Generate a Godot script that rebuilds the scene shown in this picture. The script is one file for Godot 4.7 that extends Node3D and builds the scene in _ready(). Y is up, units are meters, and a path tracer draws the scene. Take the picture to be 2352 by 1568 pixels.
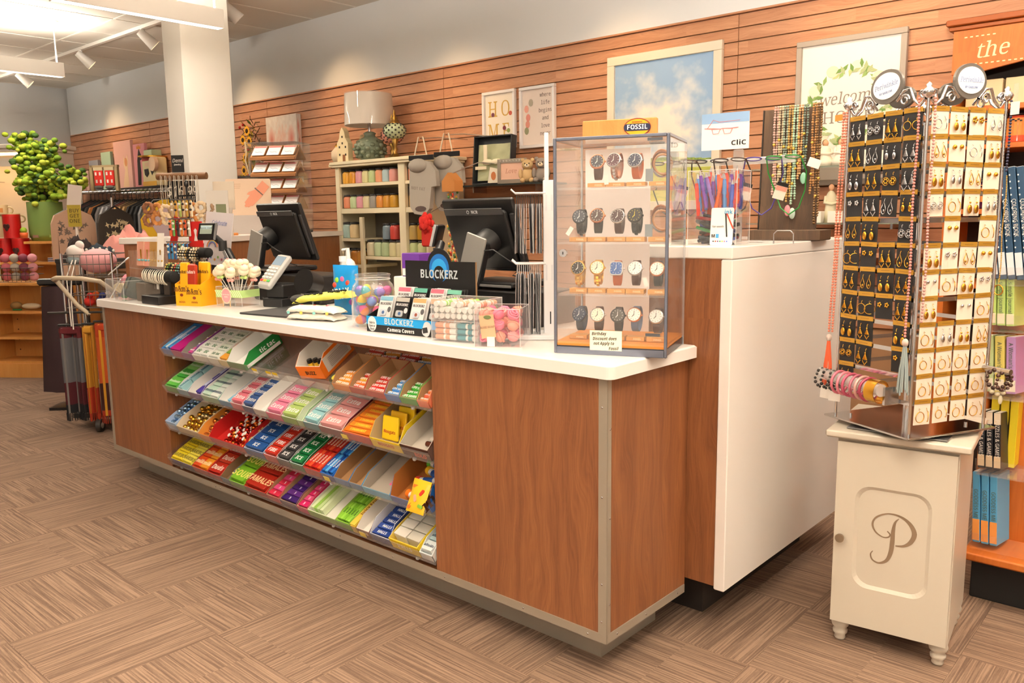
extends Node3D
# A gift shop checkout: counter with candy trays, watch case, earring spinner, slat wall behind.

class MB:
	var v := PackedVector3Array()
	var n := PackedVector3Array()
	var t := PackedVector2Array()
	var xf := Transform3D()
	func tri(a: Vector3, b: Vector3, c: Vector3, na: Vector3, nb: Vector3, nc: Vector3, ta := Vector2.ZERO, tb := Vector2.ZERO, tc := Vector2.ZERO) -> void:
		a = xf * a; b = xf * b; c = xf * c
		na = (xf.basis * na).normalized(); nb = (xf.basis * nb).normalized(); nc = (xf.basis * nc).normalized()
		if (b - a).cross(c - a).dot(na + nb + nc) > 0.0:
			v.append(a); v.append(c); v.append(b); n.append(na); n.append(nc); n.append(nb); t.append(ta); t.append(tc); t.append(tb)
		else:
			v.append(a); v.append(b); v.append(c); n.append(na); n.append(nb); n.append(nc); t.append(ta); t.append(tb); t.append(tc)
	func quad(a: Vector3, b: Vector3, c: Vector3, d: Vector3, nn: Vector3, uva := Rect2(0, 0, 1, 1)) -> void:
		var u0 := uva.position; var u1 := uva.end
		tri(a, b, c, nn, nn, nn, Vector2(u0.x, u1.y), Vector2(u1.x, u1.y), Vector2(u1.x, u0.y))
		tri(a, c, d, nn, nn, nn, Vector2(u0.x, u1.y), Vector2(u1.x, u0.y), Vector2(u0.x, u0.y))
	func flat(a: Vector3, b: Vector3, c: Vector3, d: Vector3, away := Vector3.ZERO) -> void:
		var nn := (b - a).cross(c - a).normalized()
		if nn.length() < 0.5: nn = (c - a).cross(d - a).normalized()
		if away != Vector3.ZERO and nn.dot(away) < 0: nn = -nn
		quad(a, b, c, d, nn)
	# box with chamfer r
	func box(c: Vector3, s: Vector3, r := 0.0) -> MB:
		var h := s * 0.5
		r = minf(r, minf(h.x, minf(h.y, h.z)) * 0.9)
		for ax in 3:
			var u := (ax + 1) % 3
			var w := (ax + 2) % 3
			for sg in [-1.0, 1.0]:
				var nn := Vector3.ZERO; nn[ax] = sg
				var p := []
				for q in [[-1, -1], [1, -1], [1, 1], [-1, 1]]:
					var e := Vector3.ZERO; e[ax] = sg * h[ax]; e[u] = q[0] * (h[u] - r); e[w] = q[1] * (h[w] - r); p.append(c + e)
				quad(p[0], p[1], p[2], p[3], nn)
		if r > 0.0:
			for ax in 3:
				var u := (ax + 1) % 3
				var w := (ax + 2) % 3
				for su in [-1.0, 1.0]:
					for sw in [-1.0, 1.0]:
						var nn := Vector3.ZERO; nn[u] = su; nn[w] = sw
						var nu := Vector3.ZERO; nu[u] = su
						var nw := Vector3.ZERO; nw[w] = sw
						var e := [Vector3.ZERO, Vector3.ZERO, Vector3.ZERO, Vector3.ZERO]
						for k in 4:
							var f := Vector3.ZERO
							f[ax] = (h[ax] - r) * (-1.0 if k in [0, 3] else 1.0)
							f[u] = su * (h[u] - (0.0 if k < 2 else r)); f[w] = sw * (h[w] - (r if k < 2 else 0.0)); e[k] = c + f
						tri(e[0], e[1], e[2], nu, nu, nw); tri(e[0], e[2], e[3], nu, nw, nw)
			for sx in [-1.0, 1.0]:
				for sy in [-1.0, 1.0]:
					for sz in [-1.0, 1.0]:
						var q := c + Vector3(sx * (h.x - r), sy * (h.y - r), sz * (h.z - r))
						tri(q + Vector3(sx * r, 0, 0), q + Vector3(0, sy * r, 0), q + Vector3(0, 0, sz * r), Vector3(sx, 0, 0), Vector3(0, sy, 0), Vector3(0, 0, sz))
		return self
	func cyl(a: Vector3, b: Vector3, r0: float, r1 := -1.0, seg := 12, caps := true) -> MB:
		if r1 < 0: r1 = r0
		var d := (b - a).normalized()
		var s := d.cross(Vector3.UP if absf(d.y) < 0.9 else Vector3.RIGHT).normalized()
		var w := d.cross(s)
		for i in seg:
			var p := TAU * i / seg; var q := TAU * (i + 1) / seg
			var n0 := s * cos(p) + w * sin(p); var n1 := s * cos(q) + w * sin(q)
			var u0 := float(i) / seg; var u1 := float(i + 1) / seg
			tri(a + n0 * r0, a + n1 * r0, b + n1 * r1, n0, n1, n1, Vector2(u0, 1), Vector2(u1, 1), Vector2(u1, 0))
			tri(a + n0 * r0, b + n1 * r1, b + n0 * r1, n0, n1, n0, Vector2(u0, 1), Vector2(u1, 0), Vector2(u0, 0))
			if caps:
				if r0 > 0: tri(a, a + n0 * r0, a + n1 * r0, -d, -d, -d)
				if r1 > 0: tri(b, b + n0 * r1, b + n1 * r1, d, d, d)
		return self
	# profile of (radius, height) turned about y
	func lathe(pr: Array, seg := 16, base := Vector3.ZERO, hard := false) -> MB:
		var nr := []
		for i in pr.size():
			var a: Vector2 = pr[maxi(i - 1, 0)]; var b: Vector2 = pr[mini(i + 1, pr.size() - 1)]
			var e := (b - a).normalized(); nr.append(Vector2(e.y, -e.x))
		for i in pr.size() - 1:
			var p0: Vector2 = pr[i]; var p1: Vector2 = pr[i + 1]
			var m0: Vector2 = nr[i]; var m1: Vector2 = nr[i + 1]
			if hard:
				var e := (p1 - p0).normalized(); m0 = Vector2(e.y, -e.x); m1 = m0
			for k in seg:
				var c0 := cos(TAU * k / seg); var s0 := sin(TAU * k / seg); var c1 := cos(TAU * (k + 1) / seg); var s1 := sin(TAU * (k + 1) / seg)
				var a := base + Vector3(p0.x * c0, p0.y, p0.x * s0); var b := base + Vector3(p0.x * c1, p0.y, p0.x * s1)
				var c := base + Vector3(p1.x * c1, p1.y, p1.x * s1); var d := base + Vector3(p1.x * c0, p1.y, p1.x * s0)
				var na := Vector3(m0.x * c0, m0.y, m0.x * s0); var nb := Vector3(m0.x * c1, m0.y, m0.x * s1)
				var nc := Vector3(m1.x * c1, m1.y, m1.x * s1); var nd := Vector3(m1.x * c0, m1.y, m1.x * s0)
				if p0.x > 1e-6: tri(a, b, c, na, nb, nc)
				if p1.x > 1e-6: tri(a, c, d, na, nc, nd)
		return self
	func ball(c: Vector3, r: Vector3, seg := 10, rings := 6) -> MB:
		for i in rings:
			var a0 := PI * i / rings; var a1 := PI * (i + 1) / rings
			for k in seg:
				var b0 := TAU * k / seg; var b1 := TAU * (k + 1) / seg
				var p := Vector3(sin(a0) * cos(b0), cos(a0), sin(a0) * sin(b0)); var q := Vector3(sin(a0) * cos(b1), cos(a0), sin(a0) * sin(b1))
				var s := Vector3(sin(a1) * cos(b1), cos(a1), sin(a1) * sin(b1)); var u := Vector3(sin(a1) * cos(b0), cos(a1), sin(a1) * sin(b0))
				if i > 0: tri(c + p * r, c + q * r, c + s * r, p / r, q / r, s / r)
				if i < rings - 1: tri(c + p * r, c + s * r, c + u * r, p / r, s / r, u / r)
		return self
	func tube(pts: Array, r: float, seg := 6, rz := -1.0, closed := false) -> MB:
		var m := pts.size()
		var fr := []
		var up := Vector3.ZERO
		for i in m:
			var a: Vector3 = pts[(i - 1 + m) % m] if (closed or i > 0) else pts[0]
			var b: Vector3 = pts[(i + 1) % m] if (closed or i < m - 1) else pts[m - 1]
			var d := (b - a).normalized()
			if up == Vector3.ZERO: up = Vector3.UP if absf(d.y) < 0.9 else Vector3.RIGHT
			var s := d.cross(up).normalized(); var w := s.cross(d).normalized(); up = w
			fr.append([s, w])
		if rz < 0: rz = r
		for i in (m if closed else m - 1):
			var j := (i + 1) % m
			var P: Vector3 = pts[i]; var Q: Vector3 = pts[j]
			for k in seg:
				var p := TAU * k / seg; var q := TAU * (k + 1) / seg
				var n0: Vector3 = fr[i][0] * cos(p) + fr[i][1] * sin(p); var n1: Vector3 = fr[i][0] * cos(q) + fr[i][1] * sin(q)
				var n2: Vector3 = fr[j][0] * cos(q) + fr[j][1] * sin(q); var n3: Vector3 = fr[j][0] * cos(p) + fr[j][1] * sin(p)
				var o0: Vector3 = fr[i][0] * cos(p) * r + fr[i][1] * sin(p) * rz; var o1: Vector3 = fr[i][0] * cos(q) * r + fr[i][1] * sin(q) * rz
				var o2: Vector3 = fr[j][0] * cos(q) * r + fr[j][1] * sin(q) * rz; var o3: Vector3 = fr[j][0] * cos(p) * r + fr[j][1] * sin(p) * rz
				tri(P + o0, P + o1, Q + o2, n0, n1, n2); tri(P + o0, Q + o2, Q + o3, n0, n2, n3)
		return self
	# polygon in the xy plane, extruded from z0 to z1
	func ext(poly: PackedVector2Array, z0: float, z1: float) -> MB:
		var ix := Geometry2D.triangulate_polygon(poly)
		var lo := poly[0]; var hi := poly[0]
		for p in poly: lo = lo.min(p); hi = hi.max(p)
		var sz := (hi - lo).max(Vector2(1e-6, 1e-6))
		for i in range(0, ix.size(), 3):
			var a := poly[ix[i]]; var b := poly[ix[i + 1]]; var c := poly[ix[i + 2]]
			var ua := (a - lo) / sz; var ub := (b - lo) / sz; var uc := (c - lo) / sz
			ua.y = 1 - ua.y; ub.y = 1 - ub.y; uc.y = 1 - uc.y
			tri(Vector3(a.x, a.y, z1), Vector3(b.x, b.y, z1), Vector3(c.x, c.y, z1), Vector3.BACK, Vector3.BACK, Vector3.BACK, ua, ub, uc)
			tri(Vector3(a.x, a.y, z0), Vector3(b.x, b.y, z0), Vector3(c.x, c.y, z0), Vector3.FORWARD, Vector3.FORWARD, Vector3.FORWARD, ua, ub, uc)
		var cw := Geometry2D.is_polygon_clockwise(poly)
		for i in poly.size():
			var a := poly[i]; var b := poly[(i + 1) % poly.size()]
			var e := (b - a).normalized(); var nn := Vector3(-e.y, e.x, 0) if cw else Vector3(e.y, -e.x, 0)
			quad(Vector3(a.x, a.y, z0), Vector3(b.x, b.y, z0), Vector3(b.x, b.y, z1), Vector3(a.x, a.y, z1), nn)
		return self
	# ring lying across a path of 2d points with varying widths: a pen stroke, thickness z
	func stroke(p: Array, z0: float, z1: float) -> MB:
		for i in p.size() - 1:
			var a := Vector2(p[i][0], p[i][1]); var b := Vector2(p[i + 1][0], p[i + 1][1])
			var ea := (Vector2(p[mini(i + 1, p.size() - 1)][0], p[mini(i + 1, p.size() - 1)][1]) - Vector2(p[maxi(i - 1, 0)][0], p[maxi(i - 1, 0)][1])).normalized()
			var eb := (Vector2(p[mini(i + 2, p.size() - 1)][0], p[mini(i + 2, p.size() - 1)][1]) - a).normalized()
			var wa: Vector2 = Vector2(-ea.y, ea.x) * p[i][2] * 0.5; var wb: Vector2 = Vector2(-eb.y, eb.x) * p[i + 1][2] * 0.5
			quad(Vector3(a.x - wa.x, a.y - wa.y, z1), Vector3(b.x - wb.x, b.y - wb.y, z1), Vector3(b.x + wb.x, b.y + wb.y, z1), Vector3(a.x + wa.x, a.y + wa.y, z1), Vector3.BACK)
			for s in [-1.0, 1.0]:
				var nn := Vector3(wa.x * s, wa.y * s, 0).normalized()
				quad(Vector3(a.x + s * wa.x, a.y + s * wa.y, z0), Vector3(b.x + s * wb.x, b.y + s * wb.y, z0), Vector3(b.x + s * wb.x, b.y + s * wb.y, z1), Vector3(a.x + s * wa.x, a.y + s * wa.y, z1), nn)
		return self
	# surface through a grid of points g[i][j], seen from both sides
	func grid(g: Array, wrap := false) -> MB:
		var R := g.size(); var Cn: int = g[0].size()
		var nr := []
		for i in R:
			var row := []
			for j in Cn:
				var a: Vector3 = g[mini(i + 1, R - 1)][j] - g[maxi(i - 1, 0)][j]
				var b: Vector3 = g[i][(j + 1) % Cn if wrap else mini(j + 1, Cn - 1)] - g[i][(j - 1 + Cn) % Cn if wrap else maxi(j - 1, 0)]
				row.append(a.cross(b).normalized())
			nr.append(row)
		for i in R - 1:
			for j in (Cn if wrap else Cn - 1):
				var k := (j + 1) % Cn
				var ta := Vector2(float(j) / (Cn - 1), float(i) / (R - 1)); var tb := Vector2(float(j + 1) / (Cn - 1), float(i) / (R - 1)); var tc := Vector2(float(j + 1) / (Cn - 1), float(i + 1) / (R - 1)); var td := Vector2(float(j) / (Cn - 1), float(i + 1) / (R - 1))
				tri(g[i][j], g[i][k], g[i + 1][k], nr[i][j], nr[i][k], nr[i + 1][k], ta, tb, tc)
				tri(g[i][j], g[i + 1][k], g[i + 1][j], nr[i][j], nr[i + 1][k], nr[i + 1][j], ta, tc, td)
		return self
	func mesh() -> ArrayMesh:
		var a := []; a.resize(Mesh.ARRAY_MAX)
		a[Mesh.ARRAY_VERTEX] = v; a[Mesh.ARRAY_NORMAL] = n; a[Mesh.ARRAY_TEX_UV] = t
		var m := ArrayMesh.new(); m.add_surface_from_arrays(Mesh.PRIMITIVE_TRIANGLES, a)
		return m

var rng := RandomNumberGenerator.new()
var cache := {}
var taken := {}
var M := {}
const ORD := ["first", "second", "third", "fourth", "fifth", "sixth", "seventh", "eighth", "ninth", "tenth", "eleventh", "twelfth", "thirteenth", "fourteenth", "fifteenth", "sixteenth", "seventeenth", "eighteenth", "nineteenth", "twentieth"]

func V(x: float, y: float, z: float) -> Vector3: return Vector3(x, y, z)
func mb(o := Vector3.ZERO, b := Basis()) -> MB:
	var m := MB.new(); m.xf = Transform3D(b, o); return m
# a plain material, remembered by colour, roughness and metal
func C(hex: String, rough := 0.6, metal := 0.0) -> StandardMaterial3D:
	var k := "%s|%.2f|%.2f" % [hex, rough, metal]
	if not cache.has(k):
		var m := StandardMaterial3D.new(); m.albedo_color = Color(hex); m.roughness = rough; m.metallic = metal; cache[k] = m
	return cache[k]
func clear(hex: String, a: float, rough := 0.03) -> StandardMaterial3D:
	var k := "clear%s|%.2f|%.2f" % [hex, a, rough]
	if not cache.has(k):
		var m := StandardMaterial3D.new(); var c := Color(hex); c.a = a; m.albedo_color = c; m.roughness = rough; m.transparency = BaseMaterial3D.TRANSPARENCY_ALPHA; cache[k] = m
	return cache[k]
func glow(hex: String, e: float) -> StandardMaterial3D:
	var m := StandardMaterial3D.new(); m.albedo_color = Color(hex); m.emission_enabled = true; m.emission = Color(hex); m.emission_energy_multiplier = e; return m
func picture(w: int, h: int, f: Callable) -> ImageTexture:
	var im := Image.create(w, h, false, Image.FORMAT_RGB8)
	for y in h:
		for x in w: im.set_pixel(x, y, f.call(x, y))
	im.generate_mipmaps()
	return ImageTexture.create_from_image(im)
func textured(tx: Texture2D, rough := 0.5, tri_scale := 0.0) -> StandardMaterial3D:
	var m := StandardMaterial3D.new(); m.albedo_texture = tx; m.roughness = rough
	if tri_scale > 0:
		m.uv1_triplanar = true; m.uv1_world_triplanar = true; m.uv1_scale = Vector3.ONE * tri_scale
	return m
func numbered(s: String) -> String:
	var k: int = taken.get(s, 0); taken[s] = k + 1
	return s if k == 0 else "%s_%03d" % [s, k]
func tag(o: Node3D, label: String, cat: String, group := "") -> void:
	o.set_meta("label", label); o.set_meta("category", cat)
	if group != "": o.set_meta("group", group)
func thing(called: String, label: String, cat: String, at := Vector3.ZERO, turn := 0.0, group := "") -> Node3D:
	var o := Node3D.new(); o.name = numbered(called); add_child(o); o.position = at; o.rotation.y = turn
	tag(o, label, cat, group)
	return o
func part(p: Node, called: String, m, material: Material, at := Vector3.ZERO) -> MeshInstance3D:
	var o := MeshInstance3D.new(); o.name = called
	o.mesh = m.mesh() if m is MB else m
	o.material_override = material; o.position = at
	p.add_child(o, true)
	return o
func one(called: String, label: String, cat: String, m, material: Material, at := Vector3.ZERO, turn := 0.0, group := "") -> MeshInstance3D:
	var o := part(self, numbered(called), m, material, at); o.rotation.y = turn
	tag(o, label, cat, group)
	return o
func struct(called: String, m, material: Material) -> MeshInstance3D:
	var o := part(self, called, m, material); o.set_meta("kind", "structure"); return o
func again(o: Node3D, label: String, at: Vector3, turn := 0.0, group := "") -> Node3D:
	var r: Node3D = o.duplicate(); var s := String(o.name)
	if s.length() > 4 and s[s.length() - 4] == "_" and s.right(3).is_valid_int(): s = s.left(-4)
	r.name = numbered(s); add_child(r); r.position = at; r.rotation.y = turn; r.set_meta("label", label)
	if group != "": r.set_meta("group", group)
	return r
func font(k: String) -> Font:
	if not cache.has("font" + k):
		var f := SystemFont.new()
		f.font_names = PackedStringArray(["Droid Serif" if k.contains("serif") else ("Droid Sans Mono" if k.contains("mono") else "Droid Sans")])
		if k.contains("bold"): f.font_weight = 700
		if k.contains("italic"):
			var g := FontVariation.new(); g.base_font = f; g.variation_transform = Transform2D(Vector2(1, 0.22), Vector2(0, 1), Vector2.ZERO); cache["font" + k] = g
		else: cache["font" + k] = f
	return cache["font" + k]
# flat print: letters of cap height h, on the local xy plane of parent, centred at at
func txt(p: Node, s: String, h: float, material: Material, at := Vector3.ZERO, rot := Vector3.ZERO, fk := "bold", squeeze := 1.0, called := "lettering") -> MeshInstance3D:
	var k := "t%s|%s|%.4f" % [s, fk, h]
	if not cache.has(k):
		var t := TextMesh.new(); t.text = s; t.font = font(fk); t.font_size = 32; t.pixel_size = h / 23.0; t.depth = 0.0006; t.curve_step = 3.0; cache[k] = t
	var o := part(p, called, cache[k], material, at); o.rotation = rot; o.scale.x = squeeze
	return o
func noise(freq: float, sd: int, oct := 3) -> FastNoiseLite:
	var f := FastNoiseLite.new(); f.seed = sd; f.frequency = freq; f.fractal_octaves = oct; f.noise_type = FastNoiseLite.TYPE_SIMPLEX; return f
func arc(c: Vector3, r: float, a0: float, a1: float, k: int, ux := Vector3.RIGHT, uy := Vector3.UP) -> Array:
	var o := []
	for i in k + 1:
		var a := a0 + (a1 - a0) * i / k; o.append(c + ux * r * cos(a) + uy * r * sin(a))
	return o
func ring(r: float, w: float, seg := 18, ts := 6, sx := 1.0) -> MB:
	var p := arc(V(0, 0, 0), r, 0, TAU, seg); p.pop_back()
	for i in p.size(): p[i].x *= sx
	return mb().tube(p, w, ts, -1.0, true)
func rrect(w: float, h: float, r: float, k := 4) -> PackedVector2Array:
	var o := PackedVector2Array()
	for q in [[1, 1, 0.0], [-1, 1, PI / 2], [-1, -1, PI], [1, -1, 1.5 * PI]]:
		for i in k + 1:
			var a: float = q[2] + PI / 2 * i / k; o.append(Vector2(q[0] * (w / 2 - r) + r * cos(a), q[1] * (h / 2 - r) + r * sin(a)))
	return o
func oval(rx: float, ry: float, k := 24) -> PackedVector2Array:
	var o := PackedVector2Array()
	for i in k: o.append(Vector2(rx * cos(TAU * i / k), ry * sin(TAU * i / k)))
	return o

func _ready() -> void:
	rng.seed = 11
	# ---- camera
	var cam := Camera3D.new(); cam.name = "camera"; add_child(cam)
	cam.position = V(1.2394, 1.3072, 1.7773); cam.rotation = V(-0.1495, 0.7248, -0.0133); cam.fov = 44.84; cam.near = 0.05; cam.far = 60.0; cam.current = true
	# ---- environment
	var we := WorldEnvironment.new(); we.name = "environment"; var e := Environment.new()
	e.background_mode = Environment.BG_COLOR; e.background_color = Color(0.02, 0.02, 0.02)
	e.tonemap_mode = Environment.TONE_MAPPER_LINEAR; e.tonemap_exposure = 1.5
	e.sdfgi_enabled = true; e.ssao_enabled = true; e.ssil_enabled = true
	we.environment = e; add_child(we)
	# ---- suspended ceiling lamps: rows across the shop, each glows down and a little up
	for x in [-9.46, -6.76, -4.06, -1.36, 1.34, 4.04]:  # first and last columns are unseen lamps added to brighten the shop ends
		for z in [-0.77, 1.5, 3.7]:
			if x > -2.0 or z < 0: pendant(x, z)
	track_spots()
	# the photographer's flash, tilted up so that its light comes back from the ceiling
	var fl := SpotLight3D.new(); fl.name = "bounced_flash"; fl.light_color = Color(1.0, 0.95, 0.88); fl.light_energy = 24.0; fl.spot_angle = 48.0; fl.spot_angle_attenuation = 0.8; fl.light_size = 0.06; fl.spot_range = 20.0; fl.shadow_enabled = true; add_child(fl)
	fl.look_at_from_position(V(1.28, 1.62, 1.95), V(0.95, 3.05, 0.55), Vector3.UP)
	materials()
	shell()
	counter()
	candy()
	counter_goods()
	watch_case()
	hutch_goods()
	spinner()
	back_counter()
	wall_goods()
	left_shop()
	right_shop()

const LAMP := Color(1.0, 0.945, 0.87)
func pendant(x: float, z: float) -> void:
	var out_of_view := x > -4.0 or x < -8.0 or z > 0
	var p := thing("pendant_lamp", "long white ceiling lamp hanging %s" % ("beside the square column" if x > -5.0 and not out_of_view else "over the left aisle") if not out_of_view else "unseen long white ceiling lamp above the shop floor, outside the view", "lamp", V(x, 2.58, z), 0.0, "hanging ceiling lamps")
	var w := 0.075
	var L := 1.06
	part(p, "housing", mb().box(V(-w / 2, 0.06, 0), V(0.006, 0.12, L)).box(V(w / 2, 0.06, 0), V(0.006, 0.12, L)).box(V(0, 0.06, L / 2), V(w, 0.12, 0.006)).box(V(0, 0.06, -L / 2), V(w, 0.12, 0.006)).box(V(0, 0.06, 0), V(w, 0.01, L)), C("e9e6e2", 0.35))
	part(p, "diffuser", mb().box(V(0, 0.004, 0), V(w - 0.004, 0.008, L - 0.004), 0.003), glow("fff3e0", 3.0))
	for s in [-1.0, 1.0]:
		part(p, "stem", mb().cyl(V(0, 0.066, s * (L / 2 - 0.04)), V(0, 0.472, s * (L / 2 - 0.04)), 0.006, -1, 8).cyl(V(0, 0.46, s * (L / 2 - 0.04)), V(0, 0.472, s * (L / 2 - 0.04)), 0.04, -1, 16), C("e9e6e2", 0.35))
	var dn := AreaLight3D.new(); dn.name = "down_light"; dn.area_size = Vector2(w, L); dn.light_color = LAMP; dn.light_energy = 1.1; dn.shadow_enabled = true; dn.area_range = 20.0; dn.position = V(0, -0.006, 0); dn.rotation = V(-PI / 2, 0, 0); p.add_child(dn)
	var up := AreaLight3D.new(); up.name = "up_light"; up.area_size = Vector2(w - 0.01, L - 0.02); up.light_color = LAMP; up.light_energy = 3.4; up.shadow_enabled = true; up.area_range = 20.0; up.position = V(0, 0.125, 0); up.rotation = V(PI / 2, 0, 0); p.add_child(up)

func track_spots() -> void:
	one("light_track", "thin white light track along the ceiling near the wall", "light track", mb().box(V(-5.5, 3.035, -1.87), V(10.4, 0.03, 0.035)), C("e6e2dc", 0.4))
	var xs := [-9.45, -7.75, -6.38, -4.95, -3.4, -1.9, -0.4]
	for i in xs.size():
		var x: float = xs[i]
		var p := thing("spotlight", "white track spotlight, %s from the far left corner" % ORD[i] if i < 4 else "white track spotlight above the checkout, outside the view", "spotlight", V(x, 3.02, -1.87), 0.0, "track spotlights")
		part(p, "mount", mb().cyl(V(0, 0, 0), V(0, -0.05, 0), 0.02, -1, 10), C("f0eeea", 0.3))
		var aim := V(0.10, -0.95, -0.80)
		if i < 4: aim = V(0.30, -0.82, -0.85)
		var d := aim.normalized()
		part(p, "head", mb().cyl(V(0, -0.05, 0) - d * 0.04, V(0, -0.05, 0) + d * 0.13, 0.034, 0.055, 18, false).cyl(V(0, -0.05, 0) - d * 0.04, V(0, -0.05, 0) - d * 0.038, 0.0, 0.034, 18, false), C("f0eeea", 0.3))
		part(p, "bulb", mb().cyl(V(0, -0.05, 0) + d * 0.10, V(0, -0.05, 0) + d * 0.112, 0.044, -1, 18), glow("ffe2b0", 3.0))
		var l := SpotLight3D.new(); l.name = "beam"; l.light_color = Color(1.0, 0.8, 0.56); l.light_energy = 0.5; l.spot_angle = 36.0; l.spot_angle_attenuation = 0.9; l.light_size = 0.04; l.shadow_enabled = true; l.spot_range = 20.0
		p.add_child(l); l.transform = Transform3D(Basis.looking_at(d, Vector3.UP), V(0, -0.05, 0) + d * 0.18)

func materials() -> void:
	var g := noise(1.0, 3, 2); var g2 := noise(1.0, 8, 3)
	var wood := func(lo: Color, hi: Color, turned: bool) -> Callable:
		return func(x: int, y: int) -> Color:
			var a := float(y if turned else x); var b := float(x if turned else y)
			var w := g2.get_noise_2d(a * 0.012, b * 0.003) * 14.0
			var s := 0.5 + 0.5 * g.get_noise_2d((a + w) * 0.30, b * 0.006)
			var f := 0.5 + 0.5 * g2.get_noise_2d(a * 0.9, b * 0.012 + 90)
			var band := 0.5 + 0.5 * g.get_noise_2d((a + w) * 0.035, b * 0.0015 + 40)
			return lo.lerp(hi, clampf(s * 0.35 + f * 0.3 + band * 0.45 - 0.05, 0, 1))
	M.wood = textured(picture(512, 512, wood.call(Color("6b3f28"), Color("a0683f"), false)), 0.42, 1.0)
	M.slat = textured(picture(512, 512, wood.call(Color("a06a4a"), Color("cf9c78"), true)), 0.5, 1.0)
	M.slat2 = textured(M.slat.albedo_texture, 0.5, 1.0); M.slat2.uv1_offset = V(0.4, 0.37, 0.2)
	M.slat3 = textured(M.slat.albedo_texture, 0.5, 1.0); M.slat3.uv1_offset = V(0.1, 0.71, 0.6)
	M.oak = textured(picture(256, 256, wood.call(Color("b9803f"), Color("dba45e"), false)), 0.5, 4.0)
	M.maple = textured(picture(256, 256, wood.call(Color("c9873f"), Color("dea35c"), false)), 0.5, 1.0)
	M.orange_wood = textured(picture(256, 256, wood.call(Color("b65c1e"), Color("d27a34"), false)), 0.4, 1.0)
	M.dark_wood = textured(picture(256, 256, wood.call(Color("3a2a1e"), Color("6a513a"), false)), 0.6, 3.0)
	var stripe := func(x: int, y: int) -> Color:
		var s := g.get_noise_2d(x * 0.16, y * 0.0016) + 0.6 * g2.get_noise_2d(x * 0.40 + 300, y * 0.004)
		var q := roundf(s * 3.2) / 3.2
		var fleck := rng.randf_range(-0.05, 0.05)
		return Color("665041").lerp(Color("977d69"), clampf(0.5 + q * 0.72 + fleck, 0, 1))
	M.carpet = textured(picture(512, 512, stripe), 0.95)
	M.white = C("f3efeb", 0.22); M.paint = C("dadee2", 0.85); M.metal = C("a39a8c", 0.42, 0.35); M.chrome = C("d9d9dc", 0.12, 1.0)
	M.cream = C("cdc5b6", 0.4); M.black = C("141416", 0.35); M.gold = C("d9a53e", 0.25, 1.0); M.silver = C("c9c9cc", 0.22, 1.0); M.rose = C("cf8a63", 0.25, 1.0)
	M.acrylic = clear("f4f6f8", 0.035); M.acryl2 = clear("eef2f6", 0.09); M.glass = clear("eef4f2", 0.03, 0.02)
	M.paper = C("f4f0ea", 0.8); M.ink = C("1c1a1a", 0.7); M.card = C("b58d64", 0.85)

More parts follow.
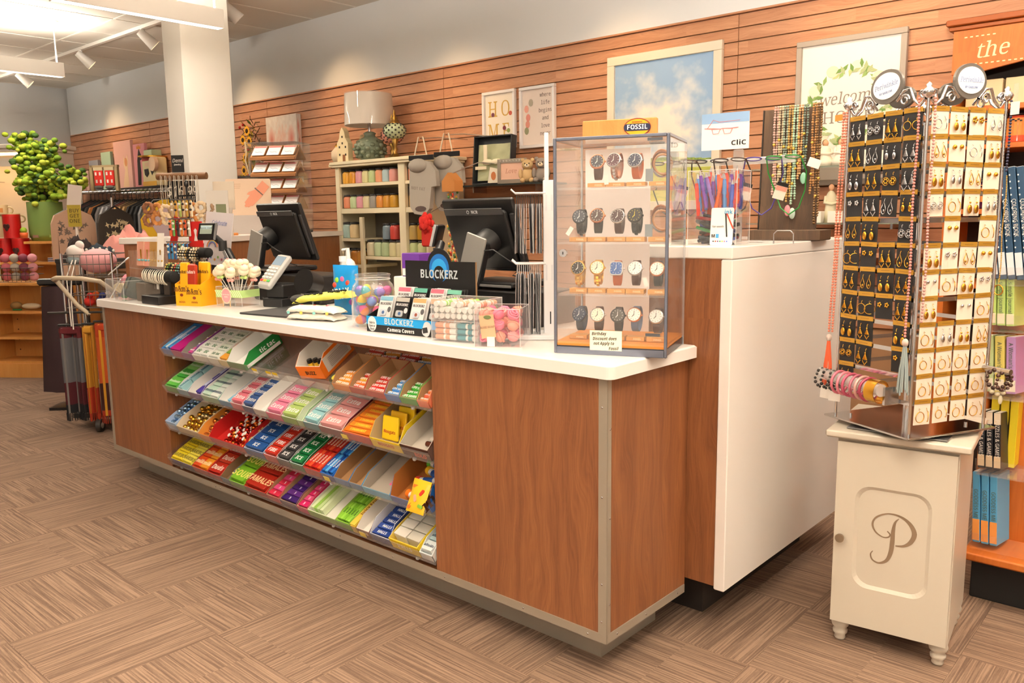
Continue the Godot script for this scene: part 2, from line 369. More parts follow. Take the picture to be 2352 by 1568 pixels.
func shell() -> void:
	# floor of square carpet tiles, ribs turned a quarter from tile to tile
	var fl := struct("floor", mb().box(V(-2.0, -0.06, 0.9), V(18.2, 0.1, 7.6)), C("8a7058", 0.95))
	var P := 0.457
	var tiles := []
	for k in 6:
		var u := rng.randf(); var w := rng.randf()
		var m := mb(); var h := P / 2 - 0.0006; var b := 0.0012
		m.quad(V(-h, 0, h), V(h, 0, h), V(h, 0, -h), V(-h, 0, -h), Vector3.UP, Rect2(u, w, 0.62, 0.8))
		for q in 4:
			var r := Basis(Vector3.UP, q * PI / 2)
			m.quad(r * V(-h, 0, h), r * V(h, 0, h), r * V(h + b, -0.01, h + b), r * V(-h - b, -0.01, h + b), r * V(0, 0.3, 1).normalized(), Rect2(u, w, 0.05, 0.05))
		tiles.append(m.mesh())
	var n := 0
	for i in range(-22, 5):
		for j in range(-6, 5):
			var x := -0.205 + P * (i + 0.5); var z := 0.098 + P * (j + 0.5)
			if x < -3.4 and z > 1.3 + (x + 3.4) * 0.35: continue
			if z > 1.2 and x > 0.2: continue
			if z < -0.2 and x > -3.0 and x < -0.3 : continue
			if z < -1.6 and x < -3.0: continue
			var o := part(fl, "carpet_tile", tiles[rng.randi() % 6], M.carpet, V(x, 0, z))
			o.rotation.y = PI / 2 * ((i + j) % 2) + (PI if rng.randf() < 0.5 else 0.0)
			n += 1
	print("tiles ", n)
	# ceiling with square lay-in panels in a white grid
	var ce := struct("ceiling", mb().box(V(-2.0, 3.12, 0.9), V(18.2, 0.1, 7.6)), C("e4ded4", 0.9))
	var pan := mb().box(V(0, 0, 0), V(0.594, 0.02, 1.205), 0.004).mesh()
	for i in 13:
		for j in 4: part(ce, "ceiling_panel", pan, C("dcd8d0", 0.95), V(-10.3 + 0.61 * i, 3.064, -2.21 + 1.22 * j))
	var bars := mb()
	for i in 14: bars.box(V(-10.605 + 0.61 * i, 3.0535, -0.3), V(0.022, 0.006, 5.0))
	for j in 6: bars.box(V(-6.5, 3.0535, -2.82 + 1.22 * j), V(8.2, 0.006, 0.022))
	part(ce, "grid_bar", bars, C("eeeae2", 0.6)).set_meta("kind", "stuff")
	# back wall: painted above, wooden slats below
	var bw := struct("wall_back", mb().box(V(-2.0, 1.53, -2.9), V(18.2, 3.2, 0.12)), C("9c7654", 0.8))
	part(bw, "painted_band", mb().box(V(-1.8, 2.765, -2.826), V(17.6, 0.65, 0.04)), M.paint)
	var pitch := 0.0762
	var slat := mb().box(V(0, 0, 0), V(2.437, pitch - 0.006, 0.016), 0.0015).mesh()
	var sm := [M.slat, M.slat2, M.slat3]
	for r in 23:
		for s in 6: part(bw, "slat", slat, sm[(r * 7 + s * 5 + r * s) % 3], V(2.6 - 2.44 * s, 2.44 - pitch * (r + 0.5), -2.828))
	var cap := mb().box(V(-1.8, 2.445, -2.816), V(17.6, 0.01, 0.03)); part(bw, "top_trim", cap, M.slat)
	# other walls that close the room
	struct("wall_left", mb().box(V(-10.75, 1.53, 0.9), V(0.2, 3.2, 7.6)), M.paint)
	struct("wall_right", mb().box(V(7.0, 1.53, 0.9), V(0.2, 3.2, 7.6)), M.paint)
	struct("wall_front", mb().box(V(-2.0, 1.53, 4.75), V(18.2, 3.2, 0.2)), M.paint)
	struct("column", mb().box(V(-4.735, 1.53, -1.482), V(0.27, 3.14, 0.388), 0.006), C("cdc9c2", 0.8))

func counter() -> void:
	var c := thing("checkout_counter", "long walnut laminate checkout counter with metal edge trim and open candy bay", "counter")
	var L := 3.143; var y0 := 0.1285; var y1 := 0.882
	var h := y1 - y0; var ym := (y0 + y1) / 2
	part(c, "front_panel", mb().box(V((-L - 2.505) / 2, ym, -0.012), V(L - 2.505, h, 0.024)), M.wood)
	part(c, "front_panel", mb().box(V(-0.34, ym, -0.012), V(0.68, h, 0.024)), M.wood)
	part(c, "header_rail", mb().box(V(-1.5925, 0.8745, -0.012), V(1.825, 0.015, 0.024)), M.wood)
	part(c, "end_panel", mb().box(V(-0.012, ym, -0.227), V(0.024, h, 0.405)), M.wood)
	part(c, "end_panel", mb().box(V(-L + 0.012, ym, -0.36), V(0.024, h, 0.67)), M.wood)
	part(c, "rear_panel", mb().box(V(-1.745, ym, -0.69), V(2.74, h, 0.02)), M.wood)
	part(c, "bay_back", mb().box(V(-1.5925, ym, -0.36), V(1.9, h, 0.02)), M.wood)
	part(c, "bay_side", mb().box(V(-2.517, ym, -0.187), V(0.024, h, 0.325)), M.wood)
	part(c, "bay_side", mb().box(V(-0.668, ym, -0.187), V(0.024, h, 0.325)), M.wood)
	part(c, "bay_floor", mb().box(V(-1.5925, 0.139, -0.175), V(1.82, 0.02, 0.345)), M.wood)
	part(c, "toe_kick", mb().box(V(-1.62, 0.0645, -0.27), V(3.04, 0.127, 0.304)), M.metal)
	var t := 0.003
	part(c, "corner_trim", mb().box(V(-0.011, ym, t / 2), V(0.022 + 2 * t, h, t)).box(V(t / 2, ym, -0.008), V(t, h, 0.016 + t)), M.metal)
	part(c, "edge_trim", mb().box(V(-L + 0.011, ym, t / 2), V(0.022, h, t)).box(V(-L - t / 2, ym, -0.01), V(t, h, 0.02)), M.metal)
	part(c, "bottom_trim", mb().box(V(-L / 2, y0 + 0.012, t * 0.6), V(L, 0.026, t)), M.metal)
	part(c, "bottom_trim", mb().box(V(t * 0.6, y0 + 0.012, -0.215), V(t, 0.026, 0.42)), M.metal)
	var rv := mb().ball(Vector3.ZERO, V(0.0035, 0.0035, 0.0015), 8, 4).mesh()
	var rs := mb().ball(Vector3.ZERO, V(0.0015, 0.0035, 0.0035), 8, 4).mesh()
	for x in [-3.05, -2.51, -2.1, -2.06, -1.6, -1.2, -0.9, -0.64, -0.3, -0.06]: part(c, "rivet", rv, M.chrome, V(x, y0 + 0.012, 0.0045))
	for y in [0.80, 0.55, 0.3, 0.19]: part(c, "rivet", rv, M.chrome, V(-0.013, y, 0.0035))
	for y in [0.74, 0.49, 0.24]: part(c, "rivet", rs, M.chrome, V(0.0035, y, -0.012))
	for z in [-0.05, -0.2, -0.38]: part(c, "rivet", rs, M.chrome, V(0.004, y0 + 0.012, z))
	# worktop: one white slab with a rounded corner
	var poly := PackedVector2Array([Vector2(-3.156, 0.02), Vector2(-3.152, 0.024)])
	for i in 7:
		var a := PI / 2 - PI / 2 * i / 6; poly.append(Vector2(0.008 + 0.022 * cos(a), 0.002 + 0.022 * sin(a)))
	poly.append_array(PackedVector2Array([Vector2(0.03, -0.424), Vector2(-0.365, -0.424), Vector2(-0.365, -0.72), Vector2(-3.156, -0.72)]))
	one("worktop", "white solid-surface worktop on the checkout counter", "worktop", round_slab(poly, 0.882, 0.92, 0.006), M.white)
	# raised white counter behind the right end
	var k := thing("raised_counter", "tall white counter wing with waterfall side behind the watch case", "counter")
	var s := 0.037
	part(k, "top_slab", mb().box(V(-0.112, 1.1955, -0.943), V(0.4964, s, 1.03), 0.004), M.white)
	part(k, "side_slab", mb().box(V(0.1177, 0.67, -0.943), V(s, 1.013, 1.03), 0.004), M.white)
	part(k, "front_panel", mb().box(V(-0.1305, 0.6753, -0.441), V(0.459, 1.0034, 0.018)), M.wood)
	part(k, "side_panel", mb().box(V(-0.349, 0.6753, -0.95), V(0.018, 1.0034, 1.0)), M.wood)
	part(k, "back_panel", mb().box(V(-0.12, 0.6753, -1.44), V(0.44, 1.0034, 0.018)), M.wood)
	part(k, "toe_kick", mb().box(V(-0.15, 0.086, -0.97), V(0.28, 0.172, 0.8)), C("2a241f", 0.7))

# a slab standing on a polygon of x and z, its top edge eased
func round_slab(poly: PackedVector2Array, y0: float, y1: float, r: float) -> MB:
	var m := mb()
	var cc := Vector2.ZERO
	var inner := Geometry2D.offset_polygon(poly, -r)[0]
	var ix := Geometry2D.triangulate_polygon(inner)
	for i in range(0, ix.size(), 3):
		var a := inner[ix[i]]; var b := inner[ix[i + 1]]; var c := inner[ix[i + 2]]
		m.tri(V(a.x, y1, a.y), V(b.x, y1, b.y), V(c.x, y1, c.y), Vector3.UP, Vector3.UP, Vector3.UP)
	ix = Geometry2D.triangulate_polygon(poly)
	for i in range(0, ix.size(), 3):
		var a := poly[ix[i]]; var b := poly[ix[i + 1]]; var c := poly[ix[i + 2]]
		m.tri(V(a.x, y0, a.y), V(b.x, y0, b.y), V(c.x, y0, c.y), Vector3.DOWN, Vector3.DOWN, Vector3.DOWN)
	var cw := Geometry2D.is_polygon_clockwise(poly)
	for i in poly.size():
		var a := poly[i]; var b := poly[(i + 1) % poly.size()]
		var e := (b - a).normalized(); var o := Vector2(-e.y, e.x) if cw else Vector2(e.y, -e.x)
		var nn := V(o.x, 0, o.y)
		m.quad(V(a.x, y0, a.y), V(b.x, y0, b.y), V(b.x, y1 - r, b.y), V(a.x, y1 - r, a.y), nn)
		var p := a - o * r; var q := b - o * r
		var pi := p; var qi := q
		var da := 1e9; var db := 1e9
		for z in inner:
			if z.distance_to(p) < da: da = z.distance_to(p); pi = z
			if z.distance_to(q) < db: db = z.distance_to(q); qi = z
		m.tri(V(a.x, y1 - r, a.y), V(b.x, y1 - r, b.y), V(qi.x, y1, qi.y), nn, nn, Vector3.UP)
		m.tri(V(a.x, y1 - r, a.y), V(qi.x, y1, qi.y), V(pi.x, y1, pi.y), nn, Vector3.UP, Vector3.UP)
	return m

const TIER := ["top", "second", "third", "bottom"]
var tier_xf := []
func carton_shape(w: float, d: float, h: float, front: float, back := -1.0, side_front := -1.0) -> MB:
	var t := 0.0016
	if back < 0: back = h
	if side_front < 0: side_front = front
	var m := mb().box(V(0, t / 2, -d / 2), V(w, t, d)).box(V(0, front / 2, -t / 2), V(w, front, t)).box(V(0, back / 2, -d + t / 2), V(w, back, t))
	for s in [-1.0, 1.0]:
		m.xf = Transform3D(Basis(Vector3.UP, PI / 2), V(s * (w / 2 - t / 2), 0, 0))
		m.ext(PackedVector2Array([Vector2(0, 0), Vector2(d, 0), Vector2(d, h), Vector2(d * 0.25, h), Vector2(0, side_front)]), -t / 2, t / 2)
		m.xf = Transform3D()
	return m
func in_tier(k: int, x: float, z := 0.0, y := 0.0) -> Transform3D:
	var f: Transform3D = tier_xf[k]
	return f * Transform3D(Basis(), V(x, 0.004 + y, z))
# liner of a second colour just inside a carton
func carton_thing(k: int, x0: float, x1: float, word: String, outer: String, inner: String, h: float, front: float, nth: int, d := 0.2) -> Node3D:
	x0 = maxf(x0, -2.4995); x1 = minf(x1, -0.685)
	var w := x1 - x0 - 0.003
	var c := thing("candy_carton", "%s, %s in the %s tier" % [word, ORD[nth], TIER[k]], "carton", V(0, 0, 0), 0.0, "candy cartons on the counter front")
	c.transform = in_tier(k, (x0 + x1) / 2)
	part(c, "outside", carton_shape(w, d, h, front), C(outer, 0.45))
	var li := part(c, "lining", carton_shape(w - 0.0034, d - 0.0034, h - 0.0004, front - 0.0004), C(inner, 0.8)); li.position = V(0, 0.0017, -0.0017)
	return c
func packs(k: int, x0: float, x1: float, cols: Array, nx: int, nz: int, h: float, called: String, word: String, where: String, text := "", tcol := "ffffff", z0 := 0.006, z1 := 0.19, lift := 0.0, fk := "bold") -> void:
	x0 = maxf(x0, -2.4995); x1 = minf(x1, -0.685)
	var w := (x1 - x0 - 0.014) / nx; var d := (z1 - z0) / nz
	var shapes := {}
	for i in nx:
		for j in nz:
			var hex: String = cols[(i + j * nx) % cols.size()]
			var lab := "%s, %s%sin %s" % [word, "%s column, " % ORD[i] if nx > 1 else "", ("nearest " if j == 0 else ORD[j] + " back ") if nz > 1 else "", where]
			var o := thing(called, lab, "sweets", V(0, 0, 0), 0.0, "sweets in the " + where)
			o.transform = in_tier(k, x0 + 0.007 + w * (i + 0.5), -z0 - d * (j + 0.5), 0.004 + lift) * Transform3D(Basis(Vector3.UP, rng.randf_range(-0.04, 0.04)), V(0, 0, 0))
			part(o, "wrapper", mb().box(V(0, h / 2, 0), V(w * 0.94, h, d * 0.93), 0.002), C(hex, 0.3))
			if text != "":
				var f := minf(0.42 * d, w * 1.05 / maxf(text.length() * 0.78, 1.0))
				if w < d * 0.7:
					f = minf(0.5 * w, d * 0.9 / (text.length() * 0.78)); txt(o, text, f, C(tcol, 0.5), V(0, h + 0.0004, 0), V(-PI / 2, PI / 2, 0), fk)
				else: txt(o, text, f, C(tcol, 0.5), V(0, h + 0.0004, d * 0.05), V(-PI / 2, 0, 0), fk)
func rolls(k: int, x0: float, x1: float, cols: Array, n: int, called: String, word: String, where: String, text := "", z0 := 0.02, step := 0.021, lift := 0.0) -> void:
	x0 = maxf(x0, -2.4995); x1 = minf(x1, -0.685)
	var L := (x1 - x0) * 0.86
	for j in n:
		var hex: String = cols[j % cols.size()]
		var o := thing(called, "%s, %s in %s" % [word, "nearest" if j == 0 else ORD[j] + " back", where], "sweets", V(0, 0, 0), 0.0, "sweet rolls in the " + where)
		o.transform = in_tier(k, (x0 + x1) / 2 + rng.randf_range(-0.004, 0.004), -z0 - step * j, 0.013 + lift) * Transform3D(Basis(Vector3.UP, rng.randf_range(-0.08, 0.08)), V(0, 0, 0))
		part(o, "wrapper", mb().cyl(V(-L / 2, 0, 0), V(L / 2, 0, 0), 0.0095, -1, 12), C(hex, 0.3))
		part(o, "foil_end", mb().cyl(V(-L / 2 - 0.004, 0, 0), V(-L / 2, 0, 0), 0.006, 0.0095, 12), M.silver)
		part(o, "foil_end", mb().cyl(V(L / 2, 0, 0), V(L / 2 + 0.004, 0, 0), 0.0095, 0.006, 12), M.silver)
		if text != "": txt(o, text, minf(0.0105, L / (text.length() * 0.72)), C("ffffff", 0.5), V(0, 0.0096, 0.001), V(-PI / 2 + 0.1, 0, 0), "bold")
func foil(k: int, x0: float, x1: float, cols: Array, n: int, word: String, where: String, paper := false, lift := 0.012) -> void:
	var sph := mb().ball(Vector3.ZERO, V(0.0135, 0.0125, 0.0135), 9, 6).mesh()
	var i := 0
	for layer in 3:
		for a in n:
			for b in n + 2:
				if layer == 2 and (a + b) % 2: continue
				var x := x0 + 0.018 + (x1 - x0 - 0.036) * (a + (0.3 if layer % 2 else 0.0)) / maxf(n - 0.7, 1.0); var z := -0.02 - 0.165 * b / (n + 1.0)
				if layer == 1 and b < 1: continue
				if layer == 2 and b < 2: continue
				var o := thing("foil_chocolate", "%s in the %s" % [word, where], "sweets", V(0, 0, 0), 0.0, "foil chocolates in the " + where)
				o.transform = in_tier(k, x + rng.randf_range(-0.004, 0.004), z + rng.randf_range(-0.004, 0.004), lift + 0.011 * layer + rng.randf_range(-0.002, 0.002))
				part(o, "foil", sph, C(cols[i % cols.size()], 0.22, 0.85))
				if paper and layer > 0 and i % 2 == 0: part(o, "paper_disc", mb(V(0, 0.0115, 0.004), Basis(Vector3.RIGHT, 0.4)).cyl(V(0, 0, 0), V(0, 0.0012, 0), 0.0085, -1, 12), M.paper)
				i += 1

func candy() -> void:
	var lips := [0.735, 0.56, 0.378, 0.212]
	for k in 4:
		var y: float = lips[k]
		var f := Transform3D(Basis(Vector3.RIGHT, 0.49), V(0, y - 0.040, 0.000)); tier_xf.append(f)
		var t := thing("acrylic_candy_shelf", "clear acrylic slanted candy shelf, %s tier under the worktop" % TIER[k], "shelf", V(0, 0, 0), 0.0, "slanted candy shelves"); t.transform = f
		var xm := -1.5925; var w := 1.82
		part(t, "base_sheet", mb().box(V(xm, 0, -0.145), V(w, 0.004, 0.30)), M.acrylic)
		part(t, "front_lip", mb().box(V(xm, 0.019, 0.004), V(w, 0.044, 0.004), 0.0012), M.acryl2)
		for x in ([-2.5015, -1.52, -0.683] if k == 0 else [-2.5015, -0.683]): part(t, "divider", mb().box(V(x, 0.026, -0.14), V(0.002, 0.05, 0.28)), M.acrylic)
		for x in [-2.42, -1.84, -1.25, -0.78]:
			part(t, "peg", mb(V(x, -0.010, 0.0), Basis(Vector3.RIGHT, -0.49)).cyl(V(0, 0, 0), V(0, 0.007, 0), 0.007, -1, 10).ball(V(0, 0, 0), V(0.007, 0.006, 0.007), 10, 6), clear("e8e8e8", 0.5, 0.2))
		if k == 0:
			for x in [-1.70, -1.60, -1.555]:
				var s := part(t, "price_tag", mb().box(V(x, 0.02, 0.0068), V(0.034, 0.022, 0.001)), C("f4f1e4", 0.7))
				part(s, "yellow_band", mb().box(V(x, 0.026, 0.0072), V(0.034, 0.011, 0.001)), C("f2d32a", 0.6))
		else:
			part(t, "price_tag", mb().box(V([0, -1.13, -1.25, -1.05][k], 0.02, 0.0068), V(0.034, 0.02, 0.001)), C("ead36a", 0.7))
	# ---- top tier
	carton_thing(0, -2.505, -2.404, "blue carton of mint sticks", "2b6fc2", "3f90d6", 0.036, 0.030, 0)
	packs(0, -2.505, -2.404, ["4fa5dd", "d5eaf6", "2f7fc9"], 4, 1, 0.032, "mint_stick", "blue and white mint stick", "first carton, top tier", "mints", "ffffff")
	var mg := carton_thing(0, -2.404, -2.309, "closed magenta carton", "b3187c", "b3187c", 0.04, 0.034, 1)
	part(mg, "lid", mb().box(V(0, 0.04, -0.1), V(0.09, 0.002, 0.198)), C("b81a80", 0.4))
	var ne := carton_thing(0, -2.309, -2.211, "half empty purple and grey carton", "8c3a9c", "9a948c", 0.045, 0.03, 2)
	packs(0, -2.262, -2.211, ["d24b9a", "6a3fb0", "f0a030"], 1, 4, 0.03, "candy_pack", "pink and purple candy pack", "third carton, top tier", "wonka", "ffffff")
	carton_thing(0, -2.211, -2.079, "white carton of mint boxes with green labels", "eef2ec", "f2f2ee", 0.04, 0.03, 3)
	packs(0, -2.211, -2.079, ["f4f6f2"], 2, 4, 0.034, "mint_box", "white mint box with green label", "fourth carton, top tier", "tic", "2c7a4a")
	carton_thing(0, -2.079, -1.988, "narrow white carton of green label mints", "e9efe6", "f2f2ee", 0.04, 0.03, 4)
	packs(0, -2.079, -1.988, ["eef3ea", "e4efe0"], 1, 4, 0.034, "mint_box", "white mint box with mint leaf label", "fifth carton, top tier", "tic tac", "3a6a4c")
	carton_thing(0, -1.988, -1.917, "narrow carton of fruit mints in orange and green", "e6d9a0", "f2f2ee", 0.04, 0.03, 5)
	packs(0, -1.988, -1.917, ["e5a23a", "7fae3c", "e87a3a", "d9c43c"], 1, 5, 0.034, "mint_box", "orange and green fruit mint box", "sixth carton, top tier", "", "ffffff")
	var tt := carton_thing(0, -1.917, -1.782, "open white carton with green printed side", "1e8a3c", "f3f3f0", 0.062, 0.03, 6)
	txt(tt, "tic tac", 0.020, C("ffffff", 0.5), V(0.0665, 0.034, -0.13), V(0, PI / 2, 0), "bold")
	part(tt, "striped_band", mb().box(V(0.0668, 0.012, -0.1), V(0.001, 0.014, 0.18)), C("f3f3f0", 0.5))
	# tall orange carton standing askew
	var oc := thing("candy_carton", "tall orange carton with white inside standing askew on the top candy tier", "carton", V(0, 0, 0), 0.0, "candy cartons on the counter front")
	oc.transform = in_tier(0, -1.36, -0.03) * Transform3D(Basis(Vector3.UP, 0.18), V(0, 0, 0))
	part(oc, "outside", carton_shape(0.13, 0.19, 0.085, 0.055), C("f07a1c", 0.45))
	part(oc, "lining", carton_shape(0.1265, 0.1865, 0.0846, 0.0546), C("f5f2ec", 0.8), V(0, 0.0017, -0.0017))
	part(oc, "info_panel", mb().box(V(0.0655, 0.042, -0.1), V(0.001, 0.06, 0.15)), C("ece8e0", 0.6))
	for q in 7: part(oc, "print_line", mb().box(V(0.0662, 0.022 + 0.006 * q, -0.105), V(0.0006, 0.0016, 0.11)), C("9a948c", 0.7))
	part(oc, "torn_flap", mb(V(0, 0.085, -0.19), Basis(Vector3.RIGHT, 0.3)).box(V(-0.01, 0.012, 0), V(0.1, 0.026, 0.0016)), C("f5f2ec", 0.8))
	txt(oc, "BUZZ", 0.016, C("4a2a10", 0.5), V(0, 0.026, 0.0008), V(0, 0, 0), "bold")
	for q in [[-0.035, 0.045], [-0.008, 0.05], [0.02, 0.045], [0.03, 0.11]]:
		var o := thing("candy_bottle", "small yellow candy bottle with black cap in the tall orange carton", "sweets", V(0, 0, 0), 0.0, "bottles in the orange carton")
		o.transform = oc.transform * Transform3D(Basis(Vector3.RIGHT, -0.1), V(q[0], 0.002, -q[1]))
		part(o, "bottle", mb().cyl(V(0, 0, 0), V(0, 0.038, 0), 0.011, -1, 12), C("e9b92c", 0.35)); part(o, "cap", mb().cyl(V(0, 0.038, 0), V(0, 0.052, 0), 0.0115, 0.010, 12), M.black)
	var bl := one("mint_tin", "round dark tin with yellow label beside the tall orange carton", "tin", mb().cyl(V(0, 0, 0), V(0, 0.014, 0), 0.032, -1, 20), C("3c4434", 0.35)); bl.transform = in_tier(0, -1.232, -0.05)
	part(bl, "label", mb().cyl(V(0, 0.014, 0), V(0, 0.0148, 0), 0.02, -1, 16), C("d9cf4a", 0.5))
	var ls := [[-1.197, -1.096, "e8912a", ["f2a83a", "ef9a2c"], "orange"], [-1.096, -1.01, "b8382a", ["d8382a", "e87a2a", "e0b03a"], "mixed fruit"], [-1.01, -0.905, "c02a26", ["d42a26", "d42a26", "c83a2c"], "red"], [-0.905, -0.828, "3f86cf", ["5fa6e0", "3f86cf"], "blue"], [-0.828, -0.742, "3fae3c", ["49b83e", "3aa836"], "green"], [-0.742, -0.663, "ef7a4a", ["f28a4c", "ee6a4a"], "peach"]]
	for i in ls.size():
		var a: Array = ls[i]
		carton_thing(0, a[0], a[1], "tan carton of %s sweet rolls" % a[4], a[2], "a8835c", 0.05, 0.026, 7 + i, 0.155)
		rolls(0, a[0], a[1], a[3], 4, "candy_roll", "%s candy roll" % a[4], "%s roll carton, top tier" % a[4], "LIFE SAVERS", 0.018, 0.021)
		rolls(0, a[0] - 0.0, a[1] - 0.0, [a[3][0], "d8932f" if i % 2 else "b9352a", a[3][1]], 4, "candy_roll", "%s candy roll lying loose" % a[4], "loose row behind the %s rolls" % a[4], "LIFE SAVERS", 0.18, 0.024, 0.012)
	# ---- second tier
	carton_thing(1, -2.49, -2.377, "green carton of mint gum", "3fa038", "8fd07a", 0.04, 0.032, 0)
	packs(1, -2.49, -2.377, ["5cc04a", "3fae42", "8ed36e"], 1, 3, 0.036, "gum_pack", "green gum pack", "first carton, second tier", "freshmint", "e8ffe0")
	carton_thing(1, -2.377, -2.276, "pale blue and white carton half empty", "6fb2c8", "eceae6", 0.044, 0.03, 1)
	packs(1, -2.377, -2.33, ["a7d8df"], 1, 3, 0.034, "gum_pack", "pale teal gum pack", "second carton, second tier", "mint", "2c6a8a")
	carton_thing(1, -2.276, -2.159, "white carton with purple leaf print", "4a3f9a", "efece8", 0.048, 0.028, 2)
	packs(1, -2.215, -2.159, ["4b3fa8", "b9c0ea"], 1, 4, 0.034, "gum_pack", "purple and white gum pack", "third carton, second tier", "", "ffffff")
	carton_thing(1, -2.159, -2.01, "white carton of spearmint mints", "7fbfa4", "f0eeea", 0.044, 0.03, 3)
	packs(1, -2.159, -2.01, ["cfeedd", "eaf4ee"], 2, 3, 0.034, "mint_box", "pale green mint box", "fourth carton, second tier", "mentos", "1f3a5a")
	carton_thing(1, -2.01, -1.911, "white carton with sky blue edge", "4aa6d8", "f2f0ec", 0.046, 0.028, 4)
	packs(1, -1.948, -1.911, ["7cc4e8"], 1, 4, 0.03, "gum_pack", "sky blue gum pack", "fifth carton, second tier", "", "ffffff")
	var ex := [[-1.911, -1.819, "e0607a", "e87a8c", "f4f0ee", "strawberry pink"], [-1.819, -1.736, "24407a", "3c5a94", "f4f0ee", "navy"], [-1.64, -1.533, "e0407a", "f08aae", "ffffff", "bright pink"], [-1.533, -1.43, "7fb63a", "b9d67c", "ffffff", "apple green"], [-1.387, -1.29, "2c8a9a", "9cd4dc", "ffffff", "teal"], [-1.29, -1.145, "6e1628", "e2a0a0", "ffffff", "maroon"]]
	for i in ex.size():
		var a: Array = ex[i]
		var cc := carton_thing(1, a[0], a[1], "%s gum carton" % a[5], a[2], "f2f0ec", 0.046, 0.03, 5 + i + (1 if i > 1 else 0) + (1 if i > 3 else 0))
		packs(1, a[0], a[1], [a[3]], 1, 3, 0.040, "gum_pack", "%s gum pack" % a[5], "%s gum carton, second tier" % a[5], "Extra", a[4] if i != 0 else "ffffff", 0.008, 0.17)
		if i == 5: txt(cc, "Extra", 0.032, C("ffffff", 0.5), V(0.072, 0.022, -0.11), V(0, PI / 2, 0), "bold")
	carton_thing(1, -1.736, -1.64, "empty white gum carton with grey rim", "d8d4d0", "f4f2ee", 0.05, 0.03, 7)
	carton_thing(1, -1.43, -1.387, "slim pale green empty carton", "a9cf9a", "dfeed6", 0.05, 0.03, 10)
	carton_thing(1, -1.145, -0.986, "red carton of orange chew packs", "c8301e", "e0a060", 0.04, 0.034, 13)
	packs(1, -1.145, -0.986, ["ee7a22", "f08a2a"], 1, 7, 0.036, "chew_pack", "orange fruit chew pack", "red chew carton, second tier", "STARBURST", "fbe04a", 0.006, 0.19)
	var ye := carton_thing(1, -0.986, -0.826, "tall yellow carton of sweet bags", "f2d21c", "b9a37a", 0.075, 0.04, 14)
	for q in 5:
		var o := thing("sweet_bag", "flat yellow sweet bag, %s in the tall yellow carton" % (["nearest", "second", "third", "fourth", "fifth"][q]), "sweets", V(0, 0, 0), 0.0, "bags in the yellow carton")
		o.transform = in_tier(1, -0.915 + 0.012 * (q % 3 - 1), -0.035 - 0.03 * q, 0.008) * Transform3D(Basis(Vector3.RIGHT, -0.62), V(0, 0, 0))
		part(o, "bag", mb().box(V(0, 0.042, 0), V(0.085, 0.085, 0.012), 0.005), C("f5cf20" if q % 2 == 0 else "eebb24", 0.3)); txt(o, "Nougats", 0.011, C("b3361c", 0.5), V(0, 0.03, 0.0064), V(0, 0, 0), "bold")
	txt(ye, "NOUGATS", 0.013, C("c8601e", 0.5), V(0, 0.02, 0.0006), V(0, 0, 0), "bold")
	var ro := carton_thing(1, -0.826, -0.661, "brown dotted carton of caramel rolls", "4a2418", "c8c0b4", 0.06, 0.044, 15)
	for q in 24: part(ro, "dot", mb().box(V(-0.07 + 0.006 * q, 0.024, 0.0006), V(0.0022, 0.0022, 0.0006)), C("d9b89a", 0.6))
	txt(ro, "ROLO", 0.016, C("d8502a", 0.5), V(0.02, 0.012, 0.0006), V(0, 0, 0), "bold")
	rolls(1, -0.75, -0.665, ["5a2a1a", "d9cfc4", "6a3420"], 4, "candy_roll", "brown and gold caramel roll", "brown dotted carton, second tier", "", 0.05, 0.022, 0.006)
	# ---- third tier
	carton_thing(2, -2.545, -2.404, "pale blue bin of blue foil chocolates", "a9c4e6", "b9d0ec", 0.05, 0.046, 0)
	foil(2, -2.495, -2.404, ["8fb4dc", "6f98c8", "a9c8e4"], 5, "small blue foil chocolate", "pale blue bin, third tier", false, 0.022)
	carton_thing(2, -2.404, -2.203, "cream carton of gold foil chocolates", "d9c49a", "efe2c8", 0.052, 0.034, 1)
	foil(2, -2.39, -2.215, ["d9a83a", "e0c890", "c8922c"], 5, "small gold foil chocolate", "cream carton, third tier")
	carton_thing(2, -2.203, -2.107, "orange lined carton of copper foil chocolates", "e8902c", "eda040", 0.05, 0.032, 2)
	foil(2, -2.195, -2.115, ["d98a4a", "e0b49a", "d0742c"], 4, "small copper foil chocolate", "orange lined carton, third tier")
	var ce := carton_thing(2, -2.107, -1.823, "large red carton of red foil cherries", "c0201c", "c41814", 0.062, 0.034, 3)
	foil(2, -2.02, -1.84, ["b3241c", "d9722c", "c8341e"], 6, "red foil cherry with paper disc", "large red carton, third tier", true)
	txt(ce, "Cella's", 0.034, C("f0d060", 0.5), V(0.1415, 0.028, -0.1), V(0, PI / 2, 0), "serif bold italic")
	var ic := [[-1.823, -1.675, "24559a", "ICE", "blue", 4], [-1.675, -1.581, "c8301e", "FIRE", "red", 5], [-1.581, -1.49, "3a3a3c", "ICE", "black", 6], [-1.49, -1.417, "12703a", "ICE", "green", 7]]
	for a in ic:
		var x0: float = a[0]; var x1: float = a[1]
		if a[4] == "green": x1 = -1.40
		carton_thing(2, x0, x1, "%s gum bottle carton" % a[4], a[2], "d9dce0", 0.044, 0.034, a[5])
		packs(2, x0, x1, [a[2]], 1, 4, 0.042, "gum_bottle", "%s gum bottle pack" % a[4], "%s gum carton, third tier" % a[4], a[3], "ffffff", 0.006, 0.18)
	carton_thing(2, -1.40, -1.291, "red carton of slim candy sticks", "b8241c", "c83a2c", 0.04, 0.034, 8)
	packs(2, -1.40, -1.291, ["c8281e", "e0502a", "b81c1a"], 5, 2, 0.037, "candy_stick", "slim red candy stick", "red stick carton, third tier", "Razzles", "ffe8d0", 0.006, 0.2)
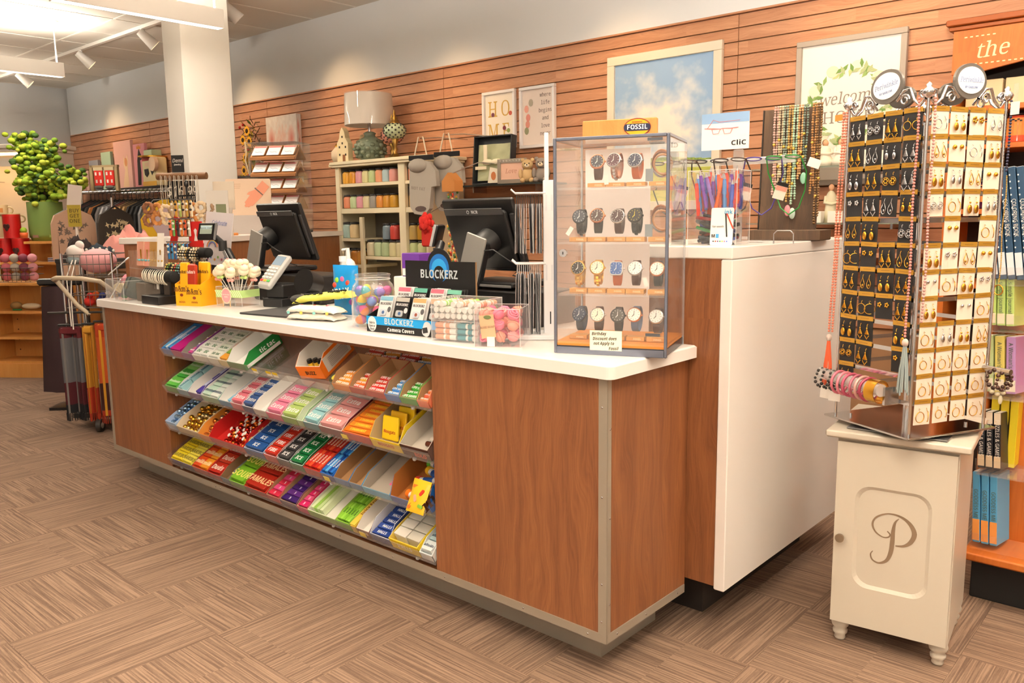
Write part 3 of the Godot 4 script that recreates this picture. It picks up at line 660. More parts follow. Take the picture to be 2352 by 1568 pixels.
	carton_thing(2, -1.291, -1.211, "blue carton of slim candy sticks", "1c58b0", "2a70c8", 0.04, 0.034, 9)
	packs(2, -1.291, -1.211, ["2470c8", "5ab0ea", "1c4aa0"], 4, 2, 0.037, "candy_stick", "slim blue candy stick", "blue stick carton, third tier", "Razzles", "ffffff", 0.006, 0.2)
	carton_thing(2, -1.211, -1.12, "empty brown carton with blue rim", "3a7cc0", "9a744c", 0.05, 0.03, 10)
	carton_thing(2, -1.12, -1.045, "second empty brown carton", "4a86b8", "a07c54", 0.05, 0.03, 11)
	var sw := carton_thing(2, -1.045, -0.891, "grey lined carton with sky blue edge", "4fb4e0", "a49a8e", 0.05, 0.03, 12)
	txt(sw, "SWEETARTS", 0.020, C("e84a8a", 0.5), V(0.0715, 0.052, -0.1), V(-PI / 2, PI / 2, 0), "bold")
	var mm := carton_thing(2, -0.891, -0.695, "blue carton with brown letters holding candy tubes", "1f5fb0", "a8682c", 0.08, 0.03, 13)
	txt(mm, "m&m's", 0.045, C("3a2014", 0.5), V(0.0995, 0.045, -0.09), V(0, PI / 2, 0), "serif bold")
	var caps := ["ef7a1e", "2a62b8", "d83a2c", "f0c02a", "63b83a"]
	for q in 5:
		var o := thing("candy_tube", "white candy tube with %s cap in the blue carton" % ["orange", "blue", "red", "yellow", "green"][q], "sweets", V(0, 0, 0), 0.0, "candy tubes in the blue carton")
		o.transform = in_tier(2, -0.80 + 0.014 * (q % 2), -0.03 - 0.034 * q, 0.02 + 0.006 * q) * Transform3D(Basis(Vector3.UP, 0.25 * (q % 3 - 1)), V(0, 0, 0))
		part(o, "tube", mb().cyl(V(-0.02, 0, 0), V(0.045, 0, 0), 0.0125, -1, 14), C("e8e8ea", 0.3)); part(o, "label", mb().cyl(V(-0.005, 0, 0), V(0.035, 0, 0), 0.0128, -1, 14), C("2458a8", 0.4)); part(o, "cap", mb().cyl(V(-0.036, 0, 0), V(-0.02, 0, 0), 0.016, -1, 14), C(caps[q], 0.35))
	var yb := one("sweet_bag", "bright yellow and orange crinkled sweet bag at the right end, third tier", "sweets", pillow(0.085, 0.11, 0.02, 5), C("f3c22a", 0.28)); yb.transform = in_tier(2, -0.735, -0.01, 0.06) * Transform3D(Basis(Vector3.RIGHT, -0.9), V(0, 0, 0))
	for q in 5: part(yb, "gummy_print", mb(V([-0.02, 0.018, -0.005, 0.024, -0.024][q], [0.03, 0.014, -0.008, -0.03, -0.036][q], 0.006), Basis(Vector3.BACK, q)).ext(rrect(0.024, 0.011, 0.005), 0, [0.0022, 0.0052, 0.0068, 0.003, 0.0016][q]), C(["e8702a", "d83a2a", "f0a08a", "7ab03a", "e8702a"][q], 0.4))
	# ---- bottom tier
	var bt := [[-2.485, -2.286, "2a3a7a", "f0dc2a", ["f2dc2c", "f4e65a"], 2, 4, "HARIBO", "7a7030", "yellow"], [-2.286, -2.149, "c83a1c", "d8501e", ["e0501e", "ee9a2a"], 2, 3, "milk", "fff0c0", "orange red"], [-2.149, -2.037, "b02420", "c03028", ["b8281e", "c8402c"], 1, 3, "Duds", "fff0e0", "dark red"]]
	for i in 3:
		var a: Array = bt[i]
		carton_thing(3, a[0], a[1], "%s sweet carton" % a[9], a[2], a[3], 0.04, 0.03, i)
		packs(3, a[0], a[1], a[4], a[5], a[6], 0.036, "sweet_box", "%s sweet box" % a[9], "%s carton, bottom tier" % a[9], a[7], a[8])
	carton_thing(3, -2.037, -1.964, "nearly empty brown lined carton", "5a7a9a", "8a6c4c", 0.045, 0.03, 3)
	carton_thing(3, -1.964, -1.842, "lime green sour sweet carton", "6cae2a", "9ac84a", 0.044, 0.03, 4)
	packs(3, -1.964, -1.842, ["7cc02e"], 1, 2, 0.04, "sweet_box", "lime green sweet box", "lime green carton, bottom tier", "SOUR", "f4f07a", 0.006, 0.17)
	var ho := carton_thing(3, -1.842, -1.677, "dark red cinnamon sweet carton with lettered side", "a02018", "c83a1e", 0.044, 0.03, 5)
	packs(3, -1.842, -1.677, ["b02a1c"], 1, 2, 0.042, "sweet_box", "dark red cinnamon sweet box", "dark red lettered carton, bottom tier", "TAMALES", "ffd9a0", 0.006, 0.17)
	txt(ho, "HOT TAMALES", 0.018, C("f4d8b0", 0.5), V(0.0822, 0.02, -0.1), V(0, PI / 2, 0), "bold")
	var pk := [[-1.677, -1.582, "d02a4a", "red and pink"], [-1.582, -1.462, "3a1c5c", "purple"], [-1.462, -1.389, "d8286a", "hot pink"]]
	for i in 3:
		var a: Array = pk[i]
		carton_thing(3, a[0], a[1], "%s gum strip carton" % a[3], a[2], "a98660", 0.045, 0.028, 6 + i)
		packs(3, a[0], a[1], [a[2], "e04a86"] if i != 1 else ["3a1c6a", "5a2a80"], 1, 6, 0.03, "gum_strip", "%s gum strip" % a[3], "%s gum carton, bottom tier" % a[3], "5", "ffffff", 0.006, 0.18)
	carton_thing(3, -1.389, -1.21, "white and green gum stick carton", "8fc04a", "eceade", 0.04, 0.03, 9)
	packs(3, -1.389, -1.30, ["dcecc0", "9ed05a", "c8e2a0"], 4, 1, 0.03, "gum_stick", "pale green gum stick", "white and green carton, bottom tier", "", "ffffff", 0.01, 0.18)
	carton_thing(3, -1.21, -1.12, "lime green gum stick carton", "7ab82e", "a9d65a", 0.04, 0.034, 10)
	packs(3, -1.21, -1.12, ["8cc83a", "9ad44a", "7ab82e"], 5, 2, 0.036, "gum_stick", "lime green gum stick", "lime stick carton, bottom tier", "spear", "2a5a1a", 0.006, 0.19)
	var jy := carton_thing(3, -1.12, -1.088, "slim yellow carton", "e8c83a", "f0d860", 0.04, 0.034, 11)
	part(jy, "lid", mb().box(V(0, 0.04, -0.1), V(0.028, 0.002, 0.196)), C("ecd050", 0.4)); txt(jy, "Juicy Fruit", 0.014, C("8a3a1c", 0.5), V(0, 0.0414, -0.1), V(-PI / 2, PI / 2, 0), "bold")
	var wb := carton_thing(3, -1.088, -1.012, "open white lined brown drop carton", "7a3a28", "ece6de", 0.05, 0.03, 12)
	txt(wb, "HALLS", 0.012, C("f0e0d0", 0.5), V(0, 0.016, 0.0006), V(0, 0, 0), "bold")
	var bh := carton_thing(3, -1.012, -0.9, "open carton of navy cough drop packs", "2a3f7a", "e8e8ea", 0.06, 0.03, 13)
	packs(3, -1.012, -0.9, ["26408a", "2c4a9a"], 1, 6, 0.03, "drop_pack", "navy cough drop pack", "navy drop carton, bottom tier", "HALLS", "ffffff", 0.006, 0.17)
	var hy := carton_thing(3, -0.9, -0.75, "yellow lettered cough drop carton", "f2d41c", "e8d060", 0.052, 0.044, 14)
	packs(3, -0.9, -0.75, ["e9e4d8", "d9d4c6"], 2, 4, 0.046, "drop_pack", "pale foil cough drop pack", "yellow lettered carton, bottom tier", "", "ffffff", 0.02, 0.18)
	txt(hy, "HALLS", 0.026, C("fff6d0", 0.5), V(0.0745, 0.026, -0.1), V(0, PI / 2, 0), "bold"); txt(hy, "HALLS", 0.018, C("fff6d0", 0.5), V(0, 0.022, 0.0006), V(0, 0, 0), "bold")
	var al := carton_thing(3, -0.75, -0.668, "white mint tin carton with pale blue print", "e6eef0", "eef2f2", 0.05, 0.03, 15)
	packs(3, -0.75, -0.668, ["dfe9ea", "b9d4d8"], 1, 4, 0.04, "mint_tin", "white and pale blue mint tin", "white tin carton, bottom tier", "altoids", "2a3a5a", 0.008, 0.18)

# a stuffed bag: a rectangle that bulges in the middle
func pillow(w: float, h: float, t: float, sd: int, crimp := 0.06) -> MB:
	var f := noise(18.0, sd, 2); var m := mb()
	for s in [-1.0, 1.0]:
		var g := []
		for i in 11:
			var row := []
			for j in 9:
				var u := i / 10.0 * 2 - 1; var w2 := j / 8.0 * 2 - 1
				var b := pow(maxf(0, 1 - u * u), 0.6) * pow(maxf(0, 1 - w2 * w2), 0.5)
				row.append(V(w2 * w / 2 * (1 - crimp * (1 - absf(u))), u * h / 2, s * (t / 2 * b + 0.0006 + 0.12 * t * f.get_noise_2d(u, w2 + s) * b)))
			g.append(row)
		m.grid(g)
	return m

const TOP := 0.92
func acrylic_box(p: Node3D, w: float, h: float, d: float, t := 0.003, material: Material = null, base := true) -> void:
	var m: Material = material if material else M.acrylic
	part(p, "front_pane", mb().box(V(0, h / 2, d / 2 - t / 2), V(w, h, t)), m); part(p, "back_pane", mb().box(V(0, h / 2, -d / 2 + t / 2), V(w, h, t)), m)
	for s in [-1.0, 1.0]: part(p, "side_pane", mb().box(V(s * (w / 2 - t / 2), h / 2, 0), V(t, h, d - 2 * t)), m)
	if base: part(p, "bottom_pane", mb().box(V(0, t / 2, 0), V(w - 2 * t, t, d - 2 * t)), m)
	var e := mb()
	for s in [-1.0, 1.0]:
		for q in [-1.0, 1.0]: e.box(V(s * (w / 2), h / 2, q * (d / 2)), V(0.0016, h, 0.0016))
		e.box(V(0, h, s * d / 2), V(w, 0.0018, 0.0018)); e.box(V(s * w / 2, h, 0), V(0.0018, 0.0018, d))
	part(p, "polished_edge", e, clear("ffffff", 0.45, 0.05))
func leaning(o: Node3D, at: Vector3, ry: float, rx: float, rz := 0.0) -> void:
	o.transform = Transform3D(Basis(Vector3.UP, ry) * Basis(Vector3.RIGHT, rx) * Basis(Vector3.BACK, rz), at)

func register(at: Vector3, which: String, foot_x: float) -> void:
	var t := thing("register_screen", "black touch-screen register seen from behind, %s" % which, "register", at)
	var tilt := Basis(Vector3.RIGHT, 0.34)
	part(t, "housing", mb(V(0, 0.195, -0.03), tilt).box(V(0, 0, 0), V(0.37, 0.29, 0.022), 0.008), C("1a1a1b", 0.38))
	var b := part(t, "rear_cover", mb(V(0, 0.195, -0.03), tilt).box(V(0, -0.012, 0.021), V(0.315, 0.235, 0.026), 0.012), C("151516", 0.5))
	part(t, "cover_ridge", mb(V(0, 0.195, -0.03), tilt).box(V(0, 0.105, 0.036), V(0.3, 0.026, 0.006), 0.002), C("3a3a3c", 0.4))
	part(t, "port_strip", mb(V(0, 0.195, -0.03), tilt).box(V(0.172, -0.01, 0.014), V(0.02, 0.2, 0.014), 0.004), C("2a2a2c", 0.4))
	var lg := txt(t, "NCR", 0.012, C("c9ccd0", 0.4), Vector3.ZERO, Vector3.ZERO, "bold"); lg.transform = Transform3D(tilt, V(0.012, 0.195, -0.03) + tilt * V(0, 0.105, 0.0395))
	part(t, "logo_ring", mb(V(-0.022, 0.195, -0.03) + tilt * V(0, 0.105, 0.0395), tilt).tube(arc(V(0, 0, 0), 0.006, 0, TAU, 12), 0.001, 4), C("c9ccd0", 0.4))
	part(t, "neck", mb(V(foot_x, 0.12, 0.02), Basis(Vector3.RIGHT, 0.5)).cyl(V(0, 0.05, -0.03), V(0, 0.05, 0.03), 0.05, -1, 20), C("111112", 0.5))
	part(t, "stand_plate", mb(V(foot_x - 0.02, 0.095, 0.09), Basis(Vector3.BACK, -0.28) * Basis(Vector3.RIGHT, -0.05)).box(V(0, 0.01, 0.014), V(0.1, 0.19, 0.012), 0.004), C("9a9894", 0.35, 0.3))
	part(t, "stand_rib", mb(V(foot_x - 0.02, 0.095, 0.09), Basis(Vector3.BACK, -0.28)).box(V(0.01, 0, -0.004), V(0.085, 0.18, 0.03), 0.006), C("18181a", 0.4))
	part(t, "foot", mb().box(V(foot_x + 0.03, 0.018, -0.02), V(0.28, 0.024, 0.22), 0.008), C("1c1c1e", 0.35))
	part(t, "foot_edge", mb().box(V(foot_x + 0.03, 0.014, 0.0915), V(0.27, 0.01, 0.005), 0.002), C("a8a8a8", 0.3, 0.6))
	part(t, "cable", mb().tube([V(foot_x + 0.02, 0.14, 0.10), V(foot_x + 0.09, 0.145, 0.10), V(foot_x + 0.14, 0.11, 0.08), V(foot_x + 0.16, 0.08, 0.03), V(foot_x + 0.11, 0.05, 0.02), V(foot_x + 0.18, 0.035, 0.0)], 0.003, 6), M.black)
func customer_display(at: Vector3, turn: float, which: String) -> void:
	var t := thing("customer_display", "small black customer display on a folding arm, %s" % which, "display", at, turn)
	var b := Basis(Vector3.RIGHT, -0.25)
	part(t, "housing", mb(V(0, 0.30, 0), b).box(V(0, 0, 0), V(0.115, 0.085, 0.022), 0.006), M.black)
	part(t, "side_rim", mb(V(0, 0.30, 0), b).box(V(0.058, 0, 0.004), V(0.004, 0.084, 0.01)), C("b8b8ba", 0.3, 0.6))
	var s := part(t, "screen", mb(V(0, 0.30, 0), b).box(V(0, 0.008, 0.0112), V(0.08, 0.044, 0.001)), C("a3b4a8", 0.3))
	part(s, "lit_line", mb(V(0, 0.30, 0), b).box(V(0, 0.018, 0.012), V(0.07, 0.016, 0.0006)), C("c9e4ee", 0.3))
	var l := txt(t, "Register Closed", 0.0065, M.ink, Vector3.ZERO, Vector3.ZERO, "mono"); l.transform = Transform3D(b, V(0, 0.30, 0) + b * V(0, 0.0155, 0.0125))
	part(t, "arm", mb().cyl(V(0.03, 0.27, -0.02), V(0.075, 0.24, -0.02), 0.016, -1, 12).cyl(V(0.075, 0.255, -0.02), V(0.075, 0.205, -0.02), 0.02, -1, 14), C("222224", 0.4))
	part(t, "lower_arm", mb(V(0.10, 0.19, -0.02), Basis(Vector3.BACK, 0.55)).box(V(0.01, -0.06, 0), V(0.045, 0.17, 0.035), 0.012), C("222224", 0.35))
	part(t, "arm_trim", mb(V(0.10, 0.19, -0.02), Basis(Vector3.BACK, 0.55)).box(V(0.005, -0.05, 0.018), V(0.02, 0.13, 0.004), 0.002), C("a9a9ab", 0.3, 0.6))
	part(t, "base", mb().box(V(0.17, 0.04, -0.02), V(0.07, 0.08, 0.05), 0.01), C("1c1c1e", 0.4))

func counter_goods() -> void:
	# ---- left end: clear organiser with cards
	var t := thing("acrylic_organiser", "clear acrylic organiser of hair accessories at the far left end of the worktop", "organiser", V(-3.0, TOP, -0.085), -0.1)
	acrylic_box(t, 0.27, 0.10, 0.15)
	part(t, "step_shelf", mb().box(V(0, 0.15, -0.10), V(0.27, 0.003, 0.10)), M.acrylic)
	part(t, "step_back", mb().box(V(0, 0.14, -0.15), V(0.27, 0.24, 0.003)), M.acrylic)
	for s in [-1.0, 1.0]: part(t, "step_side", mb().box(V(s * 0.134, 0.13, -0.10), V(0.003, 0.22, 0.1)), M.acrylic)
	part(t, "cross_strut", mb().cyl(V(-0.06, 0.006, 0.08), V(0.12, 0.11, 0.08), 0.003, -1, 6).cyl(V(-0.125, 0.12, 0.06), V(0.02, 0.21, 0.0), 0.003, -1, 6), clear("ffffff", 0.5))
	var hc := ["3a4440", "58605a", "2c3230", "4a524c"]
	for i in 4:
		var o := one("hair_comb", "dark slanted comb card, %s in the clear organiser" % ORD[i], "hair comb", mb().ext(rrect(0.07, 0.10, 0.012), -0.002, 0.002), C(hc[i], 0.4)); leaning(o, V(-2.955 + 0.018 * i, TOP + 0.06, -0.07), 0.9, 0.0, -0.4)
	for i in 5:
		var o := one("hair_tie", "cream fringed hair tie, %s from the left in the clear organiser" % ORD[i], "hair tie", ring(0.022, 0.006, 12, 6), C("d9c9a4", 0.9)); leaning(o, V(-3.10 + 0.022 * i, TOP + 0.05 + 0.006 * (i % 2), -0.07), 0.4, 0.5)
	one("hair_bow", "green fabric bow lying in the clear organiser", "hair bow", mb().ball(V(-0.014, 0, 0), V(0.016, 0.012, 0.01), 8, 6).ball(V(0.014, 0, 0), V(0.016, 0.012, 0.01), 8, 6), C("4c7a4a", 0.8), V(-2.99, TOP + 0.018, -0.05))
	var cardc := [["e3ac96", "pink"], ["d99a84", "salmon"], ["e8b79c", "peach"], ["d88f7c", "coral"], ["b38a4a", "kraft"], ["a87f42", "brown kraft"], ["b89050", "tan kraft"], ["f1ece4", "tall white"]]
	for i in 8:
		var a: Array = cardc[i]
		var o := thing("hair_clip_card", "%s hair clip card, %s from the left on the organiser step" % [a[1], ORD[i]], "hair clip", V(-3.12 + 0.036 * i, TOP + (0.16 if i < 4 else 0.16), -0.205 + 0.01 * (i % 2)), 0.35)
		var hh := 0.125 if i != 7 else 0.17
		part(o, "card", mb(V(0, hh / 2, 0), Basis(Vector3.RIGHT, -0.12)).box(V(0, 0, 0), V(0.042, hh, 0.002)), C(a[0], 0.8))
		part(o, "clip", mb(V(0, 0.03, 0.006)).ball(V(-0.01, 0, 0), V(0.009, 0.006, 0.004), 8, 5).ball(V(0.01, 0, 0), V(0.009, 0.006, 0.004), 8, 5), C("6fc3cf" if i < 4 else "c89a3a", 0.4))
		part(o, "pin", mb().box(V(0, 0.06, 0.003), V(0.008, 0.05, 0.002)), C("c9983c", 0.3, 0.8))
	# ---- bracelet bars
	var bs := thing("bracelet_stand", "low grey and black stand for cord bracelets beside the yellow candy box", "stand", V(-2.70, TOP, -0.10), 0.0)
	part(bs, "block", mb().box(V(-0.115, 0.045, 0.0), V(0.10, 0.09, 0.09), 0.003), C("6b6258", 0.7)); part(bs, "base", mb().box(V(0.07, 0.02, 0.02), V(0.17, 0.04, 0.14), 0.003), M.black)
	part(bs, "post", mb().box(V(0.04, 0.075, 0.0), V(0.03, 0.09, 0.03)).box(V(0.13, 0.075, 0), V(0.02, 0.09, 0.03)), M.black)
	part(bs, "panel", mb().box(V(0.085, 0.075, 0.0), V(0.06, 0.07, 0.02)), C("4a4038", 0.6))
	part(bs, "bar", mb().cyl(V(-0.13, 0.135, 0), V(0.15, 0.125, 0), 0.028, -1, 18).ball(V(0.15, 0.125, 0), V(0.008, 0.028, 0.028), 12, 6), C("0c0c0d", 0.9))
	for i in 11:
		var o := thing("cord_bracelet", "cream cord bracelet, %s along the low black bar" % ORD[i], "bracelet", V(-2.82 + 0.021 * i, TOP + 0.125 - 0.0006 * i, -0.10), PI / 2 + rng.randf_range(-0.12, 0.12), "cream cord bracelets")
		part(o, "cord", ring(0.033, 0.0042, 18, 6, 0.93), C("ece2cf", 0.8)); 
		if i in [2, 4, 10]: part(o, "price_tag", mb().box(V(0.004, -0.048, 0), V(0.001, 0.03, 0.026)), M.paper)
	var bs2 := thing("bracelet_bar", "tall black velvet bar loaded with beaded bracelets", "stand", V(-2.66, TOP, -0.27))
	part(bs2, "base", mb().box(V(0, 0.012, 0), V(0.2, 0.024, 0.12), 0.003), M.black); part(bs2, "post", mb().cyl(V(0.02, 0.02, 0), V(0.02, 0.23, 0), 0.012, -1, 10), M.black)
	part(bs2, "bar", mb().cyl(V(-0.14, 0.225, 0), V(0.13, 0.235, 0), 0.024, -1, 16).ball(V(0.13, 0.235, 0), V(0.012, 0.024, 0.024), 12, 6), C("0c0c0d", 0.9)); part(bs2, "lower_bar", mb().cyl(V(-0.18, 0.155, 0.05), V(0.10, 0.155, 0.05), 0.022, -1, 16), C("0c0c0d", 0.9))
	var bead_a := ["e8dcc0", "d9c9a8", "f0e8d4", "cfae6a", "2a2420", "e6d8bc", "e0d0b0", "b8a07a", "2c2824"]
	var bead_b := ["c9a84a", "7a9a4a", "2c2a26", "d9c48a", "c24a34", "5a8a6a", "7aa0b0", "b8b08a", "c25a3a", "8aa04a", "d04a3a"]
	for i in 20:
		var top := i < 9
		var o := one("bead_bracelet", "%s beaded bracelet, %s on the %s velvet bar" % [["cream", "sand", "ivory", "amber", "black", "pale", "beige", "tan", "onyx"][i] if top else ["gold", "green", "black", "straw", "brick", "sage", "blue grey", "olive", "rust", "moss", "scarlet"][i - 9], ORD[i if top else i - 9], "upper" if top else "lower"], "bracelet", bead_ring(0.031, 0.0055, 14), C(bead_a[i] if top else bead_b[i - 9], 0.35), V(-2.66 + (-0.12 + 0.024 * i if top else -0.165 + 0.023 * (i - 9)), TOP + (0.222 if top else 0.146), -0.27 + (0.0 if top else 0.05)), PI / 2 + rng.randf_range(-0.1, 0.1), "bead bracelets on the velvet bars")
	# ---- key chain rack
	var kr := thing("keychain_rack", "red backed rack hung with beaded key straps behind the bracelets", "rack", V(-2.97, TOP - 0.0, -0.40), 0.1)
	part(kr, "base", mb().box(V(0, 0.01, 0), V(0.26, 0.02, 0.12), 0.003), M.black); part(kr, "post", mb().cyl(V(0, 0, -0.01), V(0, 0.57, -0.01), 0.006, -1, 8).ball(V(0, 0.58, -0.01), V(0.012, 0.02, 0.012), 8, 6).box(V(0, 0.52, -0.01), V(0.14, 0.008, 0.008)), M.black)
	var rp := part(kr, "red_panel", mb(V(0.115, 0.32, 0.03), Basis(Vector3.UP, 0.2)).box(V(0, 0, 0), V(0.09, 0.13, 0.004)), C("c9201c", 0.4))
	part(rp, "white_emblem", mb(V(0.117, 0.32, 0.033), Basis(Vector3.UP, 0.2)).ext(PackedVector2Array([Vector2(-0.012, -0.035), Vector2(0.012, -0.035), Vector2(0.005, -0.005), Vector2(0.011, 0.02), Vector2(0, 0.03), Vector2(-0.011, 0.02), Vector2(-0.005, -0.005)]), 0, 0.0006), C("f0e8e4", 0.6))
	part(kr, "red_panel", mb(V(-0.115, 0.33, 0.0), Basis(Vector3.BACK, -0.4)).box(V(0, 0, 0), V(0.06, 0.17, 0.004)), C("c9201c", 0.4))
	for q in 3: part(kr, "hook_bar", mb().box(V(0, [0.50, 0.40, 0.28][q], 0.02 + 0.02 * q), V(0.22, 0.006, 0.006)), C("8a8a8c", 0.3, 0.7))
	var kc := ["ef7a4a", "6fae5a", "3c3c3a", "e98a3a", "e0603a", "d9d2c2"]; var kb := ["2f86c8", "3fa0e0", "3a6fb0", "8ac08a", "58b0e0", "2a5a9a"]; var kt := ["c9b28a", "d9a03a", "b3c46a", "e0c8a0", "caa24a", "e8d8b8"]
	var kn := ["orange", "green", "black", "amber", "red", "cream"]; var kbn := ["blue", "bright blue", "slate blue", "mint", "sky blue", "deep blue"]; var ktn := ["tan", "gold", "lime", "sand", "honey", "ivory"]
	for q in 3:
		for i in 6:
			var o := thing("key_strap", "%s beaded key strap in the %s row of the key rack" % [[ktn, kn, kbn][q][i], ["upper", "middle", "lower"][q]], "key strap", Vector3.ZERO, 0.0, "beaded key straps")
			o.transform = kr.transform * Transform3D(Basis(Vector3.BACK, rng.randf_range(-0.06, 0.06)), V(-0.085 + 0.034 * i, [0.50, 0.40, 0.28][q] - 0.004, 0.027 + 0.02 * q))
			var hex: String = [kt, kc, kb][q][i]
			part(o, "strap", mb().box(V(0, -0.045, 0), V(0.017, 0.085, 0.008), 0.003), C(hex, 0.5))
			part(o, "bead", mb().ball(V(0, -0.02, 0.003), V(0.009, 0.007, 0.007), 8, 5).ball(V(0, -0.05, 0.003), V(0.009, 0.007, 0.007), 8, 5), C("1e1e20" if (i + q) % 2 else "f0ece4", 0.35))
			part(o, "clasp", mb().cyl(V(0, 0, 0), V(0, -0.006, 0), 0.005, -1, 8), M.gold)
	# ---- yellow candy carton of tubes
	var mm := thing("candy_display_box", "bright yellow candy box with slanted side on the worktop", "carton", V(-2.42, TOP, -0.15), 0.33)
	var yel := C("f5ae12", 0.35)
	part(mm, "front", mb().box(V(0, 0.05, 0.07), V(0.15, 0.10, 0.002)), yel); part(mm, "back", mb().box(V(0, 0.07, -0.07), V(0.15, 0.14, 0.002)), yel); part(mm, "bottom", mb().box(V(0, 0.001, 0), V(0.148, 0.002, 0.138)), yel)
	for s in [-1.0, 1.0]: part(mm, "side", mb(V(s * 0.075, 0, 0), Basis(Vector3.UP, PI / 2)).ext(PackedVector2Array([Vector2(-0.07, 0), Vector2(0.07, 0), Vector2(0.07, 0.15), Vector2(-0.02, 0.12), Vector2(-0.07, 0.10)]), -0.001, 0.001), yel)
	for q in [[-0.038, 0.078], [0.036, 0.066]]:
		txt(mm, "m&m's", 0.026, C("4a2a18", 0.5), V(q[0], q[1], 0.0715), Vector3.ZERO, "serif bold", 0.72)
		part(mm, "sweet_print", mb(V(q[0], q[1] - 0.028, 0.0715)).ext(oval(0.01, 0.007, 12), 0, 0.0005), C("8a3a1a", 0.5)); txt(mm, "minis", 0.010, C("8a4a10", 0.5), V(q[0], 0.018, 0.0715), Vector3.ZERO, "bold")
	for i in 5:
		var o := thing("candy_bag", "%s upright candy pack, %s in the bright yellow box" % [["yellow", "red"][i % 2], ORD[i]], "sweets", Vector3.ZERO, 0.0, "packs in the bright yellow box")
		o.transform = mm.transform * Transform3D(Basis(Vector3.RIGHT, -0.08), V(-0.045 + 0.045 * (i % 3), 0.004, 0.045 - 0.035 * (i / 2)))
		part(o, "pack", mb(V(0, 0.10, 0)).box(V(0, 0, 0), V(0.05, 0.19 - 0.02 * (i % 2), 0.022), 0.006), C(["f0b41a", "a8321c"][i % 2], 0.3)); txt(o, "m&m's", 0.014, C("4a2a18" if i % 2 == 0 else "f4e4d8", 0.5), V(0, 0.15, 0.0115), Vector3.ZERO, "serif bold", 0.75)
	# ---- marshmallow pops in clear box
	var lp := thing("pop_stand", "clear stand with pink oval tag and green gingham ribbon", "stand", V(-2.225, TOP, -0.235), 0.25)
	acrylic_box(lp, 0.155, 0.09, 0.11); part(lp, "ribbon", mb().box(V(0, 0.058, 0.0565), V(0.158, 0.034, 0.002)).box(V(0.0785, 0.058, 0), V(0.002, 0.034, 0.112)), C("b5d687", 0.7))
	for i in 13: part(lp, "gingham_check", mb(V(-0.072 + 0.012 * i, 0.058, 0.0578), Basis(Vector3.BACK, 0.6)).box(V(0, 0, 0), V(0.003, 0.036, 0.0006)), C("e6f2d2", 0.7))
	var tg := part(lp, "oval_tag", mb(V(-0.01, 0.05, 0.060)).ext(oval(0.03, 0.037, 28), 0, 0.002), C("e7d7c0", 0.6)); part(tg, "pink_face", mb(V(-0.01, 0.05, 0.0622)).ext(oval(0.025, 0.031, 24), 0, 0.001), C("ef9aa0", 0.6)); part(tg, "tag_leg", mb().box(V(-0.03, 0.012, 0.062), V(0.005, 0.03, 0.002)).box(V(0.012, 0.012, 0.062), V(0.005, 0.03, 0.002)), C("d9b48a", 0.7))
	txt(tg, "Marshmallow", 0.005, C("fff4ea", 0.5), V(-0.01, 0.055, 0.0634), Vector3.ZERO, "regular"); txt(tg, "POPS", 0.006, C("fff4ea", 0.5), V(-0.01, 0.044, 0.0634), Vector3.ZERO, "regular")
	for i in 14:
		var o := thing("marshmallow_pop", "cream marshmallow pop, %s of the cluster in the ribboned stand" % ORD[i], "sweets", V(0, 0, 0), 0.0, "marshmallow pops")
		var a := TAU * i / 9.0; var r := 0.09 if i < 9 else 0.04
		var c := V(cos(a) * r * 1.15, 0.150 + (0.035 if i >= 9 else 0.012 * (i % 2)), sin(a) * r * 0.65)
		o.transform = lp.transform * Transform3D(Basis(), c)
		part(o, "marshmallow", mb().ball(V(0, 0.0, 0), V(0.026, 0.022, 0.024), 12, 8).ball(V(0.012, 0.014, 0.006), V(0.02, 0.017, 0.02), 10, 7), C("f4e8cc", 0.55)); part(o, "sugar_dot", mb().ball(V(0.012, 0.028, 0.012), V(0.006, 0.004, 0.006), 8, 4), C("e88a8c", 0.5)); part(o, "stick", mb().cyl(V(0, -0.02, 0), V(0, -0.02, 0) - c * V(0.6, 0.35, 0.6) - V(0, 0.03, 0), 0.002, -1, 6), M.paper)
		if i < 8: part(o, "bow", mb().ball(V(-0.01, -0.03, 0), V(0.012, 0.008, 0.006), 8, 5).ball(V(0.01, -0.03, 0), V(0.012, 0.008, 0.006), 8, 5), C("bcd982" if i % 2 else "f0a8a0", 0.6))
	# ---- child's drawing card
	var dr := thing("drawing_card", "white card with a child's rainbow drawing leaning behind the pops", "card", V(-2.72, TOP + 0.17, -0.43), 0.25)
	part(dr, "card", mb(V(0, 0.125, 0), Basis(Vector3.RIGHT, -0.1) * Basis(Vector3.BACK, -0.08)).box(V(0, 0, 0), V(0.19, 0.27, 0.003)), C("ddd6da", 0.8)); part(dr, "easel", mb().box(V(0, -0.085, -0.02), V(0.10, 0.17, 0.06), 0.004), M.black)
	for k in 4: part(dr, "rainbow_band", mb(V(0, 0.085, 0.010), Basis(Vector3.RIGHT, -0.1)).tube(arc(V(-0.035, 0, 0), 0.022 + 0.005 * k, 0, PI, 12), 0.0022, 4), C(["8a6ab0", "6aa0c8", "e8c060", "d9604a"][k], 0.7))
	for k in 7: part(dr, "flower_mark", mb(V(-0.07 + 0.025 * k, 0.02 + 0.012 * (k % 2), 0.013), Basis(Vector3.RIGHT, -0.1)).ext(oval(0.006, 0.007, 8), 0, 0.001), C(["c86a8a", "6a8ac0", "d99a4a", "7aa85a"][k % 4], 0.7))
	txt(dr, "Celebrate", 0.022, C("7a86b8", 0.6), V(0.01, 0.205, -0.0045), V(-0.1, 0, -0.08), "italic", 0.8)
	# ---- first register with printer, terminal and scanner
	var d1 := thing("receipt_drawer", "black cash drawer and printer under the left register", "cash drawer", V(-2.17, TOP, -0.56))
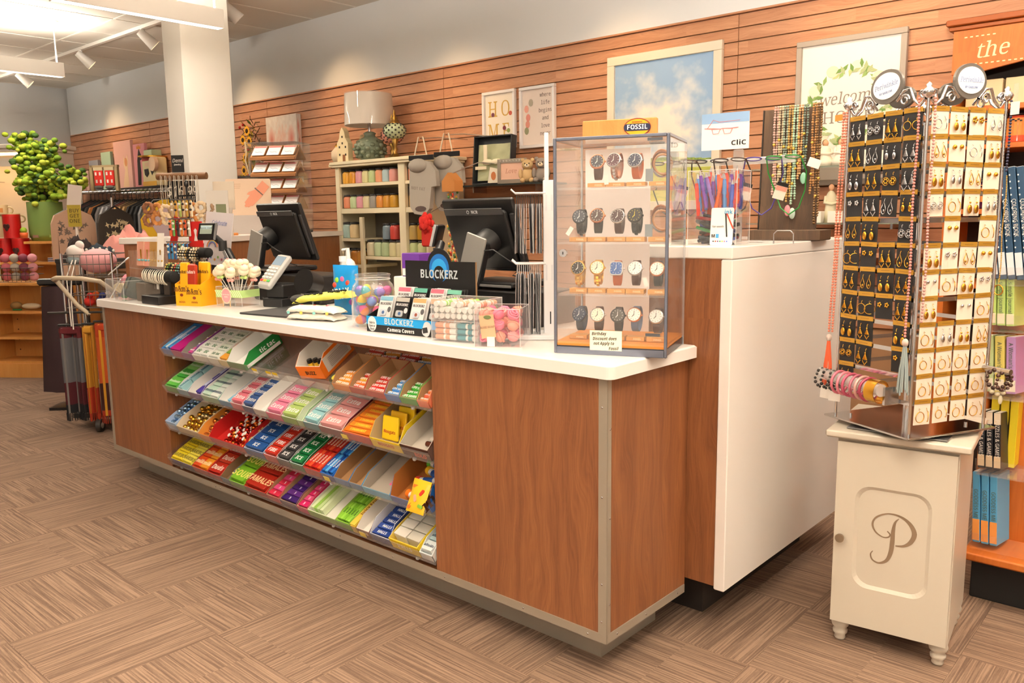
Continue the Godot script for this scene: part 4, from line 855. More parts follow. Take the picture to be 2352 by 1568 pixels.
	part(d1, "body", mb().box(V(0, 0.066, 0), V(0.52, 0.132, 0.24), 0.008), C("161617", 0.4)); part(d1, "drawer_gap", mb().box(V(-0.05, 0.09, 0.121), V(0.38, 0.004, 0.002)), C("050505", 0.6)); part(d1, "notice", mb().box(V(0.19, 0.075, 0.1212), V(0.09, 0.075, 0.001)), C("efe9dc", 0.7))
	for q in 2: part(d1, "notice_print", mb().box(V(0.17 + 0.04 * q, 0.085, 0.122), V(0.018, 0.014, 0.0006)), C("b9867a", 0.7))
	register(V(-2.29, TOP + 0.135, -0.53), "left of the two", -0.07)
	customer_display(V(-2.60, TOP + 0.035, -0.31), 0.25, "in front of the rainbow drawing")
	var ct := thing("card_terminal", "grey card terminal with keypad propped on a black stand", "card terminal", V(-2.045, TOP, -0.33), 0.22)
	part(ct, "stand", mb().box(V(0.02, 0.02, 0), V(0.12, 0.04, 0.12), 0.006).box(V(0.02, 0.07, -0.005), V(0.11, 0.07, 0.10), 0.012), C("171718", 0.35))
	var tb := Basis(Vector3.RIGHT, -0.75)
	var bd := part(ct, "body", mb(V(0, 0.155, 0.01), tb * Basis(Vector3.BACK, -0.12)).box(V(0, 0, 0), V(0.085, 0.19, 0.034), 0.012), C("b0b0ae", 0.35)); bd.rotation = tb.get_euler() * 0.0
	var tr := Transform3D(tb * Basis(Vector3.BACK, -0.12), V(0, 0.155, 0.01))
	var sc := part(ct, "screen", mb().box(V(0, 0.052, 0.0174), V(0.06, 0.05, 0.001)), C("7d93a8", 0.15)); sc.transform = tr
	for r in 5:
		for q in 3:
			var kx := part(ct, "key", mb().box(V(-0.022 + 0.022 * q, 0.008 - 0.018 * r, 0.019), V(0.017, 0.011, 0.004), 0.0015), C(["e9e7e2", "e9e7e2", "e9e7e2", "d9d7d2", ["d83a34", "e8b83a", "4aa84a"][q]][r], 0.5)); kx.transform = tr
	var sn := thing("barcode_scanner", "black round handled barcode scanner beside the card terminal", "scanner", V(-1.865, TOP, -0.385), 0.2)
	part(sn, "head", mb().cyl(V(0, 0.10, -0.03), V(0, 0.12, 0.045), 0.05, 0.056, 20), C("141415", 0.35)); part(sn, "neck", mb().cyl(V(0, 0.0, -0.03), V(0, 0.08, -0.025), 0.022, 0.03, 12), C("141415", 0.4)); part(sn, "leg", mb().cyl(V(0.01, 0.07, 0), V(0.05, 0.01, 0.05), 0.008, -1, 8), C("1c1c1e", 0.4)); part(sn, "foot", mb().cyl(V(0, 0, -0.01), V(0, 0.012, -0.01), 0.06, -1, 20), C("141415", 0.4))
	part(sn, "cable", mb().tube([V(-0.05, 0.05, 0.02), V(-0.09, 0.045, 0.05), V(-0.02, 0.03, 0.08), V(0.05, 0.008, 0.07)], 0.0035, 6), M.black)
	var sz := thing("sanitiser_bottle", "white pump bottle behind the left register drawer", "bottle", V(-1.99, TOP, -0.705)); part(sz, "bottle", mb().lathe([Vector2(0, 0), Vector2(0.038, 0), Vector2(0.038, 0.16), Vector2(0.03, 0.185), Vector2(0.014, 0.20)], 16), C("d6d9d6", 0.3)); part(sz, "pump", mb().cyl(V(0, 0.20, 0), V(0, 0.25, 0), 0.012, 0.009, 10).cyl(V(0, 0.245, 0), V(-0.03, 0.24, 0.01), 0.006, -1, 8), C("f0efec", 0.4)); sz.position.z = -0.69
	var wt := thing("water_bottle", "clear plastic water bottle behind the blue candy bag", "bottle", V(-1.70, TOP, -0.44)); part(wt, "bottle", mb().lathe([Vector2(0, 0), Vector2(0.034, 0.002), Vector2(0.035, 0.04), Vector2(0.033, 0.05), Vector2(0.035, 0.06), Vector2(0.035, 0.14), Vector2(0.03, 0.165), Vector2(0.014, 0.195), Vector2(0.014, 0.21)], 18), clear("dfe9f0", 0.28, 0.05)); part(wt, "cap", mb().cyl(V(0, 0.205, 0), V(0, 0.228, 0), 0.0165, -1, 16), C("e8ecf0", 0.4)); part(wt, "label", mb().cyl(V(0, 0.07, 0), V(0, 0.12, 0), 0.0356, -1, 18, false), C("6f8fb8", 0.5))
	var bg := thing("candy_bag", "large glossy blue hard candy bag standing by the egg jar", "bag", V(-1.46, TOP, -0.27), 0.1)
	part(bg, "bag", pillow_at(V(0, 0.105, 0), 0.145, 0.20, 0.05, 9), C("1f8fdc", 0.22))
	txt(bg, "JOLLY", 0.026, C("ffffff", 0.4), V(-0.006, 0.10, 0.0255), V(0, 0, 0.12), "bold"); txt(bg, "RANCHER", 0.014, C("ffffff", 0.4), V(0.0, 0.078, 0.0255), V(0, 0, 0.12), "bold")
	for q in [[-0.03, 0.145, "8ccf3a"], [0.0, 0.15, "e85a9a"], [0.03, 0.135, "d8402c"], [-0.045, 0.125, "d8402c"], [0.045, 0.06, "8a4ab0"]]: part(bg, "fruit_print", mb(V(q[0], q[1], 0.017)).ball(V(0, 0, 0), V(0.013, 0.012, 0.009), 10, 6), C(q[2], 0.35))
	one("sign_pad", "thin black rubber mat lying under the socks", "mat", mb().box(V(0, 0.004, 0), V(0.30, 0.008, 0.24), 0.003), C("2a2a2c", 0.6), V(-1.76, TOP, -0.18), 0.12)
	for k in 2:
		var s := thing("sock", ["white sock with pastel dots folded on the worktop", "yellow sock with black paw pattern lying on the white sock"][k], "sock", V(-1.46, TOP + 0.002, -0.115 - 0.05 * k), [0.32, 0.42][k])
		var m := mb(); var f := noise(6.0, 4 + k, 2)
		for lay in (2 if k == 0 else 1):
			var g := []
			for i in 15:
				var u := i / 14.0; var row := []
				var wy := 0.048 * (0.5 + 0.5 * sin(minf(u * 3.0, 1.0) * PI / 2)) * (0.75 if u > 0.75 and k == 1 else 1.0); var ty := (0.014 if k == 0 else 0.016) * sqrt(maxf(0.02, 1 - pow(2 * u - 1, 6)))
				for j in 12:
					var a := TAU * j / 12; row.append(V((u - 0.5) * (0.24 + 0.03 * k), ty + 0.027 * lay + (0.055 + 0.03 * u) * k + ty * sin(a) * 0.95 + 0.004 * f.get_noise_2d(u * 3, a), cos(a) * wy))
				g.append(row)
			m.grid(g, true)
		part(s, "knit", m, C(["f0ece2", "dfe36a"][k], 0.9))
		if k == 0:
			for q in 7: part(s, "dot", mb(V(-0.09 + 0.03 * q, 0.056 if q % 2 else 0.03, 0.0 if q % 2 else 0.049), Basis(Vector3.RIGHT, 0.0 if q % 2 else PI / 2)).cyl(V(0, -0.003, 0), V(0, 0.0006, 0), 0.006, -1, 10), C(["8ad0cc", "e86a8a", "f0d060", "d84a5a"][q % 4], 0.8))
		else:
			part(s, "dark_toe", mb(V(-0.12, 0.074, 0)).ball(V(0, 0, 0), V(0.03, 0.017, 0.036), 12, 8), C("3a3a38", 0.9))
			for q in 6: part(s, "paw_print", mb(V(-0.07 + 0.035 * q, 0.094 + 0.004 * q, 0.012 * (q % 3 - 1) + 0.02)).ball(V(0, 0, 0), V(0.011, 0.004, 0.009), 8, 4).ball(V(0.009, 0, 0.009), V(0.005, 0.004, 0.005), 6, 4).ball(V(-0.008, 0, 0.01), V(0.005, 0.004, 0.005), 6, 4), C("1c1c1a", 0.9))
	# ---- glass jar of plastic eggs
	var ja := thing("glass_jar", "wide glass jar full of coloured plastic eggs", "jar", V(-1.125, TOP, -0.135))
	part(ja, "glass", mb().lathe([Vector2(0, 0.001), Vector2(0.074, 0.002), Vector2(0.079, 0.012), Vector2(0.079, 0.125), Vector2(0.072, 0.15), Vector2(0.062, 0.162), Vector2(0.062, 0.183), Vector2(0.066, 0.187), Vector2(0.062, 0.19), Vector2(0.059, 0.187), Vector2(0.059, 0.162), Vector2(0.069, 0.148), Vector2(0.076, 0.125), Vector2(0.076, 0.012), Vector2(0, 0.006)], 32), clear("eef4f4", 0.05, 0.02))
	part(ja, "rim_thread", mb().tube(arc(V(0, 0.172, 0), 0.063, 0, TAU, 28, Vector3.RIGHT, Vector3.BACK), 0.002, 6), clear("f4f8f8", 0.4, 0.03))
	var ec := [["cc4a90", "rose"], ["5a80c4", "blue"], ["e07a2a", "orange"], ["b4bc2a", "lime"], ["3aa8ae", "teal"], ["8a66bc", "lilac"], ["dcbc2a", "yellow"], ["d84a72", "pink"]]
	var ei := 0
	for lay in 4:
		for k in (7 if lay % 2 == 0 else 6):
			var a := TAU * k / (7.0 if lay % 2 == 0 else 6.0) + lay * 0.4; var r := 0.048 if k < 6 else 0.0
			if k == 6: a = 0
			var q: Array = ec[ei % 8]; var w: Array = ec[(ei * 3 + 2) % 8]
			var o := thing("plastic_egg", "%s and %s plastic egg in the %s layer of the jar" % [q[1], w[1], ["lowest", "second", "third", "top"][lay]], "egg", V(-1.125 + cos(a) * r, TOP + 0.028 + 0.033 * lay, -0.135 + sin(a) * r), 0.0, "plastic eggs in the jar")
			o.basis = Basis(V(rng.randf_range(-1, 1), rng.randf_range(-1, 1), rng.randf_range(-1, 1)).normalized(), rng.randf_range(0, TAU))
			part(o, "half", mb().lathe([Vector2(0.0175, 0), Vector2(0.0172, 0.006), Vector2(0.0145, 0.014), Vector2(0.008, 0.022), Vector2(0, 0.0245)], 14), C(q[0], 0.15)); part(o, "other_half", mb().lathe([Vector2(0.0, -0.019), Vector2(0.008, -0.017), Vector2(0.014, -0.011), Vector2(0.017, -0.004), Vector2(0.0178, 0)], 14), C(w[0], 0.15))
			ei += 1
	# ---- camera cover display
	var bk := thing("cover_display", "black and blue cardboard camera cover display with round crest", "display", V(-0.872, TOP, -0.045), 0.08)
	var dk := C("121213", 0.5); var blu := C("189ae0", 0.45)
	part(bk, "front_panel", mb().box(V(0, 0.027, 0.0), V(0.33, 0.054, 0.003)), dk); part(bk, "blue_band", mb().box(V(0, 0.040, 0.0018), V(0.33, 0.028, 0.001)), blu)
	txt(bk, "BLOCKERZ", 0.020, C("cdd6dc", 0.5), V(-0.01, 0.040, 0.0025), Vector3.ZERO, "bold"); txt(bk, "Camera Covers", 0.0125, C("f2f2f2", 0.5), V(-0.002, 0.0125, 0.0022), Vector3.ZERO, "bold")
	part(bk, "badge", mb(V(-0.137, 0.028, 0.0024)).ext(oval(0.021, 0.026, 24), 0, 0.0008), C("f0f0f0", 0.5))
	for q in 3: txt(bk, ["Slide to", "Open or", "Block"][q], 0.0075, M.ink, V(-0.137, 0.032 - 0.011 * q, 0.0036), Vector3.ZERO, "regular", 0.8)
	part(bk, "badge", mb(V(0.118, 0.026, 0.0024), Basis(Vector3.BACK, -0.4)).ext(rrect(0.034, 0.05, 0.015, 6), 0, 0.0008), C("d9dcde", 0.4)); part(bk, "lens_mark", mb(V(0.112, 0.022, 0.0034), Basis(Vector3.BACK, 0.2)).box(V(0, 0, 0), V(0.022, 0.018, 0.001)), C("2c2c2e", 0.4))
	part(bk, "bottom", mb().box(V(0, 0.0015, -0.10), V(0.33, 0.003, 0.2)), dk)
	for s in [-1.0, 1.0]: part(bk, "side_panel", mb(V(s * 0.164, 0, 0), Basis(Vector3.UP, PI / 2)).ext(PackedVector2Array([Vector2(0, 0), Vector2(0.2, 0), Vector2(0.2, 0.12), Vector2(0.12, 0.10), Vector2(0, 0.054)]), -0.0012, 0.0012), dk)
	part(bk, "header", mb().box(V(0, 0.118, -0.2), V(0.33, 0.236, 0.003)), dk); part(bk, "crest", mb(V(0, 0.225, -0.2)).ext(oval(0.055, 0.055, 28), -0.0015, 0.0016), dk); part(bk, "header_edge", mb().box(V(0.1665, 0.118, -0.2), V(0.003, 0.236, 0.005)), C("8a6a4a", 0.8))
	var cr := part(bk, "blue_disc", mb(V(0, 0.212, -0.1982)).ext(oval(0.046, 0.050, 28), 0, 0.0008), C("1a6fc0", 0.5)); part(cr, "bright_disc", mb(V(0, 0.205, -0.1976)).ext(oval(0.036, 0.040, 24), 0, 0.0008), C("2fa4ee", 0.5)); part(cr, "lens_disc", mb(V(0, 0.19, -0.1970)).ext(oval(0.026, 0.03, 24), 0, 0.0008), dk)
	txt(bk, "BLOCKERZ", 0.030, C("cdd6dc", 0.5), V(-0.002, 0.19, -0.1958), Vector3.ZERO, "bold", 0.86)
	part(bk, "cell_divider", mb().box(V(0, 0.04, -0.095), V(0.326, 0.08, 0.002)), dk)
	for row in 2:
		for q in 4:
			for dpt in 3:
				var whitey := q % 2 == 0
				var top: String = ["c8667a", "5aa894", "c8667a", "6fb8a0"][q] if row == 0 else ["7ab0c8", "b8b4ac", "e0a06a", "d98a4a"][q]
				var o := thing("cover_card", "%s camera cover card, %s column of the %s row, %s" % ["white" if whitey else "black", ORD[q], "back" if row == 0 else "front", ["in front", "behind another", "hindmost"][dpt]], "card", Vector3.ZERO, 0.0, "camera cover cards")
				o.transform = bk.transform * Transform3D(Basis(Vector3.RIGHT, -0.34) * Basis(Vector3.UP, rng.randf_range(-0.05, 0.05)), V(-0.118 + 0.078 * q + (0.006 if row else 0.0) + 0.006 * dpt, 0.03 if row == 0 else 0.006, -0.108 - 0.009 * dpt if row == 0 else -0.012 - 0.012 * dpt))
				part(o, "card", mb(V(0, 0.062, 0)).ext(rrect(0.064, 0.118, 0.004, 2), -0.0008, 0.0008), C("e2e0e0" if whitey else "161617", 0.5))
				if dpt == 0:
					part(o, "hang_band", mb(V(0, 0.112, 0.001)).box(V(0, 0, 0), V(0.06, 0.015, 0.0008)), C(top, 0.6)); txt(o, "BLOCKERZ", 0.0085, C("3a3a3c" if whitey else "e8e8e8", 0.5), V(0, 0.094, 0.0012), Vector3.ZERO, "bold", 0.92)
					for z in 2: part(o, "cover_sample", mb(V(-0.004, 0.062 - 0.03 * z, 0.001)).ext(rrect(0.032, 0.022, 0.006, 3), 0, 0.003), C("c8d0da" if whitey else "b9bcc0", 0.3))
					part(o, "lens_dot", mb(V(-0.002, 0.062, 0.004)).ext(oval(0.006, 0.006, 12), 0, 0.001), C("4a6a9a" if q < 2 else "a05a4a", 0.3)); part(o, "shield_mark", mb(V(0.022, 0.074, 0.001)).ext(oval(0.008, 0.01, 12), 0, 0.001), C("5a5a5e" if whitey else "d9d9dc", 0.4))
	# ---- clear boxes of lip balm tubes
	for k in 2:
		var bx := thing("tube_box", ["lower clear box of peach and teal lip balms", "upper clear box of white and green lip balms"][k], "box", V(-0.607, TOP + 0.068 * k, -0.092), 0.2)
		acrylic_box(bx, 0.185, 0.066, 0.13, 0.002, M.acryl2)
		for r in (3 if k == 0 else 3):
			for i in (2 if k == 0 else 8):
				for j in (6 if k == 0 else 2):
					if k == 1 and r == 2 and i % 3 == 2: continue
					if k == 0 and r < 2 and j > 0 and i == 0: continue
					if k == 1 and r < 2 and j > 0 and i < 6: continue
					var hex: String = (["e8a27a", "2a8f9c"][i] if k == 0 else ("f4f0ea" if i < 6 and j == 0 else "7cc038")) if not (k == 1 and r == 2) else ["f0a878", "86c83c", "ef9a90", "e8a27a"][(i + j) % 4]
					var o := thing("lip_balm", "%s lip balm tube, %s layer, %s place, %s row in the %s clear box" % [{"e8a27a": "peach", "2a8f9c": "teal", "f4f0ea": "white", "7cc038": "green", "f0a878": "apricot", "86c83c": "lime", "ef9a90": "pink"}[hex], ["lowest", "middle", "top"][r], ORD[i], ORD[j], ["lower", "upper"][k]], "lip balm", Vector3.ZERO, 0.0, "lip balm tubes in the clear boxes")
					var tl := 0.078 if k == 0 else 0.052
					var p := V(-0.044 + 0.084 * i, 0.013 + 0.0185 * r, 0.05 - 0.0195 * j) if k == 0 else V(-0.078 + 0.0215 * i, 0.013 + 0.0185 * r, 0.032 - 0.06 * j)
					o.transform = bx.transform * Transform3D(Basis() if k == 0 else Basis(Vector3.UP, -PI / 2), p)
					part(o, "tube", mb().cyl(V(-tl / 2, 0, 0), V(tl * 0.2, 0, 0), 0.0088, -1, 12), C(hex, 0.35)); part(o, "cap", mb().cyl(V(tl * 0.2, 0, 0), V(tl * 0.5, 0, 0), 0.009, -1, 12), C("f4f0ea", 0.4)); part(o, "band", mb().cyl(V(-tl * 0.1, 0, 0), V(0, 0, 0), 0.0089, -1, 12, false), C("f4f0ea", 0.4))
	# ---- rose soaps
	var rb := thing("rose_box", "clear box of pink rose soaps with a tan tag", "box", V(-0.462, TOP, -0.10), 0.52)
	acrylic_box(rb, 0.14, 0.115, 0.15, 0.002, M.acrylic)
	var tag_ := part(rb, "tan_tag", mb(V(-0.03, 0.062, 0.0725), Basis(Vector3.BACK, 0.12)).box(V(0, 0, 0), V(0.045, 0.07, 0.0012)), C("dcb48a", 0.7)); part(tag_, "leaf_print", mb(V(-0.03, 0.09, 0.0735)).ext(oval(0.012, 0.006, 10), 0, 0.0006), C("6a7a3a", 0.7)); txt(tag_, "ROSE SOAP", 0.006, C("8a5a3a", 0.6), V(-0.03, 0.06, 0.0738), V(0, 0, 0.12), "serif"); part(tag_, "barcode_slip", mb().box(V(-0.02, 0.016, 0.0735), V(0.024, 0.03, 0.0008)), M.paper)
	var rp2 := rose_mesh(); var rc := [["f07a9a", "pink"], ["f28a7a", "coral"], ["f2a08a", "peach"], ["ee6a8c", "deep pink"], ["f49a9c", "blush"]]
	for lay in 3:
		for i in 3:
			for j in 3:
				var q: Array = rc[(i * 2 + j + lay * 3) % 5]
				var o := one("rose_soap", "%s rose soap, %s layer, %s column, %s back in the clear box" % [q[1], ["lowest", "middle", "top"][lay], ORD[i], ORD[j]], "soap", rp2, C(q[0], 0.55), Vector3.ZERO, 0.0, "rose soaps in the clear box")
				o.transform = rb.transform * Transform3D(Basis(V(rng.randf_range(-1, 1), 0.3, rng.randf_range(-1, 1)).normalized(), rng.randf_range(0.3, 1.3)), V(-0.042 + 0.042 * i, 0.026 + 0.034 * lay, 0.045 - 0.042 * j))
	# ---- second register
	var d2 := thing("receipt_drawer", "black cash drawer under the right register", "cash drawer", V(-0.78, TOP, -0.535)); part(d2, "body", mb().box(V(0, 0.062, 0), V(0.36, 0.124, 0.25), 0.006), C("141415", 0.4)); part(d2, "wheel_mark", mb(V(-0.03, 0.02, 0.126)).tube(arc(V(0, 0, 0), 0.07, 0.2, PI - 0.2, 14), 0.003, 5), C("1e1e20", 0.3))
	register(V(-0.95, TOP + 0.125, -0.52), "right of the two", 0.07)
	customer_display(V(-1.10, TOP + 0.02, -0.44), -1.0, "side-on behind the camera covers")
	# ---- white rack with hanging gift cards
	var rk := thing("card_rack", "narrow white upright rack hung with thin cards beside the watch case", "rack", V(-0.425, TOP, -0.285), 0.70)
	var wh := C("eef0f4", 0.35)
	part(rk, "base", mb().box(V(-0.055, 0.008, 0), V(0.15, 0.016, 0.13), 0.004), wh); part(rk, "panel", mb().box(V(0, 0.255, 0.0), V(0.036, 0.49, 0.012), 0.003), wh); part(rk, "upper_post", mb().box(V(-0.006, 0.57, 0), V(0.014, 0.15, 0.012), 0.002), wh)
	part(rk, "slot", mb().box(V(0.004, 0.065, 0.0062), V(0.004, 0.04, 0.001)), C("3a3a3c", 0.5))
	for y in [0.46, 0.24]:
		for s in [-0.008, 0.01]: part(rk, "tab", mb().box(V(s, y - 0.03, 0.0065), V(0.006, 0.05, 0.002)), C("dfe2e8", 0.35))
		for q in 3: part(rk, "hook", mb().tube([V(-0.01, y, -0.03 + 0.03 * q), V(-0.105, y, -0.03 + 0.03 * q), V(-0.118, y + 0.012, -0.03 + 0.03 * q)], 0.003, 6), C("e4e6ea", 0.3))
	for lv in 2:
		for i in 13:
			var o := thing("hanging_card", "thin %s card, %s from the post on the %s hooks" % [["grey", "white", "silver"][i % 3], ORD[i], ["upper", "lower"][lv]], "card", Vector3.ZERO, 0.0, "cards hanging on the white rack")
			o.transform = rk.transform * Transform3D(Basis(Vector3.UP, rng.randf_range(-0.10, 0.10)) * Basis(Vector3.BACK, rng.randf_range(-0.03, 0.03)), V(-0.026 - 0.0062 * i, [0.452, 0.232][lv], 0))
			var ch := 0.155 if lv == 0 else 0.205
			part(o, "card", mb().box(V(0, -0.025 - ch / 2, 0), V(0.0011, ch, 0.085)), C(["a9a9ac", "dcdcde", "bcbcc0"][i % 3], 0.5)); part(o, "hanger", mb().box(V(0, -0.012, 0), V(0.0016, 0.03, 0.02)), C("2c2c2e" if lv == 0 else "d0d0d2", 0.5))

func bead_ring(r: float, b: float, k: int) -> MB:
	var m := mb()
	for i in k: m.ball(V(r * cos(TAU * i / k), r * sin(TAU * i / k) * 1.05, 0.002 * sin(i * 2.3)), V(b, b, b) * (1.0 + 0.15 * sin(i * 1.7)), 7, 4)
	return m
func rose_mesh() -> ArrayMesh:
	var m := mb().ball(V(0, 0, 0), V(0.017, 0.013, 0.017), 12, 7)
	for k in 3:
		var r := 0.017 - 0.005 * k; var p := []
		for i in 17:
			var a := TAU * i / 16.0 + k; p.append(V(cos(a) * r * (1 + 0.08 * sin(3 * a)), 0.006 + 0.0045 * k + 0.001 * sin(5 * a), sin(a) * r * (1 + 0.08 * sin(3 * a))))
		m.tube(p, 0.0022, 5, 0.0045)
	return m.mesh()
func pillow_at(at: Vector3, w: float, h: float, t: float, sd: int) -> MB:
	var m := pillow(w, h, t, sd, 0.02)
	for i in m.v.size(): m.v[i] += at
	return m

func strap_mesh(w: float, ry: float, rz: float, th: float) -> MB:
	var m := mb(); var g := []
	for i in 21:
		var a := TAU * i / 20.0; var row := []
		for q in [[-1, 1.0], [1, 1.0], [1, 0.0], [-1, 0.0], [-1, 1.0]]:
			row.append(V(q[0] * w / 2, sin(a) * (ry - th * (1 - q[1])), cos(a) * (rz - th * (1 - q[1]))))
		g.append(row)
	return m.grid(g)
func watch(frame: Transform3D, label: String, dial: String, cas: Material, strap: Material, square := false, links := false, hands := "f4f4f0") -> void:
	var o := thing("wristwatch", label, "watch", Vector3.ZERO, 0.0, "watches in the display case"); o.transform = frame
	var b := Basis(Vector3.RIGHT, -0.32); var c := V(0, 0.058, 0.026)
	part(o, "strap", moved(strap_mesh(0.019, 0.036, 0.026, 0.0025), Transform3D(Basis(Vector3.RIGHT, -0.25), V(0, 0.044, 0))), strap)
	if links:
		var lk := mb()
		for k in 6:
			var a := -0.3 - 0.28 * k; lk.xf = Transform3D(Basis(Vector3.RIGHT, -0.25), V(0, 0.044, 0)); lk.box(V(0, sin(a) * 0.0365, cos(a) * 0.0265), V(0.008, 0.0085, 0.004), 0.001)
		part(o, "links", lk, cas)
	if square: part(o, "case", mb(c, b).ext(rrect(0.038, 0.040, 0.010), -0.004, 0.004), cas)
	else: part(o, "case", mb(c, b * Basis(Vector3.RIGHT, PI / 2)).lathe([Vector2(0, -0.005), Vector2(0.0195, -0.005), Vector2(0.0212, -0.002), Vector2(0.0212, 0.002), Vector2(0.0195, 0.0045), Vector2(0.0178, 0.0045)], 24), cas)
	var d := part(o, "dial", mb(c, b).ext(rrect(0.032, 0.034, 0.008) if square else oval(0.0182, 0.0182, 22), 0.0, 0.0042), C(dial, 0.35))
	var hm := mb(c, b).box(V(0, 0.004, 0.0048), V(0.0014, 0.013, 0.0006))
	hm.xf = Transform3D(b * Basis(Vector3.BACK, 2.5), c); hm.box(V(0, 0.0035, 0.0048), V(0.0016, 0.010, 0.0006))
	for k in 12:
		hm.xf = Transform3D(b * Basis(Vector3.BACK, TAU * k / 12), c); hm.box(V(0, 0.0145, 0.0046), V(0.0009, 0.0032, 0.0005))
	part(d, "hands", hm, C(hands, 0.4)); part(o, "crown", mb(c, b).cyl(V(0.0205, 0, 0), V(0.0245, 0, 0), 0.0028, -1, 8), cas)
	part(o, "holder", moved(strap_mesh(0.012, 0.030, 0.02, 0.0015), Transform3D(Basis(), V(0, 0.038, -0.002))), M.acryl2)
func moved(m: MB, f: Transform3D) -> MB:
	for i in m.v.size():
		m.v[i] = f * m.v[i]; m.n[i] = f.basis * m.n[i]
	return m
func watch_case() -> void:
	var at := V(-0.1165, TOP, -0.2365)
	var c := thing("watch_case", "tall clear acrylic watch display case with steel edges on the worktop corner", "display case", at, 0.347)
	var w := 0.323; var d := 0.268; var h := 0.60
	part(c, "plinth", mb().box(V(0, 0.012, 0), V(w - 0.006, 0.022, d - 0.006), 0.002), C("2c3038", 0.25)); part(c, "oak_floor", mb().box(V(0, 0.028, 0), V(w - 0.012, 0.014, d - 0.012)), C("d98a34", 0.45))
	part(c, "front_pane", mb().box(V(0, 0.31, d / 2 - 0.002), V(w - 0.016, 0.56, 0.004)), M.glass)
	for s in [-1.0, 1.0]: part(c, "side_pane", mb().box(V(s * (w / 2 - 0.002), 0.31, 0), V(0.004, 0.56, d - 0.016)), M.glass)
	part(c, "back_pane", mb().box(V(0, 0.31, -d / 2 + 0.002), V(w - 0.016, 0.56, 0.004)), M.glass); part(c, "top_pane", mb().box(V(0, h - 0.004, 0), V(w - 0.012, 0.004, d - 0.012)), M.glass)
	part(c, "white_back_board", mb().box(V(-0.045, 0.31, -d / 2 + 0.007), V(0.20, 0.55, 0.004)), C("efe8e6", 0.5))
	var st := C("7f8698", 0.22, 0.75)
	for s in [-1.0, 1.0]:
		part(c, "front_post", mb().box(V(s * (w / 2 - 0.004), 0.3, d / 2 - 0.004), V(0.009, h, 0.009), 0.002), st); part(c, "back_post", mb().box(V(s * (w / 2 - 0.003), 0.3, -d / 2 + 0.003), V(0.006, h, 0.006), 0.001), C("c9ccd2", 0.2, 0.6))
		part(c, "side_rail", mb().box(V(s * (w / 2 - 0.003), h - 0.003, 0), V(0.006, 0.007, d - 0.014)), st)
	part(c, "top_rail", mb().box(V(0, h - 0.004, d / 2 - 0.004), V(w - 0.016, 0.009, 0.009), 0.002), st); part(c, "base_rail", mb().box(V(0, 0.010, d / 2 - 0.002), V(w - 0.016, 0.02, 0.006), 0.001), st); part(c, "back_rail", mb().box(V(0, h - 0.003, -d / 2 + 0.003), V(w - 0.012, 0.006, 0.006)), st)
	var lk := part(c, "lock", mb(V(-w / 2 + 0.03, 0.285, d / 2)).cyl(V(0, 0, -0.004), V(0, 0, 0.008), 0.011, -1, 18), M.chrome); part(lk, "key_slot", mb(V(-w / 2 + 0.03, 0.285, d / 2 + 0.0084)).box(V(0, 0, 0), V(0.002, 0.008, 0.001)), M.ink)
	for y in [0.312, 0.062]: part(c, "hinge", mb().box(V(w / 2 - 0.04, y if y < 0.1 else h - 0.014, d / 2 - 0.006), V(0.04, 0.008, 0.005)), C("5a606c", 0.3, 0.7))
	var ys := [0.465, 0.315, 0.17, 0.036]
	for k in 3: part(c, "shelf", mb().box(V(0, ys[k] - 0.003, -0.002), V(w - 0.016, 0.006, d - 0.02)), M.acryl2)
	var nt := thing("notice_card", "handwritten birthday discount card taped to the front of the watch case", "card", Vector3.ZERO); nt.transform = c.transform * Transform3D(Basis(), V(-0.009, 0.042, d / 2 + 0.0015))
	part(nt, "card", mb().box(V(0, 0, 0), V(0.092, 0.056, 0.001)), C("f3ead2", 0.8))
	for q in 4: txt(nt, ["Birthday", "Discount does", "not Apply to", "Fossil"][q], 0.0085, M.ink, V([-0.02, -0.004, -0.006, 0.022][q], 0.019 - 0.0135 * q, 0.0008), V(0, 0, 0.03), "italic bold", 0.86)
	# oak name board behind the top
	var sg := thing("name_board", "oak board with round navy and yellow badge on top of the watch case", "sign", Vector3.ZERO); sg.transform = c.transform * Transform3D(Basis(), V(-0.03, h, -0.09))
	part(sg, "board", mb().box(V(0, 0.033, 0), V(0.225, 0.066, 0.018), 0.003), M.oak)
	var bd := part(sg, "badge", mb(V(0.055, 0.040, 0.0095)).ext(oval(0.040, 0.026, 32), 0, 0.002), C("8a2a1c", 0.4)); part(bd, "yellow_oval", mb(V(0.055, 0.040, 0.0117)).ext(oval(0.037, 0.023, 32), 0, 0.001), C("f2b21c", 0.4)); part(bd, "navy_band", mb(V(0.055, 0.040, 0.0129)).ext(rrect(0.078, 0.020, 0.009), 0, 0.0008), C("1c2448", 0.4))
	txt(bd, "FOSSIL", 0.0135, C("ffffff", 0.4), V(0.055, 0.0405, 0.0142), Vector3.ZERO, "bold"); txt(bd, "AUTHENTIC", 0.004, C("8a2a1c", 0.4), V(0.055, 0.0545, 0.0132), Vector3.ZERO, "bold")
	# watches
	var brown := C("4a2a1c", 0.6); var tan := C("b85a24", 0.6); var blk := C("1a1a1c", 0.6); var bmet := C("2c2f34", 0.3, 0.8); var two := C("d9b060", 0.25, 1.0); var navy := C("1c2a44", 0.6); var den := C("5a6a8a", 0.7); var rosem := C("c08a74", 0.25, 1.0)
